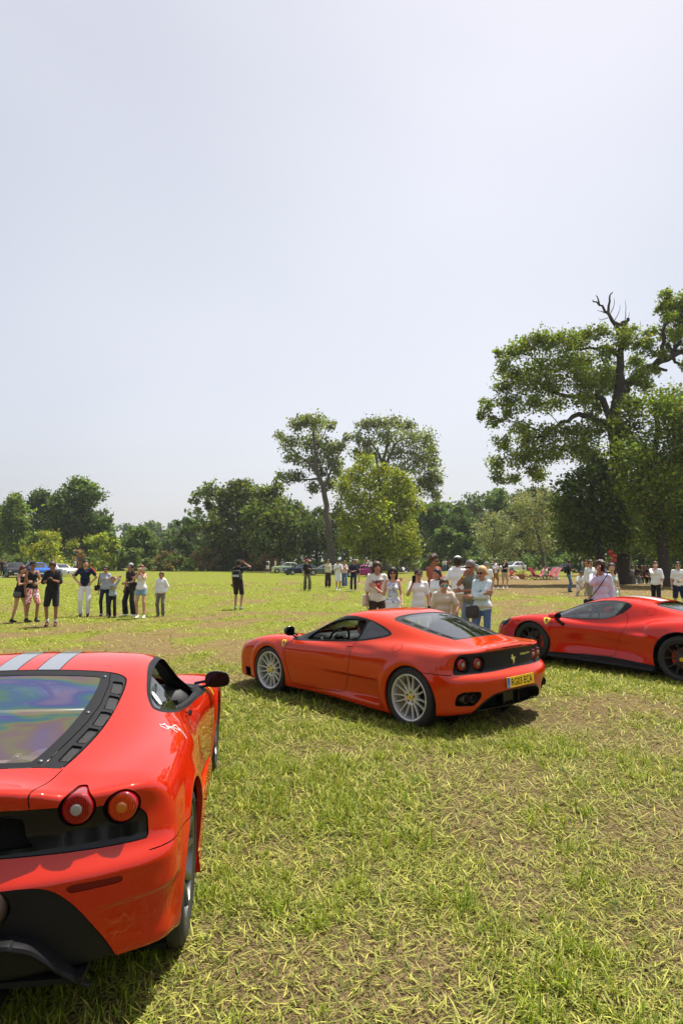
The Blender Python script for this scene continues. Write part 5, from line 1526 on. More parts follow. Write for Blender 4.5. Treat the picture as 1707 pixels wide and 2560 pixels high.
def px_blobs(L, d, ox=0, oy=0, sc=1., depth=.9, spread=1.0, seed=0, rs=1.0):
    """blob list in picture-plan units -> world ellipsoids at distance d"""
    r = np.random.default_rng(seed); out = []
    for cx, cy, rx, ry in L:
        k = sc*d/FPX; R_ = (rx+ry)/2*k
        p = at(ox+cx*sc, oy+cy*sc, d); p = p+np.array([0, r.uniform(-1, 1)*spread*R_*1.6, 0])
        out.append([*p, rx*k*rs, R_*depth, ry*k*rs])
    return np.array(out)
def px_line(L, d, ox=0, oy=0, sc=1.): return [at(ox+x*sc, oy+y*sc, d) for x, y in L]
def crown_blobs(px, top, bot, hw, d, n, seed, ybase=1432, spread=.9):
    """loose dome of blobs between picture heights top..bot, half width hw"""
    r = np.random.default_rng(seed); out = []
    for i in range(n):
        v = r.random()**.9; y = bot+(top-bot)*v
        w = hw*math.sqrt(max(.05, 1-(max(0, v-.45)/.58)**2)); x = px+r.uniform(-1, 1)*w*.82
        s = hw*r.uniform(.24, .42)*(1-.35*v)
        out.append((x, y+s*.5, s*1.15, s*.85))
    out.append((px, top+hw*.25, hw*.30, hw*.25))
    return px_blobs(out, d, spread=spread*1.3, seed=seed)
def mass_tree(name, label, px, top, bot, hw, d, n, col, seed, per=9., size=.30, group=None, bark=None, base=None, **kw):
    B = crown_blobs(px, top, bot, hw, d, n, seed); B[:, 3:6] *= 1.3
    g = at(px, 1432, d); b = np.array([g[0], d, float(gz(g[0], d))])
    z1 = B[:, 2].max(); tr = [b, b+np.array([.1*hw*d/FPX*.3, .2, z1*.4]), b+np.array([0, 0, z1*.8])]
    return tree(name, label, 'tree', b, tr, B, per, size, col, bark or M_bark, max(.12, .016*z1), seed, group, **kw)

def build_haze():
    m = bpy.data.materials.new('summer_haze'); m.use_nodes = True; nt = m.node_tree; nt.nodes.remove(nt.nodes['Principled BSDF'])
    v = nt.nodes.new('ShaderNodeVolumePrincipled'); v.inputs['Color'].default_value = (.90, .92, .97, 1); v.inputs['Density'].default_value = .00025; v.inputs['Anisotropy'].default_value = .2
    nt.links.new(v.outputs[0], nt.nodes['Material Output'].inputs['Volume'])
    mb = MB(); mb.box((0, 200, 15.5), (712, 512, 17.5)); o = mb.build('haze', m, None, False); return tag(o, kind='stuff')
def build_trees():
    # --- far wooded rise and the ridge behind: reads as one mass
    def wood(name, label, segs, d, per, size, col, seed, depth=14):
        r = np.random.default_rng(seed); L = []
        for x0, x1, t0, t1, bot in segs:
            x = x0
            while x < x1:
                t = t0+(t1-t0)*(x-x0)/(x1-x0)+r.uniform(-7, 7); w = r.uniform(16, 30)
                L.append((x, t+w*.7, w, w*.7)); y = t+w*1.6
                while y < bot:
                    L.append((x+r.uniform(-10, 10), y, w*1.1, w*.8)); y += w*1.1
                x += w*1.05
        B = px_blobs(L, d, spread=1.2, seed=seed)
        V, T, C = leaves(B, per, size, col, seed=seed)
        me = mk_mesh(name, V, T, leaf_mat('leaf'), None, False); col_attr(me, C)
        return tag(link(name, me), label, 'woodland', kind='stuff')
    wood('woodland', 'far wooded hillside fading behind the gap between the tree groups', [(255, 520, 1312, 1300, 1430)], 260, 1.6, .8, (.045, .070, .030), 5)
    wood('woodland', 'wooded ridge rising behind the olive trees', [(1040, 1230, 1262, 1232, 1430), (1230, 1420, 1232, 1225, 1430)], 150, 3.2, .46, (.040, .062, .018), 6)
    wood('woodland', 'dark wood closing the view behind the far trees', [(-300, 255, 1240, 1268, 1436), (255, 520, 1330, 1325, 1436), (490, 660, 1262, 1250, 1436), (660, 1250, 1290, 1272, 1436), (1230, 1900, 1268, 1235, 1436)], 132, 2.4, .46, (.036, .055, .015), 7)
    wood('undergrowth', 'tangled hedge of shrubs along the far edge of the meadow', [(-260, 640, 1392, 1388, 1436), (640, 1180, 1400, 1395, 1434), (1180, 1900, 1385, 1380, 1440)], 101, 8., .26, (.040, .062, .014), 8)
    r = np.random.default_rng(90); B = []          # the wood goes on round the meadow, behind the viewer too
    for k in range(150):
        a = r.uniform(R(118), R(422)); d = r.uniform(75, 95); x, y = d*math.cos(a-R(0)), d*math.sin(a)
        if y > 45: continue
        hh = r.uniform(8, 15); B += [(x, y, hh*.62, 4.2, 4.2, hh*.36), (x+1, y-1, hh*.25, 4.2, 4.2, hh*.28)]
    V, T, C = leaves(np.array(B), 0.5, 1.15, (.045, .068, .016), seed=9)
    me = mk_mesh('woodland', V, T, leaf_mat('leaf'), None, False); col_attr(me, C); tag(link('woodland', me), 'wood enclosing the meadow on its near side', 'woodland', kind='stuff')
    G = 'trees along the far edge of the meadow'
    dk, md, lt = (.034, .056, .013), (.050, .078, .018), (.075, .105, .020)
    # --- left group
    mass_tree('broadleaf_tree', 'tall round-topped green tree highest of the left-hand tree group', 200, 1202, 1372, 72, 108, 34, md, 21, per=11, group=G)
    mass_tree('broadleaf_tree', 'pale green tree at the far left edge above the dark parked car', 25, 1240, 1400, 62, 104, 26, lt, 22, per=10, group=G)
    mass_tree('broadleaf_tree', 'dark tree between the left edge tree and the tall round-topped tree', 105, 1228, 1395, 58, 113, 26, dk, 23, per=10, group=G)
    mass_tree('broadleaf_tree', 'dark tree cut off by the left picture edge', -75, 1232, 1400, 80, 112, 30, md, 24, per=9, group=G)
    mass_tree('broadleaf_tree', 'low olive-green tree right of the tall round-topped tree', 268, 1292, 1405, 44, 106, 18, md, 25, per=11, group=G)
    mass_tree('broadleaf_tree', 'rounded mid green tree standing in the gap between the groups', 350, 1320, 1415, 50, 103, 20, md, 26, per=11, group=G)
    mass_tree('broadleaf_tree', 'dark upright tree at the right side of the gap', 470, 1292, 1415, 36, 104, 16, dk, 27, per=12, group=G)
    S = 'bushes in front of the far trees'
    yl = (.150, .165, .018)
    for px, t, hw, c, sd, lb in ((125, 1322, 62, yl, 31, 'yellow-green bush left of the white parked car'), (258, 1334, 52, (.125, .15, .018), 32, 'yellow-green rounded bush behind the man in navy'), (196, 1372, 26, (.13, .10, .04), 33, 'brownish shrub between two yellow-green bushes'),
                             (330, 1372, 50, (.060, .085, .022), 34, 'loose grey-green shrub behind the bandana woman'), (420, 1378, 40, (.055, .075, .020), 35, 'dark shrub with reddish tips behind the boy in white'), (520, 1365, 42, (.075, .080, .028), 36, 'bronze-tipped shrub at the foot of the wide dark tree'),
                             (665, 1372, 46, (.150, .130, .060), 37, 'cream and rust flowering shrub left of the pale green saloon'), (20, 1390, 50, (.06, .085, .02), 38, 'bushy shrub behind the dark parked car')):
        B = crown_blobs(px, t, 1418, hw, 97, 16, sd); g = at(px, 1432, 97); b = np.array([g[0], 97, float(gz(g[0], 97))])
        tree('shrub', lb, 'shrub', b, [b, b+np.array([0, 0, .8]), b+np.array([.1, 0, 1.8])], B, 13, .22, c, M_bark, .08, sd, S, frac=.4, alt=(.20, .11, .05) if sd in (33, 35, 36, 37) else None, altp=.3)
    # --- wide dark group left of the tall pair (crop plan units)
    O1 = dict(ox=0, oy=1150, sc=.4464)
    L = [(1090, 230, 30, 18), (1130, 190, 55, 30), (1190, 175, 45, 40), (1160, 250, 35, 25), (1250, 215, 55, 45), (1310, 140, 35, 25), (1290, 180, 60, 40), (1360, 135, 40, 25), (1380, 180, 60, 40), (1340, 230, 80, 60), (1240, 290, 80, 60), (1420, 230, 70, 60), (1490, 190, 60, 45), (1540, 160, 50, 40), (1500, 250, 80, 60), (1560, 240, 70, 60), (1620, 260, 60, 50),
         (1210, 370, 70, 60), (1330, 340, 100, 70), (1460, 330, 100, 80), (1580, 330, 90, 80), (1250, 460, 90, 70), (1380, 450, 100, 80), (1500, 450, 100, 80), (1610, 450, 80, 80), (1190, 520, 70, 60), (1300, 550, 90, 60), (1430, 560, 100, 60), (1560, 560, 90, 60)]
    B = px_blobs(L, 99, seed=41, rs=1.2, **O1); b = at(605, 1432, 99); b[2] = float(gz(b[0], 99))
    tree('broadleaf_tree', 'wide dark green tree group of leaning stems left of the tall pair', 'tree', b, [b, b+np.array([.3, 0, 3.5]), b+np.array([-.6, 0, 8]), b+np.array([-1.2, 0, 12.5])], B, 11, .30, (.052, .074, .016), M_bark, .38, 41, G, alt=(.11, .12, .02), altp=.18)
    # --- tall pair
    O2 = dict(ox=640, oy=1000, sc=.319)
    L = [(190, 270, 50, 45), (330, 200, 80, 50), (400, 170, 70, 45), (480, 190, 100, 55), (570, 190, 55, 45), (280, 350, 85, 50), (430, 310, 100, 80), (560, 380, 100, 70), (650, 370, 60, 45), (300, 460, 70, 50), (420, 480, 100, 60), (600, 480, 70, 60), (235, 615, 70, 35), (330, 600, 75, 40), (450, 690, 50, 50), (560, 640, 60, 60), (705, 300, 40, 28), (640, 560, 50, 50), (500, 560, 60, 40)]
    tr = px_line([(600, 1290), (572, 1060), (545, 830), (520, 660), (475, 560), (455, 370), (450, 220)], 93, **O2)
    b = tr[0].copy(); b[2] = float(gz(b[0], 93)); tr[0] = b
    ex = [(px_line([(530, 690), (565, 600), (600, 520), (700, 340)], 93, **O2), .32, .05), (px_line([(495, 620), (420, 620), (330, 630), (230, 620)], 93, **O2), .2, .04), (px_line([(470, 540), (380, 470), (270, 370), (190, 280)], 93, **O2), .22, .04), (px_line([(455, 420), (520, 300), (560, 200)], 93, **O2), .18, .04)]
    tree('tall_tree', 'tall airy tree with bare lower trunk, left one of the tall pair', 'tree', b, tr, px_blobs(L, 93, seed=51, rs=1.15, **O2), 19, .22, (.082, .100, .030), M_bark2, .62, 51, G, extra=ex, frac=.8, clump=.34)
    L = [(860, 200, 75, 55), (960, 180, 90, 50), (1090, 190, 90, 55), (1190, 220, 55, 40), (780, 300, 55, 40), (880, 320, 80, 60), (1030, 300, 90, 60), (1180, 330, 100, 65), (1310, 320, 95, 55), (1385, 370, 50, 50), (800, 410, 65, 50), (920, 430, 75, 50), (1100, 440, 90, 50), (1270, 450, 100, 65), (1390, 480, 65, 60), (1190, 555, 110, 50), (1350, 590, 80, 65), (1420, 630, 50, 65), (1345, 690, 60, 65), (1400, 760, 45, 50), (1290, 640, 60, 50), (1080, 560, 80, 50), (960, 560, 60, 45), (1120, 650, 90, 60), (1220, 720, 70, 60)]
    tr = px_line([(1020, 1290), (1015, 1000), (1008, 760), (1012, 600), (1000, 480), (1030, 350), (1040, 240)], 98, **O2)
    b = tr[0].copy(); b[2] = float(gz(b[0], 98)); tr[0] = b
    ex = [(px_line([(1005, 560), (960, 420), (900, 330), (860, 210)], 98, **O2), .30, .05), (px_line([(1010, 520), (1080, 360), (1160, 300), (1320, 320)], 98, **O2), .30, .05), (px_line([(1010, 600), (1150, 500), (1280, 460), (1400, 620)], 98, **O2), .26, .04)]
    tree('tall_tree', 'tall spreading open-crowned tree behind the yellow-green tree', 'tree', b, tr, px_blobs(L, 98, seed=52, rs=1.15, **O2), 17, .22, (.082, .100, .031), M_bark2, .62, 52, G, extra=ex, frac=.85, clump=.34)
    L = [(850, 500, 95, 45), (790, 540, 70, 45), (960, 555, 80, 60), (740, 600, 90, 55), (690, 680, 75, 65), (860, 640, 130, 80), (1010, 690, 120, 90), (1130, 610, 95, 55), (1205, 680, 75, 75), (1100, 760, 120, 90), (760, 780, 130, 80), (930, 820, 150, 90), (1180, 820, 105, 80), (720, 950, 80, 100), (870, 960, 140, 110), (1040, 960, 140, 110), (1180, 950, 90, 90), (1270, 840, 50, 40), (720, 1090, 80, 90), (850, 1110, 120, 100), (1000, 1120, 130, 100), (1140, 1100, 100, 110), (1215, 1140, 65, 70), (800, 1190, 90, 60), (960, 1200, 110, 60), (1100, 1200, 90, 60)]
    b = at(945, 1434, 84); b[2] = float(gz(b[0], 84)); zt = 15.5
    tree('yellow_green_tree', 'bright yellow-green rounded tree in front of the tall pair', 'tree', b, [b, b+np.array([0, .2, 5]), b+np.array([.3, 0, 10]), b+np.array([-.3, 0, zt])], px_blobs(L, 84, seed=53, rs=1.15, **O2), 22, .20, (.100, .128, .010), M_bark, .42, 53, G, frac=.6, alt=(.19, .20, .014), altp=.3)
    L = [(660, 900, 70, 110), (560, 980, 110, 110), (430, 1000, 120, 110), (320, 1010, 110, 110), (250, 1100, 100, 90), (400, 1130, 120, 90), (560, 1130, 110, 90), (650, 1120, 70, 100), (350, 880, 100, 50), (230, 850, 90, 45), (150, 1000, 90, 90), (490, 880, 70, 50)]
    b = at(790, 1434, 100); b[2] = float(gz(b[0], 100))
    tree('broadleaf_tree', 'dark spreading tree filling in behind the bare trunk of the tall pair', 'tree', b, [b, b+np.array([0, 0, 3]), b+np.array([-.5, 0, 8])], px_blobs(L, 100, seed=54, **O2), 11, .27, (.040, .060, .015), M_bark, .3, 54, G)
    mass_tree('broadleaf_tree', 'greyish green tree to the right of the yellow-green tree', 1020, 1308, 1418, 40, 92, 18, (.085, .10, .045), 55, per=12, size=.22, group=G)
    for px, t, hw, c, sd, d, lb in ((1085, 1262, 56, md, 61, 118, 'mid green tree on the slope left of the olive trees'), (1150, 1262, 52, dk, 62, 112, 'dark oak on the slope behind the smaller olive tree'), (1250, 1225, 58, md, 63, 122, 'green tree crowning the slope behind the olive trees'), (1335, 1222, 60, dk, 64, 118, 'dark tree rising behind the larger olive tree'), (1120, 1322, 46, (.045, .07, .016), 65, 100, 'low dark tree behind the man in the white cap'),
                               (1400, 1240, 60, dk, 66, 110, 'dark tree filling the gap left of the great oak')):
        mass_tree('broadleaf_tree', lb, px, t, 1405, hw, d, 26, c, sd, per=10, group=G)
    # --- olives
    O3 = dict(ox=1060, oy=700, sc=.4126)
    ol = (.120, .135, .072)
    L = [(420, 1440, 70, 40), (480, 1450, 60, 40), (370, 1500, 70, 50), (460, 1520, 80, 60), (530, 1500, 50, 50), (350, 1580, 55, 60), (440, 1600, 80, 60), (520, 1590, 60, 60), (400, 1660, 60, 40), (490, 1670, 60, 40)]
    b = at(1235, 1440, 74); b[2] = float(gz(b[0], 74))
    tree('olive_tree', 'smaller silvery olive tree behind the two standing men', 'tree', b, [b, b+np.array([.2, 0, 1.4]), b+np.array([-.1, 0, 3.2]), b+np.array([.1, 0, 5.2])], px_blobs(L, 74, seed=71, **O3), 22, .17, ol, M_bark2, .25, 71, 'olive trees', frac=.8, aspect=.35)
    L = [(620, 1320, 80, 50), (700, 1310, 60, 45), (560, 1380, 70, 60), (660, 1400, 90, 70), (740, 1390, 70, 70), (590, 1480, 80, 70), (700, 1500, 90, 70), (790, 1480, 60, 80), (620, 1590, 80, 70), (720, 1600, 80, 70), (780, 1600, 60, 70)]
    b = at(1362, 1440, 70); b[2] = float(gz(b[0], 70))
    tree('olive_tree', 'larger silvery olive tree with leaning trunk beside the pink deck chairs', 'tree', b, [b, b+np.array([-.2, 0, 1.6]), b+np.array([-.6, 0, 3.8]), b+np.array([-1.0, 0, 6.6])], px_blobs(L, 70, seed=72, **O3), 22, .17, (.105, .115, .055), M_bark2, .34, 72, 'olive trees', frac=.8, aspect=.35)
    # --- great oak
    d = 47.
    oak = (.078, .108, .015)
    L = [(520, 430, 60, 45), (470, 520, 55, 50), (460, 440, 35, 30), (610, 400, 90, 60), (690, 370, 70, 40), (760, 370, 90, 60), (850, 350, 60, 40), (880, 400, 85, 60), (980, 350, 70, 45), (1070, 330, 55, 40), (560, 550, 100, 55), (700, 530, 105, 65), (850, 520, 110, 75), (1000, 480, 100, 75), (1090, 450, 70, 60), (1110, 560, 70, 70), (470, 640, 65, 40), (610, 650, 105, 50), (770, 640, 110, 60), (930, 620, 100, 70), (1050, 640, 75, 70), (380, 760, 45, 45), (350, 830, 28, 30), (440, 840, 55, 35), (530, 730, 90, 45), (640, 760, 95, 40), (790, 740, 90, 45), (920, 740, 90, 50), (1060, 760, 70, 60), (520, 820, 60, 30),
         (480, 990, 60, 50), (560, 900, 70, 40), (650, 950, 90, 55), (760, 930, 95, 50), (880, 920, 85, 50), (1000, 930, 90, 70), (450, 1110, 60, 55), (550, 1090, 80, 55), (660, 1060, 90, 55), (780, 1040, 95, 55), (900, 1030, 95, 65), (1020, 1050, 90, 80), (470, 1200, 50, 35), (550, 1200, 55, 35), (720, 1180, 55, 45), (650, 1150, 50, 35),
         (1240, 310, 45, 35), (1320, 400, 65, 55), (1280, 480, 65, 50), (1240, 400, 50, 40), (1290, 590, 70, 60), (1440, 120, 45, 40), (1410, 190, 40, 35), (1500, 160, 55, 60), (1560, 200, 60, 80), (1470, 240, 50, 35), (1540, 300, 60, 55), (1420, 300, 45, 35), (1350, 310, 30, 25), (1600, 400, 60, 60), (1650, 300, 60, 60), (1390, 560, 35, 25), (1220, 700, 60, 60), (1330, 640, 55, 40), (1700, 180, 70, 70), (1720, 420, 80, 80), (1410, 455, 55, 35), (1500, 350, 45, 40), (1590, 520, 60, 45), (1620, 230, 60, 60), (1560, 120, 45, 45), (1180, 380, 60, 60), (1170, 620, 60, 80)]
    ln = lambda P_: px_line(P_, d, **O3)
    tr = ln([(1208, 1850), (1200, 1500), (1180, 1150), (1150, 900), (1178, 700), (1190, 560), (1188, 440), (1195, 330)])
    b = tr[0].copy(); b[2] = float(gz(b[0], d)); tr[0] = b
    ex = [(ln([(1160, 1000), (1120, 890), (1000, 830), (900, 830), (790, 890), (680, 960)]), .40, .06), (ln([(1150, 900), (1080, 720), (960, 700), (820, 690), (680, 620), (520, 560)]), .30, .05), (ln([(1185, 460), (1120, 420), (1000, 410), (860, 430)]), .24, .05),
          (ln([(1185, 680), (1260, 600), (1390, 520), (1500, 460), (1640, 420)]), .46, .16), (ln([(1400, 515), (1440, 470), (1450, 380), (1450, 270), (1520, 230)]), .24, .08), (ln([(1520, 450), (1470, 390), (1480, 430)]), .2, .1), (ln([(1500, 462), (1540, 380), (1560, 300), (1560, 180)]), .22, .06), (ln([(1400, 530), (1470, 548)]), .13, .10), (ln([(1500, 470), (1540, 510), (1600, 520)]), .15, .06),
          (ln([(1195, 340), (1150, 270), (1110, 205), (1060, 150), (1020, 120)]), .22, .035), (ln([(1110, 205), (1120, 130), (1130, 85), (1142, 72)]), .12, .02), (ln([(1150, 270), (1185, 262), (1222, 248), (1236, 238)]), .20, .10), (ln([(1195, 340), (1200, 290), (1228, 244)]), .20, .10),
          (ln([(1060, 150), (1050, 110), (1040, 90)]), .08, .02), (ln([(1100, 200), (1070, 190), (1045, 185)]), .05, .012), (ln([(1120, 215), (1150, 150), (1148, 110)]), .04, .01), (ln([(1150, 250), (1180, 190), (1185, 150)]), .035, .008), (ln([(1215, 240), (1220, 170), (1215, 120)]), .035, .008), (ln([(1228, 244), (1240, 215), (1240, 195)]), .03, .008), (ln([(1110, 230), (1070, 240), (1050, 230)]), .03, .008), (ln([(1240, 370), (1290, 340), (1310, 280), (1305, 245)]), .035, .008), (ln([(830, 400), (835, 300), (840, 270)]), .03, .008), (ln([(950, 400), (945, 310), (910, 278)]), .03, .008), (ln([(1100, 320), (1060, 260), (1090, 240)]), .03, .01)]
    tree('oak_tree', 'great oak with dead antler top and long limb reaching right', 'tree', b, tr, px_blobs(L, d, seed=81, spread=.8, rs=1.13, **O3), 70, .115, oak, M_bark, .70, 81, None, extra=ex, frac=.7, clump=.31, alt=(.16, .17, .02), altp=.15)
    # dense evergreen growth under and in front of the oak
    L = [(1320, 750, 100, 70), (1250, 850, 90, 80), (1410, 790, 130, 90), (1540, 750, 100, 80), (1620, 720, 90, 80), (1300, 950, 120, 95), (1450, 930, 130, 95), (1570, 920, 110, 110), (1680, 860, 100, 120), (1230, 1080, 120, 95), (1400, 1100, 140, 105), (1550, 1100, 120, 110), (1680, 1100, 110, 120), (1240, 1240, 130, 110), (1400, 1270, 140, 120), (1560, 1280, 130, 120), (1690, 1300, 110, 130), (1330, 1400, 120, 90), (1490, 1430, 130, 100), (1640, 1450, 120, 110), (1420, 1560, 130, 90), (1580, 1580, 120, 90), (1690, 1580, 100, 90)]
    b = at(1660, 1442, 43); b[2] = float(gz(b[0], 43))
    tree('holm_oak', 'dense bright-topped evergreen tree in front of the oak at the right edge', 'tree', b, [b, b+np.array([0, 0, 2.4]), b+np.array([-.4, 0, 6]), b+np.array([-.2, 0, 12])], px_blobs(L, 43, seed=82, spread=.7, rs=1.2, **O3), 50, .125, (.058, .084, .011), M_bark, .5, 82, 'evergreens round the oak', frac=.5, alt=(.11, .13, .016), altp=.2)
    L = [(1080, 1150, 110, 80), (960, 1180, 90, 60), (880, 1260, 95, 75), (1010, 1290, 120, 95), (1140, 1300, 110, 110), (840, 1380, 85, 80), (960, 1420, 110, 90), (1090, 1440, 120, 100), (860, 1510, 95, 75), (990, 1540, 110, 80), (1110, 1560, 100, 80), (900, 1610, 90, 55), (1040, 1630, 90, 45), (1200, 1420, 90, 120), (1210, 1560, 90, 70)]
    b = at(1500, 1442, 45.5); b[2] = float(gz(b[0], 45.5))
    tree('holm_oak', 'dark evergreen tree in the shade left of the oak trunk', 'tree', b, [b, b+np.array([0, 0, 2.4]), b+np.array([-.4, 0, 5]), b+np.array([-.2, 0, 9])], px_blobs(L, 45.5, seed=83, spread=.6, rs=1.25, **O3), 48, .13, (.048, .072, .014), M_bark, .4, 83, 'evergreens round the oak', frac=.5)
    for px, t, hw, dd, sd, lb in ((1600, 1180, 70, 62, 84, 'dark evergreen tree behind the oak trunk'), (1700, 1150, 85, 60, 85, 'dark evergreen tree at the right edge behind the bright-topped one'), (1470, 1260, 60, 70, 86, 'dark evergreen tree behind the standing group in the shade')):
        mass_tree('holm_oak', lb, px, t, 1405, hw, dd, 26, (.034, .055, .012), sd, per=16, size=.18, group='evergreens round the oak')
# ---------------------------------------------------------------- people: one blended body mesh each, clothes and hair over it
def rotm(yaw=0, pitch=0, roll=0):
    return np.array((Matrix.Rotation(yaw, 3, 'Z') @ Matrix.Rotation(pitch, 3, 'Y') @ Matrix.Rotation(roll, 3, 'X')))
class Blob:
    """tapered capsules blended on a local grid"""
    def __init__(s): s.p = []
    def cap(s, a, b, r1, r2=None, k=.025): s.p.append((np.array(a, float), np.array(b, float), r1, r1 if r2 is None else r2, k)); return s
    def mesh(s, h, clips=()):
        A = np.array([np.minimum(a, b)-max(r, q) for a, b, r, q, k in s.p]).min(0)-2.5*h
        B = np.array([np.maximum(a, b)+max(r, q) for a, b, r, q, k in s.p]).max(0)+2.5*h
        n = np.ceil((B-A)/h).astype(int)+1
        ax = [A[i]+np.arange(n[i])*h for i in range(3)]
        S = np.full(n, .25)
        for a, b, r1, r2, k in s.p:
            m = max(r1, r2)+.06+h; lo = np.minimum(a, b)-m; hi = np.maximum(a, b)+m
            i0 = np.clip(((lo-A)/h).astype(int), 0, n-1); i1 = np.clip(((hi-A)/h).astype(int)+2, 1, n)
            X = ax[0][i0[0]:i1[0]][:, None, None]-a[0]; Y = ax[1][i0[1]:i1[1]][None, :, None]-a[1]; Z = ax[2][i0[2]:i1[2]][None, None, :]-a[2]
            d = b-a; L = max(d@d, 1e-9)
            t = np.clip((X*d[0]+Y*d[1]+Z*d[2])/L, 0, 1)
            f = np.sqrt((X-t*d[0])**2+(Y-t*d[1])**2+(Z-t*d[2])**2)-(r1+(r2-r1)*t)
            sl = (slice(i0[0], i1[0]), slice(i0[1], i1[1]), slice(i0[2], i1[2]))
            S[sl] = smin(S[sl], f, k)
        for o, nn, sm in clips:      # keep the side where (p-o).n < 0
            X = ax[0][:, None, None]; Y = ax[1][None, :, None]; Z = ax[2][None, None, :]
            if callable(o): f = o(X, Y, Z)
            else: f = (X-o[0])*nn[0]+(Y-o[1])*nn[1]+(Z-o[2])*nn[2]
            S = np.maximum(S, f)
        V, Q = surface_nets(S, tuple(A), h)
        return V, Q
def ik(a, b, l1, l2, hint):
    d = b-a; L = np.linalg.norm(d); m = (l1+l2)*.995
    if L > m: b = a+d*m/L; d = b-a; L = m
    c = (l1*l1-l2*l2+L*L)/(2*L); h = math.sqrt(max(l1*l1-c*c, 0)); u = d/L
    p = hint-u*(hint@u); p = p/max(np.linalg.norm(p), 1e-6)
    return a+u*c+p*h, b
_HAND = {}
def hand_mesh(curl, h=.0075):
    """palm along +x from the wrist, thumb on +y, palm facing -z; five separate fingers"""
    if curl in _HAND: return _HAND[curl]
    B = Blob()
    B.cap((0, 0, 0), (.045, 0, 0), .022, .026, .01).cap((.03, .022, 0), (.085, .026, 0), .015, .014, .008).cap((.03, -.022, 0), (.080, -.026, 0), .015, .013, .008).cap((.04, 0, 0), (.09, 0, 0), .016, .014, .008)
    for y, L, x0 in ((.030, .070, .090), (.010, .080, .094), (-.010, .074, .092), (-.030, .056, .084)):
        p = np.array([x0, y, 0.]); a = 0.
        for seg, t in ((.42, .45), (.33, .6), (.25, .4)):
            a += curl*t; q = p+L*seg*np.array([math.cos(a), y*.12, -math.sin(a)]); B.cap(p, q, .0095, .0085, .002); p = q
    B.cap((.02, .02, -.004), (.05, .052, -.012), .014, .011, .006).cap((.05, .052, -.012), (.078, .056, -.022-.01*curl), .011, .009, .003)
    _HAND[curl] = B.mesh(h); return _HAND[curl]
SKIN = {'light': (.50, .27, .18), 'mid': (.40, .20, .125), 'tan': (.31, .145, .085), 'pale': (.56, .34, .25)}
def skin_mat(t): return mat('skin_'+t, SKIN[t], .5, spec=.35, var=.10, vscale=9)
def cloth(name, col, rough=.85, var=.10): return mat('cloth_'+name, col, rough, spec=.15, sheen=.15, bump=.18, bscale=28, var=var, vscale=11)
C_ = {'white': (.72, .72, .74), 'offwhite': (.66, .62, .55), 'black': (.014, .014, .016), 'navy': (.012, .018, .045), 'grey': (.20, .21, .22), 'sage': (.155, .165, .135), 'lilac': (.53, .51, .66), 'rust': (.30, .085, .05), 'beige': (.56, .48, .38), 'chino': (.42, .31, .19), 'brown': (.045, .026, .02), 'jeans': (.075, .13, .25), 'ltjeans': (.17, .23, .32), 'denim': (.20, .31, .42), 'khaki': (.22, .20, .14), 'greyp': (.15, .14, .12), 'ochre': (.28, .13, .03), 'cream': (.60, .55, .40), 'pinkish': (.62, .47, .42), 'mint': (.33, .52, .47), 'olive': (.20, .19, .10), 'tanp': (.28, .18, .09), 'red': (.45, .02, .02), 'orange': (.50, .20, .06), 'dkbrown': (.03, .02, .018), 'hoodie': (.70, .71, .72), 'bluegrey': (.35, .38, .45), 'maroon': (.08, .012, .015)}
HAIRC = {'dark': (.018, .012, .009), 'brown': (.055, .030, .016), 'ltbrown': (.13, .075, .035), 'red': (.15, .018, .012), 'blond': (.52, .36, .17), 'grey': (.16, .15, .145), 'darkred': (.085, .012, .014)}
def pattern_mat(name, a, b, scale, thr=.5):
    if name in MATS: return MATS[name]
    m, nt, bs = new_mat(name); L = nt.links; tc = nt.nodes.new('ShaderNodeTexCoord'); v = nt.nodes.new('ShaderNodeTexVoronoi'); v.inputs['Scale'].default_value = scale
    L.new(tc.outputs['Object'], v.inputs['Vector']); r = nt.nodes.new('ShaderNodeValToRGB'); e = r.color_ramp.elements
    e[0].position = thr*.7; e[0].color = (*a, 1); e[1].position = thr; e[1].color = (*b, 1); L.new(v.outputs['Distance'], r.inputs[0]); L.new(r.outputs[0], bs.inputs['Base Color']); bs.inputs['Roughness'].default_value = .85
    MATS[name] = m; return m
ARMS = {   # hand target from the shoulder (left side), elbow hint
    'down': ((.05, .07, -.53), (-1, .4, 0)), 'hip': ((.05, .02, -.40), (-.35, 1, .0)), 'cross': ((.20, -.27, -.27), (.2, .8, -1)), 'cross2': ((.17, -.24, -.20), (.2, .8, -1)), 'face': ((.27, -.12, .10), (.3, .5, -1)), 'chest': ((.28, -.10, -.20), (-.2, .6, -1)), 'waist': ((.24, -.13, -.33), (-.4, .8, -.5)),
    'chin': ((.15, -.17, .09), (.4, .5, -1)), 'head': ((.0, -.08, .27), (.15, 1, .15)), 'point': ((.34, -.16, .02), (.2, .6, -1)), 'ear': ((.12, .02, .21), (.5, 1, -.3)), 'knee': ((.34, -.02, -.34), (0, 1, -.2)), 'pocket': ((.03, .05, -.48), (-1, .7, 0)), 'fwd': ((.22, .06, -.47), (-1, .3, 0)), 'back': ((-.14, .07, -.51), (-1, .3, 0)), 'phone': ((.26, .04, -.02), (0, .4, -1)), 'shoulder': ((-.06, .26, -.14), (0, .3, -1)), 'wheel': ((.45, -.02, -.13), (.0, .5, -1))}
PEOPLE = []
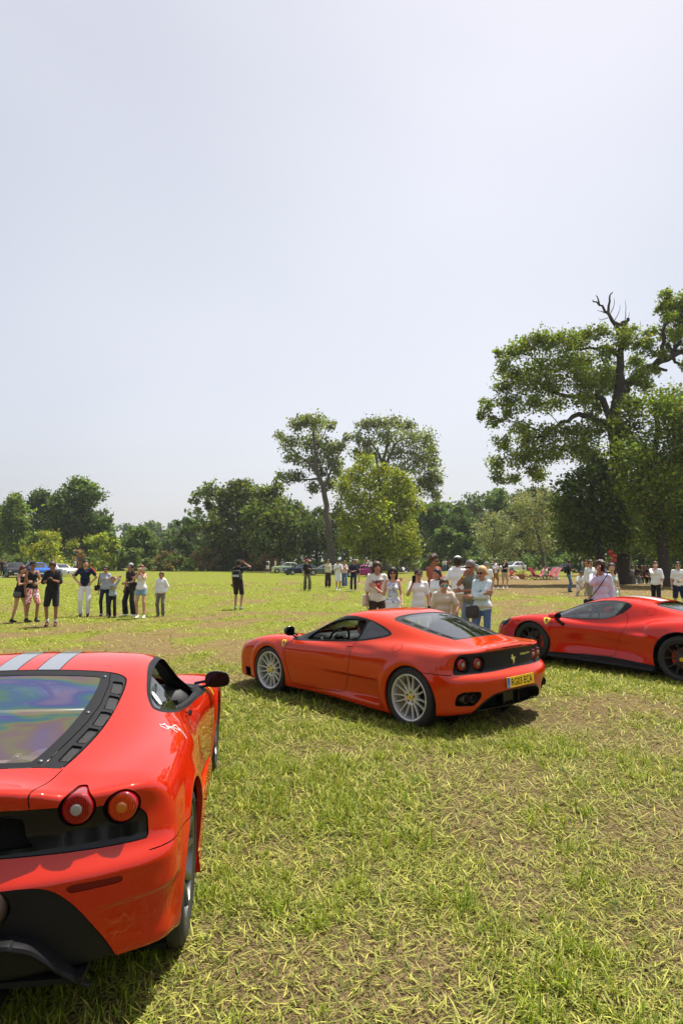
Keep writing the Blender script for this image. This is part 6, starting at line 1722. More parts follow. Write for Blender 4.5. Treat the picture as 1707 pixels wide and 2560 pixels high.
def person(px, py, label, yaw=0, H=1.75, d=None, sex='m', skin='mid', arms=('down', 'down'), legs='stand', top=('tee', 'white'), bot=('trousers', 'jeans'), shoes='white', hair=('short', 'dark'), head=(0, 0), cap=None, glasses=False, lean=0., lod=1, group=None, fat=.91, child=False, seatz=None, socks=None, pos=None, chair_z=None):
    """px,py: where the feet stand in the plan; d overrides the distance; yaw 0 faces the camera, 90 faces right"""
    if pos is None:
        if d is None:
            d = 30.
            for _ in range(8):
                x = (px-853.5)/FPX*d*1.0; z = float(gz(x, d)); p0 = at(px, py, d); d = d*(CAMH-z)/max(CAMH-p0[2], 1e-3)
        P = at(px, py, d); x, y = P[0], d
        z = float(gz(x, y))
    else: x, y, z = pos
    hs = H/1.75; sh = .152 if sex == 'm' else .130
    if child: sh = .14
    h = ({0: .023, 1: .040, 2: .055}[lod] if lod else (.023 if (d or 50) < 16.5 else .031))/hs
    lean = R(lean)
    # --- skeleton in a 1.75 m frame: x forward, y left
    pelz = .94; kneeh = np.array([1., 0, 0])
    if legs == 'crouch': pelz = .40
    elif legs == 'half': pelz = .66
    elif legs == 'sit': pelz = .52 if seatz is None else seatz/hs
    elif legs == "lie": pelz = .20
    elif legs == "drive": pelz = .42
    pel = np.array([0, 0, pelz])
    RB = rotm(0, lean, 0)
    up = lambda v: pel+RB@(np.array(v, float)-np.array([0, 0, .94]))
    J = {}
    for s, n in ((1, 'L'), (-1, 'R')):
        hip = pel+np.array([0, s*.085, -.02])
        f = {'stand': (0, s*.105, .085), 'wide': (0, s*.17, .085), 'walk': (.20*s, s*.07, .085), 'walk2': (-.22*s, s*.07, .085), 'relax': (.06*s, s*.12, .085), 'crouch': (.10+.10*s, s*.16, .085), 'half': (.16*s+.04, s*.15, .085), 'sit': (.46, s*.13, .085), 'step': (-.02 if s > 0 else .26, s*.08, .085), 'lie': (.75, s*.1, .10), 'drive': (.75, s*.10, pelz-.12)}[legs]
        f = np.array(f); kh = np.array([1., s*.25, .3 if legs in ('crouch', 'sit') else 0])
        k, f = ik(hip, f, .43, .43, kh)
        J['hip'+n], J['kn'+n], J['an'+n] = hip, k, f
        S = up((0, s*sh, 1.435)); tg, hi = ARMS[arms[0] if s > 0 else arms[1]]
        t = S+RB@(np.array(tg)*np.array([1, s, 1])); e, w = ik(S, t, .29, .255, RB@(np.array(hi)*np.array([1., s, 1])))
        J['sh'+n], J['el'+n], J['wr'+n] = S, e, w
    nk = up((.0, 0, 1.49)); HR = rotm(R(head[0]), lean*.5+R(head[1])); hc = nk+HR@np.array([.02, 0, .13])
    hd = lambda v: nk+HR@np.array(v, float)
    g = fat; fem = sex == 'f'
    def torso(B, o):
        B.cap(up((0, -.075, 1.33)), up((0, .075, 1.33)), .096*g+o if not fem else .083*g+o, k=.035)
        B.cap(up((.005, -.055, 1.16)), up((.005, .055, 1.16)), (.090 if not fem else .074)*g+o, k=.045)
        B.cap(up((.0, -.065, 1.02)), up((.0, .065, 1.02)), (.094 if not fem else .094)*g+o, k=.045)
        B.cap(up((-.01, -sh+.02, 1.425)), up((-.01, sh-.02, 1.425)), .047+o, k=.04)
        if fem and not child:
            for s in (1, -1): B.cap(up((.075, s*.065, 1.30)), up((.085, s*.07, 1.285)), .044+o*.8, k=.025)
    def pelvis(B, o):
        B.cap(pel+np.array([-.01, -.07, .02]), pel+np.array([-.01, .07, .02]), .098*g+o, k=.035)
        B.cap(pel+np.array([-.03, -.07, -.05]), pel+np.array([-.03, .07, -.05]), .090*g+o, k=.035)
    def leg(B, n, o, t0=0., t1=2., flare=0.):
        a, k, f = J['hip'+n], J['kn'+n], J['an'+n]
        B.cap(a, k, .078*g+o, .052+o+flare*.4, k=.03)
        if t1 > 1: B.cap(k, f+np.array([0, 0, -.02]), .052+o+flare*.4, (.038 if flare == 0 else .040)+o*1.1+flare, k=.03)
    B = Blob(); torso(B, 0); pelvis(B, 0)
    for n, s in (('L', 1), ('R', -1)):
        leg(B, n, 0)
        S, e, w = J['sh'+n], J['el'+n], J['wr'+n]
        B.cap(S, e, .050*(1 if not fem else .86), .039*(1 if not fem else .86), k=.03); B.cap(e, w, .040*(1 if not fem else .88), .026, k=.02)
        B.cap(J['an'+n], J['an'+n]+np.array([.10, 0, -.045]), .036, .03, k=.02)
        if lod > 0:
            u = unit(w-e); B.cap(w, w+u*.075, .027, .030, k=.01); B.cap(w+u*.07, w+u*.14, .026, .016, k=.01); B.cap(w+u*.03, w+u*.07+np.array([.03, -s*.02, 0]), .015, .012, k=.006)
    hsz = 1.0 if not child else 1.12
    B.cap(up((-.01, 0, 1.42)), hd((.0, 0, .07)), .056 if not fem else .046, .052 if not fem else .043, k=.03)
    B.cap(hd((.005, 0, .125)), hd((.0, 0, .165)), .083*hsz, .086*hsz, k=.03)
    B.cap(hd((.045, 0, .072)), hd((.06, 0, .065)), .047*hsz, .038*hsz, k=.03); B.cap(hd((.065, 0, .125)), hd((.07, 0, .10)), .042*hsz, k=.02)
    B.cap(hd((.095*hsz, 0, .128)), hd((.116*hsz, 0, .100)), .010, .014, k=.012)
    for s in (1, -1): B.cap(hd((-.005, s*.086*hsz, .125)), hd((-.008, s*.088*hsz, .095)), .018, .012, k=.008)
    V, Q = B.mesh(h)
    VV, FF = [V], [Q]; nv = len(V)
    if lod == 0:
        for n, s in (('L', 1), ('R', -1)):
            e, w = J['el'+n], J['wr'+n]; u = unit(w-e); a = arms[0] if s > 0 else arms[1]
            th = np.array([1., 0, .2]) if a in ('down', 'back', 'fwd', 'pocket') else (np.array([0, 0, 1.]))
            th = th-u*(th@u); th = unit(th); nm = np.cross(u, th)*(1 if s > 0 else -1)
            hv, hf = hand_mesh(1.5 if a in ('phone', 'face', 'chest', 'waist', 'wheel') else .55)
            M = np.stack([u, th, np.cross(u, th)], 1)
            if s > 0: hv2 = hv*np.array([1, 1, -1]); hf2 = hf[:, ::-1]
            else: hv2, hf2 = hv, hf
            VV.append(hv2@M.T+w); FF.append(hf2+nv); nv += len(hv)
    V = np.concatenate(VV); Q = np.concatenate(FF)
    o = thing('person', label, 'person', (x, y, z), (0, 0, R(-90+yaw)), group)
    obj('body', V*hs, Q, skin_mat(skin), o)
    # --- clothes
    def put(name, B, m, clips=(), hh=None):
        V, Q = B.mesh(hh or h, clips)
        if len(Q): return obj(name, V*hs, Q, m, o)
    kind, col = top; tm = col if not isinstance(col, str) else cloth(col, C_[col])
    T = Blob(); loose = {'tee': .014, 'polo': .012, 'shirt': .016, 'tank': .008, 'blouse': .018, 'hoodie': .026, 'over': .017, 'crop': .009, 'dress': .008, 'vest': .014}[kind]
    torso(T, loose)
    if kind != 'crop': pelvis_o = loose*.8; T.cap(pel+RB@np.array([-.005, -.068, .04]), pel+RB@np.array([-.005, .068, .04]), .102*g+loose, k=.035)
    hem = {'tee': .03, 'polo': .0, 'shirt': -.02, 'tank': .04, 'blouse': -.02, 'hoodie': .02, 'over': -.05, 'crop': .16, 'dress': .04, 'vest': -.02}[kind]
    clips = [(pel+RB@np.array([0, 0, hem-.06]), RB@np.array([0, 0, -1.]), 0)]
    sl = {'tee': .78, 'polo': .72, 'shirt': 1.5, 'tank': 0, 'blouse': 1.75, 'hoodie': 1.92, 'over': .95, 'crop': .35, 'dress': 0, 'vest': .05}[kind]
    for n in 'LR':
        S, e, w = J['sh'+n], J['el'+n], J['wr'+n]
        if sl > 0: T.cap(S, S+(e-S)*min(sl, 1), .050+loose*.8, .042+loose*.9+(.012 if kind == 'over' else 0), k=.022)
        if sl > 1: T.cap(e, e+(w-e)*(sl-1), .044+loose*.7, .034+loose*.6, k=.02)
    if kind == 'hoodie': T.cap(up((-.07, -.07, 1.48)), up((-.07, .07, 1.48)), .055, k=.04)
    # collar opening
    T.cap(up((-.02, -.03, 1.46)), up((-.02, .03, 1.46)), .062+loose*.3, k=.02)
    clips.append((lambda X, Y, Z, c=up((.035, 0, 1.525)): -(np.sqrt((X-c[0])**2+(Y-c[1])**2+((Z-c[2]))**2)-(.068 if kind not in ('tank', 'dress') else .115)), None, 0))
    put({'tee': 't_shirt', 'over': 't_shirt', 'polo': 'polo_shirt', 'shirt': 'shirt', 'tank': 'tank_top', 'blouse': 'blouse', 'hoodie': 'hooded_top', 'crop': 'crop_top', 'dress': 'dress_top', 'vest': 'waistcoat'}[kind], T, tm, clips)
    kind2, col2 = bot; bm = col2 if not isinstance(col2, str) else cloth(col2+'_b', C_[col2])
    L = Blob(); clips = [(pel+RB@np.array([0, 0, .085]), RB@np.array([0, 0, 1.]), 0)]
    if kind2 == 'skirt':
        kz = .55
        L.cap(pel+np.array([0, -.05, .06]), pel+np.array([0, .05, .06]), .125, k=.05); L.cap(pel+np.array([0, 0, .05]), np.array([.02, 0, pelz-.42]), .13, .27, k=.06)
        clips.append((np.array([0, 0, pelz-.40]), np.array([0, 0, -1.]), 0))
    else:
        pelvis(L, .010)
        for n in 'LR':
            fl = {'trousers': .014, 'wide': .045, 'slim': .004, 'shorts': .0, 'mini': 0.}[kind2]
            leg(L, n, {'trousers': .016, 'wide': .016, 'slim': .008, 'shorts': .030, 'mini': .016}[kind2], t1=1 if kind2 in ('shorts', 'mini') else 2, flare=fl)
        if kind2 in ('shorts', 'mini'):
            fr = .93 if kind2 == 'shorts' else .42
            kz = min((J['hip'+n]+(J['kn'+n]-J['hip'+n])*fr)[2] for n in 'LR')
            if legs not in ('sit', 'crouch', 'lie', 'drive'): clips.append((np.array([0, 0, kz]), np.array([0, 0, -1.]), 0))
        else: clips.append((np.array([0, 0, .075]), np.array([0, 0, -1.]), 0))
    put({'trousers': 'trousers', 'wide': 'trousers', 'slim': 'trousers', 'shorts': 'shorts', 'mini': 'shorts', 'skirt': 'skirt'}[kind2], L, bm, clips)
    sm = cloth('shoe_'+shoes, C_[shoes], .6)
    for n, s in (('L', 1), ('R', -1)):
        a = J['an'+n]; Sh = Blob()
        Sh.cap(a+np.array([-.035, 0, -.045]), a+np.array([.06, 0, -.045]), .042, .042, k=.02).cap(a+np.array([.06, 0, -.048]), a+np.array([.165, s*.015, -.055]), .042, .032, k=.02).cap(a+np.array([-.02, 0, -.02]), a+np.array([.02, 0, .01]), .043, .046, k=.02)
        put('shoe', Sh, sm, [(a+np.array([0, 0, -.083]), np.array([0, 0, -1.]), 0)], min(h, .026))
        if socks: put('sock', Blob().cap(a+np.array([0, 0, 0]), a+(J['kn'+n]-a)*.25, .042, .048), cloth('sock_'+socks, C_[socks]), ())
    # --- hair and headwear
    st, hc_ = hair; hm = mat('hair_'+hc_, HAIRC[hc_], .45, spec=.35, bump=.6, bscale=90, var=.35, vscale=40)
    def headfn(fn): 
        Hi = HR.T
        return lambda X, Y, Z: fn(*[(X-nk[0])*Hi[i, 0]+(Y-nk[1])*Hi[i, 1]+(Z-nk[2])*Hi[i, 2] for i in range(3)])
    if st != 'bald':
        Hr = Blob(); t = {'short': .009, 'curly': .016, 'buzz': .004, 'long': .010, 'bun': .008, 'bob': .014, 'fringe': .012, 'tied': .010}[st]
        Hr.cap(hd((-.012, 0, .135)), hd((-.01, 0, .172)), .086*hsz+t, .088*hsz+t, k=.03)
        clips = [(headfn(lambda u, v, w: .108+.55*np.maximum(u+.0, -.012)+(.0)-w), None, 0)]
        if st in ('short', 'buzz', 'curly', 'bun', 'tied'): clips = [(headfn(lambda u, v, w: np.maximum(.100+1.05*np.maximum(u, -.045)-w, .060-w)), None, 0)]
        if st in ('long', 'bob', 'fringe', 'tied'):
            ln = {'long': .36, 'bob': .10, 'fringe': .10, 'tied': .25}[st]
            cl2 = Blob()
            for v in (-.075, -.04, 0, .04, .075):
                q = 0 if st != 'tied' else .8
                Hr.cap(hd((-.045 if abs(v) < .06 else -.015, v*hsz*(1.05-q), .13)), hd((-.075 if abs(v) < .06 else -.035, v*(1.15-q), .10-ln*(1 if abs(v) < .06 else .85))), .040+t*.4, .030, k=.03)
            clips = [(headfn(lambda u, v, w: np.where(w > .03, .128-.25*np.abs(v)+.85*np.maximum(u, -.04)-w, -.2) if st != 'fringe' else np.where(w > .03, .13+.0*u-w-(.2*(u < .05)), -.2)), None, 0)]
        if st == 'curly':
            rr = np.random.default_rng(int(abs(px))+7)
            for _ in range(22):
                q = unit(rr.normal(size=3)+np.array([-.2, 0, .6])); Hr.cap(hd(np.array([-.005, 0, .165])+q*.098), hd(np.array([-.005, 0, .168])+q*.104), .026, k=.012)
        if st == 'bun': Hr.cap(hd((-.07, 0, .24)), hd((-.085, 0, .25)), .040, k=.015)
        put('hair', Hr, hm, clips, min(h, .024))
    if cap:
        cm = cloth('cap_'+cap, C_[cap], .8); K = Blob().cap(hd((-.005, 0, .15)), hd((-.005, 0, .182)), .100*hsz, .092*hsz, k=.02)
        put('cap', K, cm, [(headfn(lambda u, v, w: .160-w), None, 0)], min(h, .024))
        Br = MB(); out = [(.06, -.085), (.12, -.075), (.165, -.045), (.18, 0), (.165, .045), (.12, .075), (.06, .085)]
        zz = lambda u, v: .166-.10*(u-.06)-1.4*v*v
        n = len(out); Br.add([hd((u*hsz, v*hsz, zz(u, v)+e))*hs for e in (0, .008) for u, v in out], [list(range(n))[::-1], list(range(n, 2*n))]+[(i, (i+1) % n, n+(i+1) % n, n+i) for i in range(n)])
        Br.build('cap_brim', cm, o, False)
    fm = MB()
    if glasses:
        for s in (1, -1):
            ow = [(math.cos(a)*.029, math.sin(a)*.021) for a in np.linspace(0, 2*math.pi, 10, endpoint=False)]
            for dx in (0, .006): fm.add([hd((.104*hsz+dx-.25*abs(u+s*.034)**1.3, u+s*.034, v+.128)) *hs for u, v in ow], [list(range(10))[::-1] if dx == 0 else list(range(10))])
            fm.tube([tuple(hd((.098*hsz, s*.062, .132))*hs), tuple(hd((.0, s*.093*hsz, .130))*hs)], .004, 5)
        fm.tube([tuple(hd((.106*hsz, -.012, .133))*hs), tuple(hd((.106*hsz, .012, .133))*hs)], .004, 5)
        gm = M_gloss if glasses is True else mat('lens_'+glasses, {'teal': (.02, .42, .46)}[glasses], .1, .6)
        fm.build('sunglasses', gm, o, False)
    elif lod < 2:
        e = MB()
        for s in (1, -1): e.sphere(tuple(hd((.088*hsz, s*.033, .130))*hs), .0105*hs, 8, 5, (.6, 1.1, .7)); e.tube([tuple(hd((.094*hsz, s*.018, .150))*hs), tuple(hd((.085*hsz, s*.052, .150))*hs)], .0045, 5)
        e.build('eyes', mat('eye_dark', (.02, .014, .012), .3), o)
    if lod < 2:
        mth = MB(); mth.tube([tuple(hd((.088*hsz, -.024, .063))*hs), tuple(hd((.101*hsz, 0, .064))*hs), tuple(hd((.088*hsz, .024, .063))*hs)], .006, 5); mth.build('mouth', mat('lip', (.30, .10, .08), .5), o)
    W_ = Matrix.LocRotScale(Vector((x, y, z)), Euler((0, 0, R(-90+yaw))), Vector((hs, hs, hs)))
    J.update(nk=nk, pel=pel, hd=hd, up=up, W=W_, obj=o, yaw=yaw, hs=hs, HR=HR)
    PEOPLE.append(J); return J
def held(J, name, label, cat, hand, dims, m, off=(0, 0, 0), rot=(0, 0, 0), group=None, screen=None):
    """small boxy thing placed at a person's hand; top-level, in world coordinates"""
    p = J['W'] @ Vector(J['wr'+hand]+unit(J['wr'+hand]-J['el'+hand])*.08+np.array(off))
    mb = MB(); mb.box((0, 0, 0), dims, bev=min(dims)*.5)
    t = thing(name, label, cat, p, (R(rot[0]), R(rot[1]), R(-90+J['yaw']+rot[2])), group)
    mb.build('casing', m, t)
    if screen is not None:
        s = MB(); s.box((dims[0]+.0006 if screen == '+' else -dims[0]-.0006, 0, 0), (.0005, dims[1]*.88, dims[2]*.92)); s.build('screen' if name == 'phone' else 'lens', M_gloss, t, False)
    return t
def bag(J, name, label, cat, p, dims, m, strap=None, group=None, rot=0, mstrap=None):
    """bag hanging at body point p (1.75 m frame) with a strap polyline in the same frame"""
    w = J['W'] @ Vector(p); t = thing(name, label, cat, w, (0, 0, R(-90+J['yaw']+rot)), group)
    B = MB(); B.box((0, 0, 0), dims, bev=min(dims)*.6); B.build('pouch', m, t)
    f = MB(); f.box((dims[0]*.75, 0, -dims[2]*.25), (dims[0]*.5, dims[1]*.7, dims[2]*.5), bev=min(dims)*.35); f.build('pocket', m, t)
    if strap:
        Wi = t.matrix_basis.inverted()
        s = MB(); s.tube([tuple(Wi @ (J['W'] @ Vector(q))) for q in catmull(strap, False, 5)], .014, 6, flat=(.35, 1.3)); s.build('strap', mstrap or m, t)
    return t
def camera_thing(J, hand, label):
    p = J['W'] @ Vector((J['wrL']+J['wrR'])/2+np.array([.08, 0, .01])) if hand == 'both' else J['W'] @ Vector(J['wr'+hand]+np.array([.03, 0, -.05]))
    t = thing('photo_camera', label, 'camera', p, (0, 0, R(-90+J['yaw'])))
    b = MB(); b.box((0, 0, 0), (.030, .068, .045), bev=.012); b.box((0, 0, .05), (.022, .025, .014), bev=.008); b.build('camera_body', M_black, t, auto=40)
    l = MB(); l.lathe([(.0, .11), (.030, .11), (.036, .10), (.034, .02), (.034, 0)], 18, 'x'); l.build('lens', M_gloss, t, auto=40)
    return t
def build_people():
    blk = cloth('bag_black', (.013, .013, .014), .6); strap = lambda s, f=.12: [(f*.6, s*.17, 1.47), (f+.06, s*.03, 1.32), (f+.03, -s*.13, 1.10), (.02, -s*.19, .98)]
    G1 = 'onlookers standing on the left of the meadow'
    # ---- left group
    J = person(48, 1556, 'red-haired woman in a short black outfit looking at her phone, at the far left', 78, 1.66, sex='f', skin='light', arms=('chest', 'chest'), legs='walk', top=('tank', 'black'), bot=('mini', 'black'), shoes='black', hair=('bob', 'darkred'), head=(0, 14), lod=0, lean=4, fat=1.08)
    held(J, 'phone', 'phone in the hands of the red-haired woman in black', 'phone', 'L', (.005, .036, .072), M_black, rot=(0, -50, 0), screen='-')
    bag(J, 'handbag', 'grey crossbody bag at the hip of the red-haired woman in black', 'bag', (.06, -.20, .86), (.05, .11, .075), cloth('bag_grey', (.09, .09, .095), .6), [(.03, -.19, .92), (.11, -.05, 1.2), (.03, .13, 1.47)], rot=-80)
    J = person(78, 1555, 'man in black tank top and black cap behind the red-haired woman', 50, 1.78, skin='tan', arms=('waist', 'down'), legs='relax', top=('tank', 'black'), bot=('shorts', pattern_mat('print_redwhite', (.55, .03, .04), (.72, .66, .66), 22, .6)), shoes='black', hair=('buzz', 'dark'), cap='black', lod=0, head=(0, 4))
    J = person(129, 1566, 'man with bun in black tee and shorts bending over his camera', 12, 1.80, skin='tan', arms=('chest', 'chest'), legs='stand', top=('over', 'black'), bot=('shorts', 'black'), shoes='maroon', hair=('bun', 'brown'), head=(0, 34), lod=0, socks='white')
    camera_thing(J, 'both', 'black camera held by the man with the bun')
    bag(J, 'backpack', 'black backpack on the man with the bun', 'backpack', (-.17, 0, 1.22), (.07, .15, .22), blk, [(-.10, .13, 1.42), (.02, .14, 1.50), (.13, .13, 1.36), (.06, .17, 1.14), (-.08, .15, 1.05)])
    J = person(211, 1541, 'man in navy polo and white trousers with hands on hips', 14, 1.82, skin='light', arms=('hip', 'hip'), legs='stand', top=('polo', 'navy'), bot=('trousers', 'white'), shoes='black', hair=('short', 'dark'), head=(22, 0), lod=0)
    for s, n in ((1, 'L'), (-1, 'R')):
        S, e = J['sh'+n], J['el'+n]; mb = MB()
        u = unit(e-S); nn = unit(np.array([.25, s*.5, .9])-u*(np.array([.25, s*.5, .9])@u))
        for dy, c in ((-.022, 0), (0, 1), (.022, 2)):
            mb.cur = c; sd = np.cross(u, nn)
            mb.tube([tuple((q+nn*.071+sd*dy)*J['hs']) for q in (S-u*.09+np.array([0, 0, .004]), S, S+u*.10, S+u*.20)], .008, 5)
        mb.build('shoulder_stripes', [cloth('st_red', (.55, .03, .03)), cloth('st_white', (.75, .75, .76)), cloth('st_blue', (.05, .12, .4))], J['obj'])
    J = person(262, 1540, 'woman in grey top and sunglasses behind the child', 6, 1.62, sex='f', skin='light', arms=('shoulder', 'down'), legs='stand', top=('tee', 'bluegrey'), bot=('slim', 'navy'), shoes='black', hair=('bob', 'dark'), glasses=True, lod=0)
    bag(J, 'handbag', 'dark handbag on the shoulder of the woman in grey', 'bag', (0, -.26, .98), (.05, .10, .09), blk, [(0, -.26, 1.06), (.02, -.22, 1.3), (0, -.17, 1.5), (-.05, -.2, 1.25), (-.04, -.25, 1.06)])
    J = person(281, 1544, 'child in grey tee with both hands on the head', 4, 1.28, d=None, skin='light', arms=('head', 'head'), legs='relax', top=('tee', 'bluegrey'), bot=('trousers', 'black'), shoes='black', hair=('short', 'dark'), child=True, lod=0)
    mb = MB(); V = J['up']((.145, 0, 1.27))
    mb.box((V[0]*J['hs'], 0, V[2]*J['hs']), (.004, .05, .055), bev=.003); mb.build('shirt_print', pattern_mat('print_yellow', (.65, .50, .03), (.02, .02, .02), 30, .5), J['obj'], False)
    J = person(325, 1541, 'woman with patterned headscarf, brown crop top and black trousers', -22, 1.70, sex='f', skin='mid', arms=('waist', 'down'), legs='wide', top=('crop', 'dkbrown'), bot=('wide', 'black'), shoes='white', hair=('long', 'dark'), head=(-28, 0), lod=0)
    K = Blob().cap(J['hd']((-.01, 0, .155)), J['hd']((-.012, 0, .19)), .101, .096); HRt = J['HR'].T; nk = J['nk']
    V, Q = K.mesh(.02, [(lambda X, Y, Z: .165-.25*((X-nk[0])*HRt[0, 0]+(Y-nk[1])*HRt[0, 1])-((X-nk[0])*HRt[2, 0]+(Y-nk[1])*HRt[2, 1]+(Z-nk[2])*HRt[2, 2])*1.0+.0, None, 0)])
    obj('headscarf', V*J['hs'], Q, pattern_mat('print_scarf', (.70, .68, .64), (.06, .06, .07), 22, .5), J['obj'])
    J = person(352, 1546, 'red-haired woman in white vest and denim shorts filming with her phone', 2, 1.66, sex='f', skin='light', arms=('face', 'face'), legs='relax', top=('tank', 'white'), bot=('mini', 'denim'), shoes='white', hair=('long', 'red'), lod=0, fat=1.06)
    held(J, 'phone', 'pale phone raised by the woman in denim shorts', 'phone', 'R', (.005, .075, .037), cloth('phone_pale', (.55, .50, .38), .4), off=(.03, .10, .02), screen='-')
    bag(J, 'tote_bag', 'black tote bag hanging from the shoulder of the woman in denim shorts', 'bag', (-.02, -.27, 1.05), (.07, .14, .13), blk, [(0, -.24, 1.17), (.0, -.19, 1.42), (-.02, -.16, 1.5), (-.06, -.2, 1.4), (-.06, -.25, 1.17)])
    person(402, 1541, 'boy in white hooded top and grey trousers standing alone', -6, 1.42, skin='mid', arms=('pocket', 'down'), legs='relax', top=('hoodie', 'hoodie'), bot=('trousers', 'greyp'), shoes='black', hair=('short', 'brown'), child=True, lod=0)
    # ---- man seen from behind
    J = person(595, 1524, 'man seen from behind in black cap and black tee, raising a phone', 168, 1.82, skin='mid', arms=('down', 'ear'), legs='relax', top=('tee', 'black'), bot=('shorts', 'dkbrown'), shoes='grey', hair=('buzz', 'dark'), cap='black', lod=0)
    held(J, 'phone', 'phone held to the ear by the man seen from behind', 'phone', 'R', (.005, .036, .072), M_black, screen='+')
    t = bag(J, 'backpack', 'black backpack with white lettering on the man seen from behind', 'backpack', (-.18, 0, 1.20), (.075, .15, .20), blk, [(-.10, .13, 1.42), (.02, .14, 1.50), (.13, .13, 1.36), (.06, .17, 1.14), (-.08, .15, 1.05)], rot=180)
    V, T = text_tris('VANS', .11, 0, .004); obj('lettering', np.stack([np.full(len(V), .118), V[:, 0], V[:, 1]-.01], 1), T, cloth('print_white', (.75, .75, .75)), t, smooth=False)
    camera_thing(J, 'L', 'black camera hanging at the side of the man seen from behind')
    # ---- walkers in the middle distance
    J = person(768, 1476, 'man in red cap, black tee and camouflage trousers', 10, 1.76, skin='light', arms=('chest', 'down'), legs='relax', top=('over', 'black'), bot=('wide', pattern_mat('camo', (.045, .05, .022), (.12, .10, .055), 9, .5)), shoes='black', hair=('short', 'brown'), cap='red', glasses=True, lod=1)
    person(820, 1469, 'long-haired woman in cream blouse and brown trousers walking', -4, 1.74, sex='f', skin='light', arms=('fwd', 'back'), legs='step', top=('shirt', 'cream'), bot=('wide', 'brown'), shoes='brown', hair=('long', 'brown'), lod=1)
    J = person(845, 1477, 'youth in white tee and white shorts with a backpack', 2, 1.76, skin='mid', arms=('chest', 'chest'), legs='step', top=('over', 'white'), bot=('shorts', 'white'), shoes='white', hair=('curly', 'dark'), head=(0, 30), lod=1, socks='white')
    bag(J, 'backpack', 'black backpack on the youth in white', 'backpack', (-.17, 0, 1.22), (.07, .14, .20), blk, [(-.10, .13, 1.42), (.02, .14, 1.50), (.15, .13, 1.36), (.06, .18, 1.14), (-.08, .15, 1.05)])
    J = person(861, 1468, 'girl in pale pink top and blue jeans looking at a phone', 6, 1.66, sex='f', skin='light', arms=('chest', 'chest'), legs='walk', top=('blouse', 'pinkish'), bot=('wide', 'jeans'), shoes='pinkish', hair=('long', 'ltbrown'), head=(0, 16), lod=1)
    held(J, 'phone', 'phone in the hands of the girl in pale pink', 'phone', 'L', (.005, .036, .072), M_black, rot=(0, -40, 0))
    person(884, 1478, 'youth all in navy walking with clasped hands', -14, 1.74, skin='mid', arms=('waist', 'waist'), legs='step', top=('over', 'navy'), bot=('trousers', 'navy'), shoes='white', hair=('curly', 'dark'), lod=1)
    person(893, 1462, 'blond woman in black behind the youth in navy', 12, 1.72, sex='f', skin='light', arms=('down', 'down'), legs='stand', top=('tee', 'black'), bot=('mini', 'black'), shoes='white', hair=('long', 'blond'), lod=2)
    person(916, 1441, 'woman in long pale dress by the magenta car', 70, 1.74, sex='f', skin='mid', arms=('face', 'down'), legs='stand', top=('dress', 'bluegrey'), bot=('skirt', 'bluegrey'), shoes='white', hair=('long', 'brown'), lod=2)
    person(926, 1440, 'woman in white shirt and black shorts by the magenta car', -40, 1.74, sex='f', skin='mid', arms=('waist', 'down'), legs='stand', top=('shirt', 'white'), bot=('mini', 'black'), shoes='white', hair=('long', 'ltbrown'), lod=2)
    J = person(669, 1434, 'man in white tee and shorts with dark backpack by the pale saloon', 165, 1.76, skin='tan', arms=('down', 'down'), legs='stand', top=('tee', 'white'), bot=('shorts', 'white'), shoes='white', hair=('short', 'darkred'), lod=2)
    bag(J, 'backpack', 'dark backpack on the man by the pale saloon', 'backpack', (-.17, 0, 1.22), (.07, .15, .22), blk)
    person(688, 1433, 'man in cream shirt and tan trousers in front of the pale saloon', 100, 1.78, skin='tan', arms=('waist', 'down'), legs='stand', top=('tee', 'cream'), bot=('trousers', 'tanp'), shoes='brown', hair=('short', 'brown'), lod=2)
    # ---- behind the orange-red car
    J = person(943, 1590, 'young man in white tee with a red lobster print', 6, 1.80, d=14.3, skin='mid', arms=('shoulder', 'down'), legs='stand', top=('over', 'offwhite'), bot=('trousers', 'brown'), shoes='white', hair=('fringe', 'brown'), lod=0)
    lobster_print(J)
    bag(J, 'tote_bag', 'cream tote bag on the arm of the man with the lobster print', 'bag', (-.10, -.21, .93), (.02, .09, .13), cloth('bag_cream', (.66, .62, .55)), [(-.04, -.25, 1.12), (-.04, -.22, 1.34), (-.02, -.17, 1.5)])
    J = person(982, 1590, 'woman in blue and white patterned sundress with sunglasses', -4, 1.68, d=14.0, sex='f', skin='light', arms=('fwd', 'shoulder'), legs='stand', top=('dress', pattern_mat('print_blue', (.16, .20, .30), (.62, .64, .68), 26, .42)), bot=('skirt', pattern_mat('print_white_blue', (.30, .36, .46), (.70, .70, .70), 9, .36)), shoes='white', hair=('fringe', 'dark'), glasses=True, lod=0)
    J = person(1047, 1590, 'youth in white polo and black cap taking a picture with his phone', 4, 1.64, d=13.7, skin='light', arms=('down', 'phone'), legs='stand', top=('polo', 'white'), bot=('trousers', 'white'), shoes='white', hair=('short', 'brown'), cap='black', lod=0)
    held(J, 'phone', 'black phone held up by the youth in the black cap', 'phone', 'R', (.006, .037, .075), M_black, off=(.02, .01, .06), screen='-')
    b = MB(); p = J['hd']((.094, 0, .205)); mx = Matrix.Translation(Vector(p*J['hs'])) @ Matrix.Rotation(R(-18), 4, 'Y')
    b.cur = 0; b.disc(.034, .002, 18, 'x', mtx=mx); b.cur = 1; b.disc(.027, .003, 18, 'x', mtx=mx); b.cur = 0; b.box((.004, 0, 0), (.001, .010, .015), mx)
    b.build('cap_badge', [cloth('badge_peach', (.72, .38, .26)), cloth('badge_black', (.02, .02, .02))], J['obj'], False)
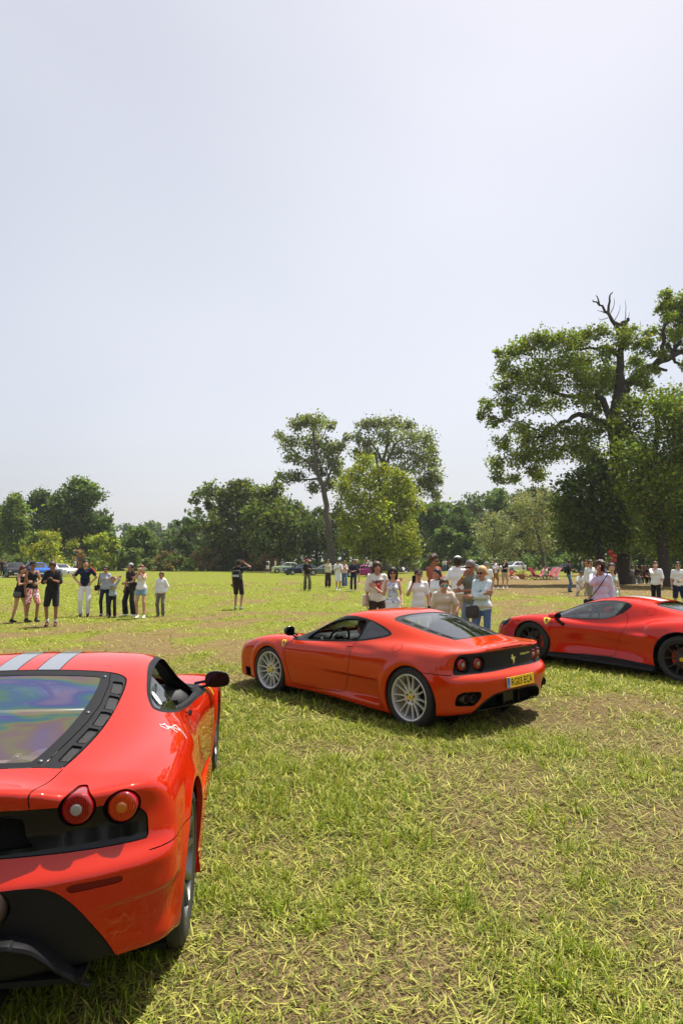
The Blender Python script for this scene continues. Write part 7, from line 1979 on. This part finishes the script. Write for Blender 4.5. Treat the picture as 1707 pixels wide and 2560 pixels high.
    w = MB(); q = J['wrL']+unit(J['elL']-J['wrL'])*.02; w.tube([tuple((q+unit(J['wrL']-J['elL'])*t)*J['hs']) for t in (-.02, .02)], .036, 12); w.build('wrist_watch', M_black, J['obj'])
    J = person(1084, 1575, 'tall curly-haired man in rust shirt with arms folded', 40, 1.96, d=16.1, skin='tan', arms=('cross', 'cross2'), legs='stand', top=('shirt', 'rust'), bot=('trousers', 'white'), shoes='white', hair=('curly', 'brown'), head=(18, 6), glasses=True, lod=0)
    person(1094, 1585, 'woman with long dark hair in white tee, hand on hip', -38, 1.64, d=14.8, sex='f', skin='mid', arms=('hip', 'down'), legs='stand', top=('tee', 'white'), bot=('trousers', 'white'), shoes='white', hair=('long', 'dark'), head=(-18, 4), lod=0)
    person(1108, 1600, 'man in beige tee with turquoise sunglasses bending forward', 2, 1.76, d=13.2, skin='light', arms=('knee', 'down'), legs='half', top=('tee', 'beige'), bot=('trousers', 'greyp'), shoes='white', hair=('short', 'brown'), glasses='teal', lean=10, lod=0)
    person(1146, 1580, 'man in white cap and white polo turned away', 148, 1.92, d=15.3, skin='tan', arms=('pocket', 'pocket'), legs='stand', top=('polo', 'white'), bot=('trousers', 'chino'), shoes='white', hair=('short', 'dark'), cap='white', head=(24, 0), lod=0)
    J = person(1180, 1600, 'grey-haired man in sage polo and jeans pointing with a yellow wristband', -36, 1.84, d=13.3, skin='tan', arms=('cross', 'point'), legs='stand', top=('polo', 'sage'), bot=('trousers', 'ltjeans'), shoes='brown', hair=('short', 'grey'), head=(-12, 12), glasses=True, lod=0, fat=1.06)
    w = MB(); q = J['wrR']; u = unit(J['wrR']-J['elR']); w.tube([tuple((q-u*t)*J['hs']) for t in (.035, .012)], .033, 12); w.build('wristband', cloth('band_yellow', (.75, .62, .02), .5), J['obj'])
    J = person(1207, 1610, 'blond woman in pale patterned blouse and blue jeans', -30, 1.72, d=12.5, sex='f', skin='mid', arms=('cross', 'cross2'), legs='stand', top=('blouse', pattern_mat('print_aqua', (.25, .50, .55), (.64, .70, .72), 48, .5)), bot=('slim', 'jeans'), shoes='white', hair=('bob', 'blond'), head=(-14, 2), glasses=True, lod=0)
    bag(J, 'handbag', 'dark grey shoulder bag carried by the blond woman', 'bag', (.10, -.17, .88), (.05, .13, .12), cloth('bag_dkgrey', (.05, .045, .05), .6), [(.05, -.16, .98), (.02, -.05, 1.08), (-.05, .12, 1.2)])
    bl = MB(); pz = J['pel']; bl.lathe([(.128, .035), (.133, .03), (.133, .0), (.128, -.005)], 24, 'z', Matrix.Translation(Vector((pz+np.array([-.01, 0, .03]))*J['hs'])) @ Matrix.Diagonal((1, 1.45, 1, 1))); bl.build('belt', cloth('belt_tan', (.50, .42, .32), .6), J['obj'])
    person(1217, 1482, 'man in grey cap partly hidden behind the blond woman', -30, 1.75, d=24, skin='light', arms=('down', 'down'), legs='stand', top=('tee', 'white'), bot=('shorts', 'greyp'), shoes='white', hair=('short', 'grey'), cap='grey', lod=1)
    # ---- two men in front of the olives
    person(1237, 1473, 'bald man in white shirt, brown waistcoat and ochre shorts with folded arms', 14, 1.78, skin='tan', arms=('cross', 'cross2'), legs='relax', top=('shirt', 'white'), bot=('shorts', 'ochre'), shoes='white', hair=('buzz', 'grey'), glasses=True, lod=1, fat=1.08)
    J = PEOPLE[-1]; T = Blob()
    for s in (1, -1): T.cap(J['up']((.02, s*.13, 1.40)), J['up']((.03, s*.135, .98)), .085, .10, k=.04)
    V, Q = T.mesh(.028, [(J['up']((0, 0, .93)), np.array([0, 0, -1.]), 0)]); obj('waistcoat', V*J['hs'], Q, cloth('waistcoat_brown', (.13, .05, .025)), J['obj'])
    person(1262, 1473, 'man in black polo and beige shorts with his hand at his chin', -8, 1.80, skin='light', arms=('cross', 'chin'), legs='stand', top=('polo', 'black'), bot=('shorts', 'chino'), shoes='white', hair=('short', 'dark'), glasses=True, lod=1, socks='white')
    # ---- right-hand group
    J = person(1422, 1480, 'person in black tee and blue jeans looking down at a phone in the shade edge', 72, 1.72, skin='tan', arms=('chest', 'chest'), legs='stand', top=('over', 'black'), bot=('wide', 'jeans'), shoes='black', hair=('short', 'dark'), head=(0, 18), lod=1)
    bag(J, 'backpack', 'black backpack on the person in black tee and jeans', 'backpack', (-.17, 0, 1.22), (.07, .15, .20), blk)
    J = person(1449, 1489, 'crouching man in white tee with a black shoulder strap', 6, 1.78, skin='mid', arms=('knee', 'knee'), legs='crouch', top=('tee', 'white'), bot=('trousers', 'beige'), shoes='white', hair=('short', 'dark'), glasses=True, lod=1, lean=16)
    bag(J, 'sling_bag', 'black sling strap across the crouching man', 'bag', (-.12, .12, .52), (.05, .08, .06), blk, [(-.08, .10, .56), (.06, .17, .72), (.16, .06, .72), (.18, -.12, .52)])
    J = person(1478, 1520, 'man in open white shirt and khaki shorts behind the man in lilac', 10, 1.82, d=23.5, skin='light', arms=('down', 'down'), legs='stand', top=('shirt', 'white'), bot=('shorts', 'khaki'), shoes='white', hair=('short', 'brown'), glasses=True, lod=1)
    J = person(1504, 1600, 'curly-haired man in lilac shirt photographing with a phone at his eye', -20, 1.82, d=13.7, skin='tan', arms=('down', 'face'), legs='stand', top=('shirt', 'lilac'), bot=('trousers', 'ltjeans'), shoes='white', hair=('curly', 'brown'), glasses=True, lod=0)
    held(J, 'phone', 'dark phone held up by the man in the lilac shirt', 'phone', 'R', (.006, .037, .075), M_black, off=(.03, .03, .01), screen='-')
    bag(J, 'sling_bag', 'black bag slung across the man in the lilac shirt', 'bag', (.05, -.23, .92), (.05, .10, .08), blk, [(.03, -.22, .98), (.13, -.10, 1.14), (.155, .02, 1.30), (.09, .12, 1.47), (-.05, .14, 1.46)])
    J = person(1531, 1540, 'woman with long brown hair in a green floral dress', 8, 1.76, d=17.5, sex='f', skin='pale', arms=('down', 'waist'), legs='stand', top=('dress', pattern_mat('print_floral', (.24, .38, .30), (.50, .56, .46), 24, .5)), bot=('skirt', pattern_mat('print_floral', (.24, .38, .30), (.50, .56, .46), 24, .5)), shoes='white', hair=('long', 'brown'), head=(-20, 0), lod=1)
    person(1509, 1500, 'grey-haired man in navy behind the man in lilac', 40, 1.80, d=22, skin='mid', arms=('down', 'down'), legs='stand', top=('tee', 'navy'), bot=('trousers', 'black'), shoes='black', hair=('short', 'grey'), lod=1)
    person(1640, 1510, 'man in white tee and black trousers covering his mouth while walking', -30, 1.77, d=23.6, skin='light', arms=('fwd', 'chin'), legs='walk', top=('over', 'white'), bot=('trousers', 'black'), shoes='black', hair=('short', 'brown'), head=(10, 6), lod=0)
    person(1697, 1520, 'man in white tee and navy shorts at the right edge', -16, 1.76, d=22.5, skin='light', arms=('waist', 'down'), legs='relax', top=('tee', 'white'), bot=('shorts', 'navy'), shoes='white', hair=('short', 'dark'), glasses=True, lod=0)
    person(1686, 1442, 'person in black and white top standing in the shade at the far right', -60, 1.78, skin='tan', arms=('waist', 'down'), legs='stand', top=('tee', 'white'), bot=('trousers', 'black'), shoes='black', hair=('short', 'dark'), lod=2)
    person(1455, 1440, 'person in white tee and light jeans under the oak foliage', 60, 1.78, skin='mid', arms=('down', 'face'), legs='stand', top=('tee', 'white'), bot=('trousers', 'ltjeans'), shoes='white', hair=('short', 'dark'), lod=2)
    person(1466, 1442, 'person in orange top under the oak foliage', -40, 1.70, sex='f', skin='mid', arms=('waist', 'down'), legs='stand', top=('tee', 'orange'), bot=('trousers', 'chino'), shoes='white', hair=('short', 'ltbrown'), lod=2)
    # ---- far people
    for a in ((1294, 1430, 'man in olive shirt standing behind the terracotta planter', 10, 'm', 'olive', ('trousers', 'khaki'), ('short', 'dark')), (1307, 1431, 'fair-haired child behind the terracotta planter', -20, 'c', 'pinkish', ('trousers', 'khaki'), ('short', 'blond')),
              (188, 1433, 'man in mint shirt by the bushes beyond the white parked car', 90, 'm', 'mint', ('trousers', 'greyp'), ('short', 'bluecap')), (195, 1433, 'man in dark clothes beside the man in mint', -80, 'm', 'maroon', ('trousers', 'black'), ('short', 'dark')),
              (5, 1443, 'person in dark jacket at the far left edge', 60, 'm', 'black', ('trousers', 'black'), ('short', 'dark')), (12, 1442, 'person in grey jacket and jeans at the far left edge', -30, 'm', 'greyp', ('trousers', 'jeans'), ('short', 'brown')),
              (1107, 1429, 'woman in cream top near the far white car', 40, 'f', 'cream', ('trousers', 'greyp'), ('long', 'brown')), (1113, 1429, 'man in white tee near the far white car', -20, 'm', 'white', ('trousers', 'jeans'), ('short', 'dark')),
              (1123, 1428, 'shirtless-looking man in black vest near the far white car', 20, 'm', 'black', ('shorts', 'khaki'), ('short', 'dark')), (1129, 1428, 'man in dark tee near the far white car', -60, 'm', 'dkbrown', ('shorts', 'chino'), ('short', 'dark')),
              (975, 1431, 'woman in white top near the trunk of the yellow-green tree', 20, 'f', 'white', ('trousers', 'greyp'), ('long', 'dark')), (706, 1430, 'person in white hat behind the pale saloon', 0, 'm', 'bluegrey', ('trousers', 'black'), ('short', 'dark'))):
        px, py, lb, yw, sx, tc, bt, hr = a
        cp = None
        if hr[1] == 'bluecap': hr = ('short', 'brown'); cp = 'bluegrey'
        if 'white hat' in lb: cp = 'white'
        person(px, py, lb.replace('shirtless-looking man', 'bare-armed man'), yw, 1.20 if sx == 'c' else 1.76 if sx == 'm' else 1.68, sex='f' if sx == 'f' else 'm', skin='mid', arms=('waist', 'down'), legs='stand', top=('tank' if 'vest' in lb else 'tee', tc), bot=bt, shoes='white', hair=hr, cap=cp, lod=2, child=sx == 'c')
    # ---- picnic group on the grass
    for i, (px, lb, tc) in enumerate(((1001, 'person in dark clothes lying on the grass, left of the picnic group', 'navy'), (1009, 'person in white tee lying on the grass in the picnic group', 'white'), (1017, 'person in black lying on the grass, right of the picnic group', 'black'))):
        person(px, 1431, lb, 60-40*i, 1.72, skin='mid', arms=('waist', 'knee'), legs='lie', top=('tee', tc), bot=('trousers', 'navy'), shoes='white', hair=('short', 'dark'), lod=2, lean=-35)
    # ---- bench in the deep shade with sitters
    for i, (px, lb, tc, yw) in enumerate(((1578, 'person in white sitting first on the shaded bench', 'white', 20), (1590, 'person in brown sitting second on the shaded bench', 'dkbrown', -15), (1601, 'person in grey sitting third on the shaded bench', 'greyp', 10), (1612, 'person in dark red sitting fourth on the shaded bench', 'maroon', -25), (1623, 'person in pale top sitting last on the shaded bench', 'bluegrey', -40))):
        x = at(px, 1440, 47)[0]
        person(px, 1440, lb, yw, 1.74, skin='mid', arms=('knee', 'waist'), legs='sit', top=('tee', tc), bot=('trousers', 'ltjeans' if i in (0, 1) else 'black'), shoes='white', hair=('short', 'dark') if i % 2 else ('long', 'brown'), lod=2, lean=12, pos=(x, 47, float(gz(x, 47))))
def lobster_print(J):
    """red and navy print on the front of a white tee"""
    hs = J['hs']; mb = MB()
    def on(u, v):   # chest coordinates -> a point just off the cloth
        y = u; xx = .108+.040+.012-.55*abs(y)**2.0*4; xx = .152-2.6*max(0, abs(y)-.09)**1.5-1.2*y*y
        return J['up']((xx-.10*max(0, 1.22-v), y, v))*hs
    V, T = text_tris('Lobster', .075, 0, .004); V2, T = grid_refine(V, T, .03)
    a = math.sin(R(-8)); mb.cur = 0; mb.add([on(u*1.05, 1.335+v*1.15+u*.10) for u, v in V2], [t[::-1] for t in T.tolist()][::1])
    mb.add([on(u*1.05, 1.335+v*1.15+u*.10) for u, v in V2], T.tolist())
    mb.cur = 1
    body = catmull([(0, .075), (.026, .06), (.03, .02), (.022, -.03), (.016, -.07), (.03, -.095), (0, -.105), (-.03, -.095), (-.016, -.07), (-.022, -.03), (-.03, .02), (-.026, .06)], True, 2)
    def piece(pts):
        V2, T = grid_refine(pts, tri_fill(pts), .04); P = [on(u+.012, 1.20+v) for u, v in V2]; mb.add(P, T.tolist()); mb.add(P, [t[::-1] for t in T.tolist()])
    piece(body)
    for s in (1, -1):
        piece(catmull([(s*.022, .045), (s*.055, .055), (s*.070, .085), (s*.060, .125), (s*.042, .10), (s*.030, .12), (s*.028, .085), (s*.042, .07), (s*.02, .058)], True, 2))
        for k in range(3): piece(np.array([(s*.026, .015-.02*k), (s*.062, .0-.024*k), (s*.066, -.012-.024*k), (s*.060, -.008-.024*k), (s*.024, .005-.02*k)]))
    mb.build('lobster_print', [cloth('print_burgundy', (.16, .015, .04), .7), cloth('print_red', (.60, .03, .03), .7)], J['obj'], False)
def build_driver():
    cx, cy, cz, ch, cp = POSE['b']
    m = Matrix.LocRotScale(Vector((cx, cy, cz)), Euler((0, 0, R(ch))), None)
    p = m @ Vector((.01, .36, -.13))
    J = person(0, 0, 'driver in dark top at the wheel of the orange-red car', ch+90, 1.74, skin='tan', arms=('wheel', 'wheel'), legs='drive', top=('tee', 'dkbrown'), bot=('trousers', 'black'), shoes='black', hair=('buzz', 'dark'), glasses=True, lod=0, d=8, lean=-4, seatz=.42, pos=tuple(p))
# ---------------------------------------------------------------- parked cars and garden things in the distance
def spec_generic(fr, rr, wd, H, hood, belt, cowl, rf, rb, tail, deck, nose=.62):
    """fr/rr front and rear ends, cowl = foot of the windscreen, rf/rb roof ends, tail = foot of the rear window"""
    p = {}; w = wd/2
    p['zc'] = ([fr+.05, fr-.2, (fr+cowl)/2, cowl, 0, tail, rr-.05], [nose, hood-.06, hood, hood+.04, belt, deck, deck-.04])
    p['zf'] = ([fr+.05, fr-.2, (fr+cowl)/2, cowl, 0, tail, rr-.05], [nose-.02, hood-.07, hood, hood+.04, belt, deck+.01, deck-.05])
    p['yr'] = ([fr+.05, 0, rr-.05], [w*.7, w*.8, w*.7])
    p['wp'] = ([fr+.05, fr-.4, 0, rr+.4, rr-.05], [w*.94, w, w, w, w*.95])
    p['side'] = ([.05, .2, .45, .6, belt, belt+.1, 1.6], [-.05, -.03, 0, 0, -.04, -.09, -.25])
    p['zr'] = ([cowl+.35, cowl, rf, (rf+rb)/2, rb, tail, tail-.3], [belt-.25, belt, H-.03, H, H-.04, deck, deck-.22])
    p['wg'] = ([cowl+.35, cowl, 0, tail, tail-.3], [w*.75, w*.86, w*.9, w*.86, w*.7])
    p['zb'] = ([fr+.05, 0, rr-.05], [.2, .17, .22])
    p['xr'] = ([.05, .3, .5, .8, deck, 1.8], [rr+.08, rr+.01, rr, rr+.02, rr+.05, rr+.1])
    p['xf'] = ([.05, .3, .5, nose, hood, 1.8], [fr-.08, fr-.01, fr, fr-.02, fr-.12, fr-.8])
    p['rplan'] = (.05, .06); p['fplan'] = (.08, .08)
    p['kc'] = ncub([fr, rr], [.10, .10]); p['kg'] = ncub([fr, rr], [.05, .05]); p['kb'] = .07; p['kroof'] = .12
    p['tum'], p['zbelt'], p['crown'] = .30, belt, .06; p['wsc'], p['rsc'] = .12, .06
    return p
def far_car(label, px, py, yaw, colr, S_, axles, Rt, win, lights=True, stripe=None, rimm=None, group='cars parked along the far side of the meadow', d=None, rough=.38, name='parked_car'):
    if d is None:
        d = 80.
        for _ in range(8):
            x = (px-853.5)/FPX*d; z = float(gz(x, d)); d = d*(CAMH-z)/max(CAMH-at(px, py, d)[2], 1e-3)
    x = at(px, py, d)[0]
    car = thing(name, label, 'car', (x, d, float(gz(x, d))-.01), (0, 0, R(yaw)), group)
    pm = paint('paint_%s' % '_'.join('%02d' % int(c*99) for c in colr), colr)
    S = Shell(S_, .06, 1.6)
    for i, ax in enumerate(axles): S.cut('a%d' % i, arch_field(ax, Rt-.02, Rt+.05, .4))
    cowl, rf, rb, tail, belt, H = win
    w = np.array([(cowl-.10, belt+.02), (rf-.04, H-.10), (rb+.04, H-.10), (tail+.10, belt+.03)])
    sf = lambda x, y, z: np.maximum(sd_poly(x, z, rounded(w, .05)), .42-y); S.cut('sw', sf)
    mid = (rf+rb)/2; S.cut('bp', lambda x, y, z: np.abs(x-mid)-.035)
    S.cut('ws', lambda x, y, z: np.maximum(np.maximum(np.maximum(x-cowl+.0, rf+.05-x), y-.56), belt+.01-z))
    S.cut('rw', lambda x, y, z: np.maximum(np.maximum(np.maximum(rb-.04-x, 0)*-1+0*x, 0)+np.maximum(np.maximum(x-rb+.06, tail+.05-x), np.maximum(y-.54, belt+.02-z)), -1))
    door = lambda x, y, z: np.maximum(np.maximum(np.abs(x-mid)-.55, np.maximum(.28-z, z-belt)), .4-y)
    S.cut('dr', door); S.cut('dg', lambda x, y, z: np.abs(door(x, y, z))-.012)
    S.cut('bum', lambda x, y, z: np.maximum(z-.50, -np.maximum(np.abs(x-(axles[0]+axles[1])/2)-(axles[0]-axles[1])/2-.42, -1)))
    S.finish([('hole_arch', ['+a0']), ('hole_arch', ['+a1']), ('frame', ['+sw', '+bp']), ('sw', ['+sw']), ('ws', ['+ws']), ('rw', ['+rw']), ('gap', ['+dg']), ('door', ['+dr']), ('bum', ['+bum'])])
    S.emit('body', 'body', pm, car); S.emit('door', 'door', pm, car, sides=True); S.emit('gap', 'panel_gaps', M_dark, car, .01); S.emit('bum', 'bumper', pm if not stripe else M_chrome, car)
    S.emit('frame', 'window_frame', pm, car, sides=True); S.emit('sw', 'side_window', M_dkglass, car, .012, sides=True); S.emit('ws', 'windscreen', M_dkglass, car, .01); S.emit('rw', 'rear_window', M_dkglass, car, .01)
    c = MB(); c.box((0, 0, .45), ((axles[0]-axles[1])*.42, .62, .2)); c.box((-.45, 0, .85), (.12, .55, .22), bev=.08); c.build('cabin', M_trim, car, False)
    for ax in axles:
        for sg in (1, -1):
            t = MB(); yw = max(abs(S_['wp'][1][2]) , .7)-.03
            t.lathe([(Rt*.66, .0), (Rt*.72, .012), (Rt*.95, 0), (Rt, -.02), (Rt, -.17), (Rt*.6, -.18)], 20, 'y')
            V, F = t.arrays(); F = F if sg > 0 else [f[::-1] for f in F]
            wh = obj('wheel', V*np.array([1, sg, 1]), F, M_rubber, car, loc=(ax, sg*yw, Rt))
            r = MB(); r.lathe([(0, -.012), (Rt*.2, -.01), (Rt*.3, -.03)], 16, 'y'); r.lathe([(Rt*.58, -.02), (Rt*.66, .004), (Rt*.69, -.01)], 20, 'y')
            for k in range(5): r.box((0, -.02, 0), (Rt*.06, .008, Rt*.62), Matrix.Rotation(2*math.pi*k/10, 4, 'Y'))
            V, F = r.arrays(); F = F if sg > 0 else [f[::-1] for f in F]; obj('rim', V*np.array([1, sg, 1]), F, rimm or M_silver, wh, smooth=False)
    fr = S_['xf'][1][2]
    for sg in (1, -1):
        h = MB(); h.sphere((fr-.10, sg*S_['wp'][1][2]*.70, .60), .11, 12, 8, (.8, 1.3, .75)); h.build('headlight', M_lenswht, car)
    g = MB(); g.box((fr-.02, 0, .42), (.03, .38, .09), bev=.02); g.build('grille', M_dark, car, False)
    n = MB(); n.box((fr+.02, 0, .40), (.008, .26, .055)); n.build('number_plate', M_white, car, False)
    for sg in (1, -1):
        m = MB(); m.box((cowl-.16, sg*(S_['wp'][1][2]+.05), belt+.06), (.05, .09, .06), bev=.03); m.build('door_mirror', pm, car)
    if stripe:
        for sg in (1, -1):
            s = MB(); s.box(((axles[0]+axles[1])/2, sg*(S_['wp'][1][2]+.004), .60), ((axles[0]-axles[1])/2-.36, .006, .035)); s.build('side_stripe', mat('stripe_green', (.03, .16, .09), .4), car, False)
    return car
def build_props():
    hatch = spec_generic(1.95, -1.95, 1.72, 1.43, .90, .92, .85, .05, -1.25, -1.85, .95)
    coupe = spec_generic(2.10, -2.00, 1.75, 1.28, .82, .86, .80, -.05, -.85, -1.75, .92, .56)
    saloon = spec_generic(2.00, -2.30, 1.62, 1.38, .90, .92, .78, .22, -.95, -1.50, .94, .66)
    sport = spec_generic(2.15, -2.05, 1.78, 1.22, .78, .82, .70, -.10, -.55, -1.75, .88, .52)
    far_car('bright blue hatchback parked nose-on beside the white coupe', 94, 1442.5, -52, (.015, .10, .42), hatch, (1.22, -1.25), .31, (.85, .05, -1.25, -1.85, .92, 1.43))
    far_car('white coupe parked to the right of the blue hatchback', 152, 1440, -38, (.62, .62, .64), coupe, (1.28, -1.25), .31, (.80, -.05, -.85, -1.75, .86, 1.28))
    far_car('dark car with pale blue windscreen at the far left of the parked row', 40, 1443, -60, (.02, .022, .025), hatch, (1.22, -1.25), .31, (.85, .05, -1.25, -1.85, .92, 1.43))
    far_car('pale green classic saloon with a green side stripe', 718, 1433, 188, (.40, .47, .33), saloon, (1.30, -1.26), .30, (.78, .22, -.95, -1.50, .92, 1.38), stripe=True)
    far_car('grey-green low sports car parked behind the cream-bloused woman', 805, 1438, 200, (.10, .13, .12), sport, (1.28, -1.25), .31, (.70, -.10, -.55, -1.75, .82, 1.22))
    far_car('dark blue car tucked behind the man in the red cap', 752, 1437, 205, (.02, .03, .06), coupe, (1.28, -1.25), .31, (.80, -.05, -.85, -1.75, .86, 1.28))
    far_car('magenta sports car by the two women in pale clothes', 900, 1442, 195, (.30, .02, .16), sport, (1.28, -1.25), .31, (.70, -.10, -.55, -1.75, .82, 1.22))
    far_car('white car parked beyond the terracotta planter', 1281, 1430, 215, (.60, .62, .64), hatch, (1.22, -1.25), .31, (.85, .05, -1.25, -1.85, .92, 1.43))
    far_car('pale silver car behind the man in the white cap', 1165, 1430, 195, (.42, .46, .46), sport, (1.28, -1.25), .31, (.70, -.10, -.55, -1.75, .82, 1.22))
    far_car('dark navy car with bright windscreen right of the deck chairs', 1412, 1432, 172, (.02, .025, .04), coupe, (1.28, -1.25), .31, (.80, -.05, -.85, -1.75, .86, 1.28))
    # planter with a bushy plant
    p = at(1302, 1437, 58); p[2] = float(gz(p[0], 58))
    t = thing('planter', 'round terracotta planter holding a bushy pale green plant', 'planter', tuple(p))
    m = MB(); m.lathe([(.0, .0), (.30, .0), (.40, .34), (.44, .36), (.44, .44), (.39, .44), (.37, .40), (0, .40)], 24, 'z'); m.build('pot', mat('terracotta', (.36, .15, .075), .8, var=.15), t, auto=40)
    o = thing('plant', 'bushy pale green plant growing in the terracotta planter', 'plant', (p[0], p[1], p[2]+.40))
    B = np.array([(q[0]*.45, q[1]*.3, .16+.14*q[2], .26, .24, .17) for q in RNG.uniform(-1, 1, (9, 3))]+[(.62, 0, -.12, .18, .15, .2)])
    V, F, C = leaves(B, 90, .055, (.17, .19, .075), seed=3, alt=(.30, .28, .10), altp=.3); me = mk_mesh('foliage', V, F, leaf_mat('leaf'), None, False); col_attr(me, C); link('foliage', me, o)
    # deck chairs
    pk = cloth('deck_pink', (.62, .10, .20)); wd = mat('deck_wood', (.30, .20, .11), .7)
    def chair(px, yaw, label, d=56.):
        q = at(px, 1437, d); t = thing('deck_chair', label, 'deck chair', (q[0], d, float(gz(q[0], d))), (0, 0, R(yaw)), 'pink deck chairs by the olive trees')
        for s in (1, -1):
            f = MB(); f.tube([(.45, s*.28, .0), (-.55, s*.28, 1.05)], .022, 6); f.build('back_rail', wd, t)
            f = MB(); f.tube([(-.40, s*.25, .0), (.50, s*.25, .42)], .022, 6); f.build('seat_rail', wd, t)
        for x, z in ((-.55, 1.05), (.50, .42), (.42, .03)):
            f = MB(); f.tube([(x, -.29, z), (x, .29, z)], .02, 6); f.build('cross_bar', wd, t)
        c = catmull([(.50, 0, .42), (.25, 0, .30), (.0, 0, .30), (-.22, 0, .55), (-.55, 0, 1.05)], False, 4); n = len(c)
        V = [(a[0], y, a[2]+e) for e in (0, .012) for y in (-.26, .26) for a in c]; F = []
        for i in range(n-1): F += [(i, i+1, n+i+1, n+i), (2*n+i, 3*n+i, 3*n+i+1, 2*n+i+1)]
        obj('canvas', V, F, pk, t)
    chair(1326, 160, 'pink deck chair leftmost of the row, right of the planter'); chair(1337, 20, 'pink deck chair facing the leftmost one'); chair(1352, 205, 'pink deck chair in which a woman sits beside the olive trunk'); chair(1374, 200, 'pink deck chair right of the seated woman'); chair(1386, 190, 'rightmost pink deck chair beside the white pedestal')
    x = at(1363, 1437, 55.5)[0]
    person(1363, 1437, 'woman in pale clothes sitting in a pink deck chair', -20, 1.68, sex='f', skin='mid', arms=('waist', 'knee'), legs='sit', top=('tee', 'cream'), bot=('trousers', 'greyp'), shoes='white', hair=('long', 'brown'), lod=2, lean=-14, pos=(x, 55.6, float(gz(x, 55.6))-.08))
    x = at(1278, 1437, 57)[0]
    person(1278, 1437, 'person in red top sitting low beside the planter', 30, 1.70, skin='mid', arms=('knee', 'knee'), legs='lie', top=('tee', 'red'), bot=('trousers', 'pinkish'), shoes='white', hair=('short', 'dark'), lod=2, lean=-10, pos=(x, 57, float(gz(x, 57))))
    # white pedestal
    q = at(1391, 1437, 57); t = thing('pedestal', 'white pedestal table standing at the end of the deck chairs', 'pedestal', (q[0], 57, float(gz(q[0], 57))))
    m = MB(); m.lathe([(0, 0), (.28, 0), (.28, .05), (.14, .10), (.13, .95), (.30, 1.02), (.30, 1.06), (0, 1.06)], 20, 'z'); m.build('column', cloth('ped_white', (.68, .68, .66)), t, auto=40)
    # bench in the shade: long plank on trestles
    x0, x1 = at(1570, 1440, 47.1)[0], at(1632, 1440, 47.1)[0]; xm = (x0+x1)/2
    t = thing('bench', 'long wooden bench in the shade right of the oak trunk', 'bench', (xm, 47.25, float(gz(xm, 47.25))))
    m = MB(); m.box((0, 0, .43), ((x1-x0)/2+.2, .17, .025), bev=.008); m.build('seat', wd, t)
    for s in (-1, 0, 1):
        m = MB(); m.box((s*(x1-x0)/2*.85, 0, .20), (.04, .15, .205)); m.build('leg', wd, t, False)
    # red balloons tied under the oak foliage
    t = thing('balloon_bunch', 'bunch of red balloons floating by the oak trunk', 'balloons', tuple(at(1531, 1412, 44)))
    rb = mat('balloon_red', (.62, .02, .02), .25, coat=.5)
    for i, (u, v, s) in enumerate(((-.16, .86, .20), (-.02, .62, .17), (.10, .60, .20), (.13, .44, .15), (.02, .30, .17), (.12, .28, .14))):
        m = MB(); m.sphere((u, .08*math.sin(i*2.1), v), s*.72, 14, 10, (.9, .9, 1.1)); m.lathe([(.012, -s*.80), (.02, -s*.86), (0, -s*.84)], 8, 'z', Matrix.Translation((u, .08*math.sin(i*2.1), v))); m.build('balloon', rb, t)
    m = MB(); m.tube([(.05, 0, .3), (.06, 0, -.4), (.0, 0, -1.1)], .006, 5); m.build('string', cloth('string_white', (.6, .6, .6)), t)
def split_loose(names):
    """one object per separate piece for small parts built together"""
    for o in list(bpy.data.objects):
        if o.type != 'MESH' or o.name.split('.')[0] not in names: continue
        me = o.data; n = len(me.vertices)
        E = np.empty(len(me.edges)*2, np.int32); me.edges.foreach_get('vertices', E); E = E.reshape(-1, 2)
        lab = np.arange(n)
        while True:
            m = np.minimum(lab[E[:, 0]], lab[E[:, 1]]); new = lab.copy()
            np.minimum.at(new, E[:, 0], m); np.minimum.at(new, E[:, 1], m); new = new[new]
            if (new == lab).all(): break
            lab = new
        u = np.unique(lab)
        if len(u) < 2: continue
        co = np.empty(n*3, np.float32); me.vertices.foreach_get('co', co); co = co.reshape(-1, 3)
        polys = [list(p.vertices) for p in me.polygons]; sm = me.polygons[0].use_smooth
        pl = np.array([lab[p[0]] for p in polys]); base = o.name.split('.')[0]; kids = [c for c in o.children]
        for q in u:
            F = [polys[i] for i in np.where(pl == q)[0]]
            if not F: continue
            vs = np.unique(np.concatenate(F)); mp = {int(v): i for i, v in enumerate(vs)}
            F = [[mp[v] for v in f] for f in F]
            m2 = mk_mesh(base, co[vs], F, list(me.materials), None, sm); sharp(m2, 40)
            n2 = link(base, m2, o.parent); n2.matrix_local = o.matrix_local
        bpy.data.objects.remove(o)
build_ground()
build_haze()
build_grass()
build_trees()
build_car_b(); build_car_a(); build_car_c()
build_people(); build_driver(); build_props()
split_loose({'arch_lip', 'vent_cells', 'lamp_well', 'side_skirt', 'tail_pipes', 'surround_screws', 'door_handle', 'vent_slots', 'headlight_strip', 'air_vents', 'wheel_liner', 'strut_bar', 'wheel_bolts', 'diffuser_strakes', 'wiper', 'cavity_backs', 'exhaust_recess', 'bumper_intake', 'window_reveal', 'mirror_arm', 'vent_ribs', 'shoulder_stripes', 'grille_edge', 'headlight', 'bumper', 'waistcoat', 'intake_plenum', 'engine_bay', 'fuel_flap', 'panel_gaps'})
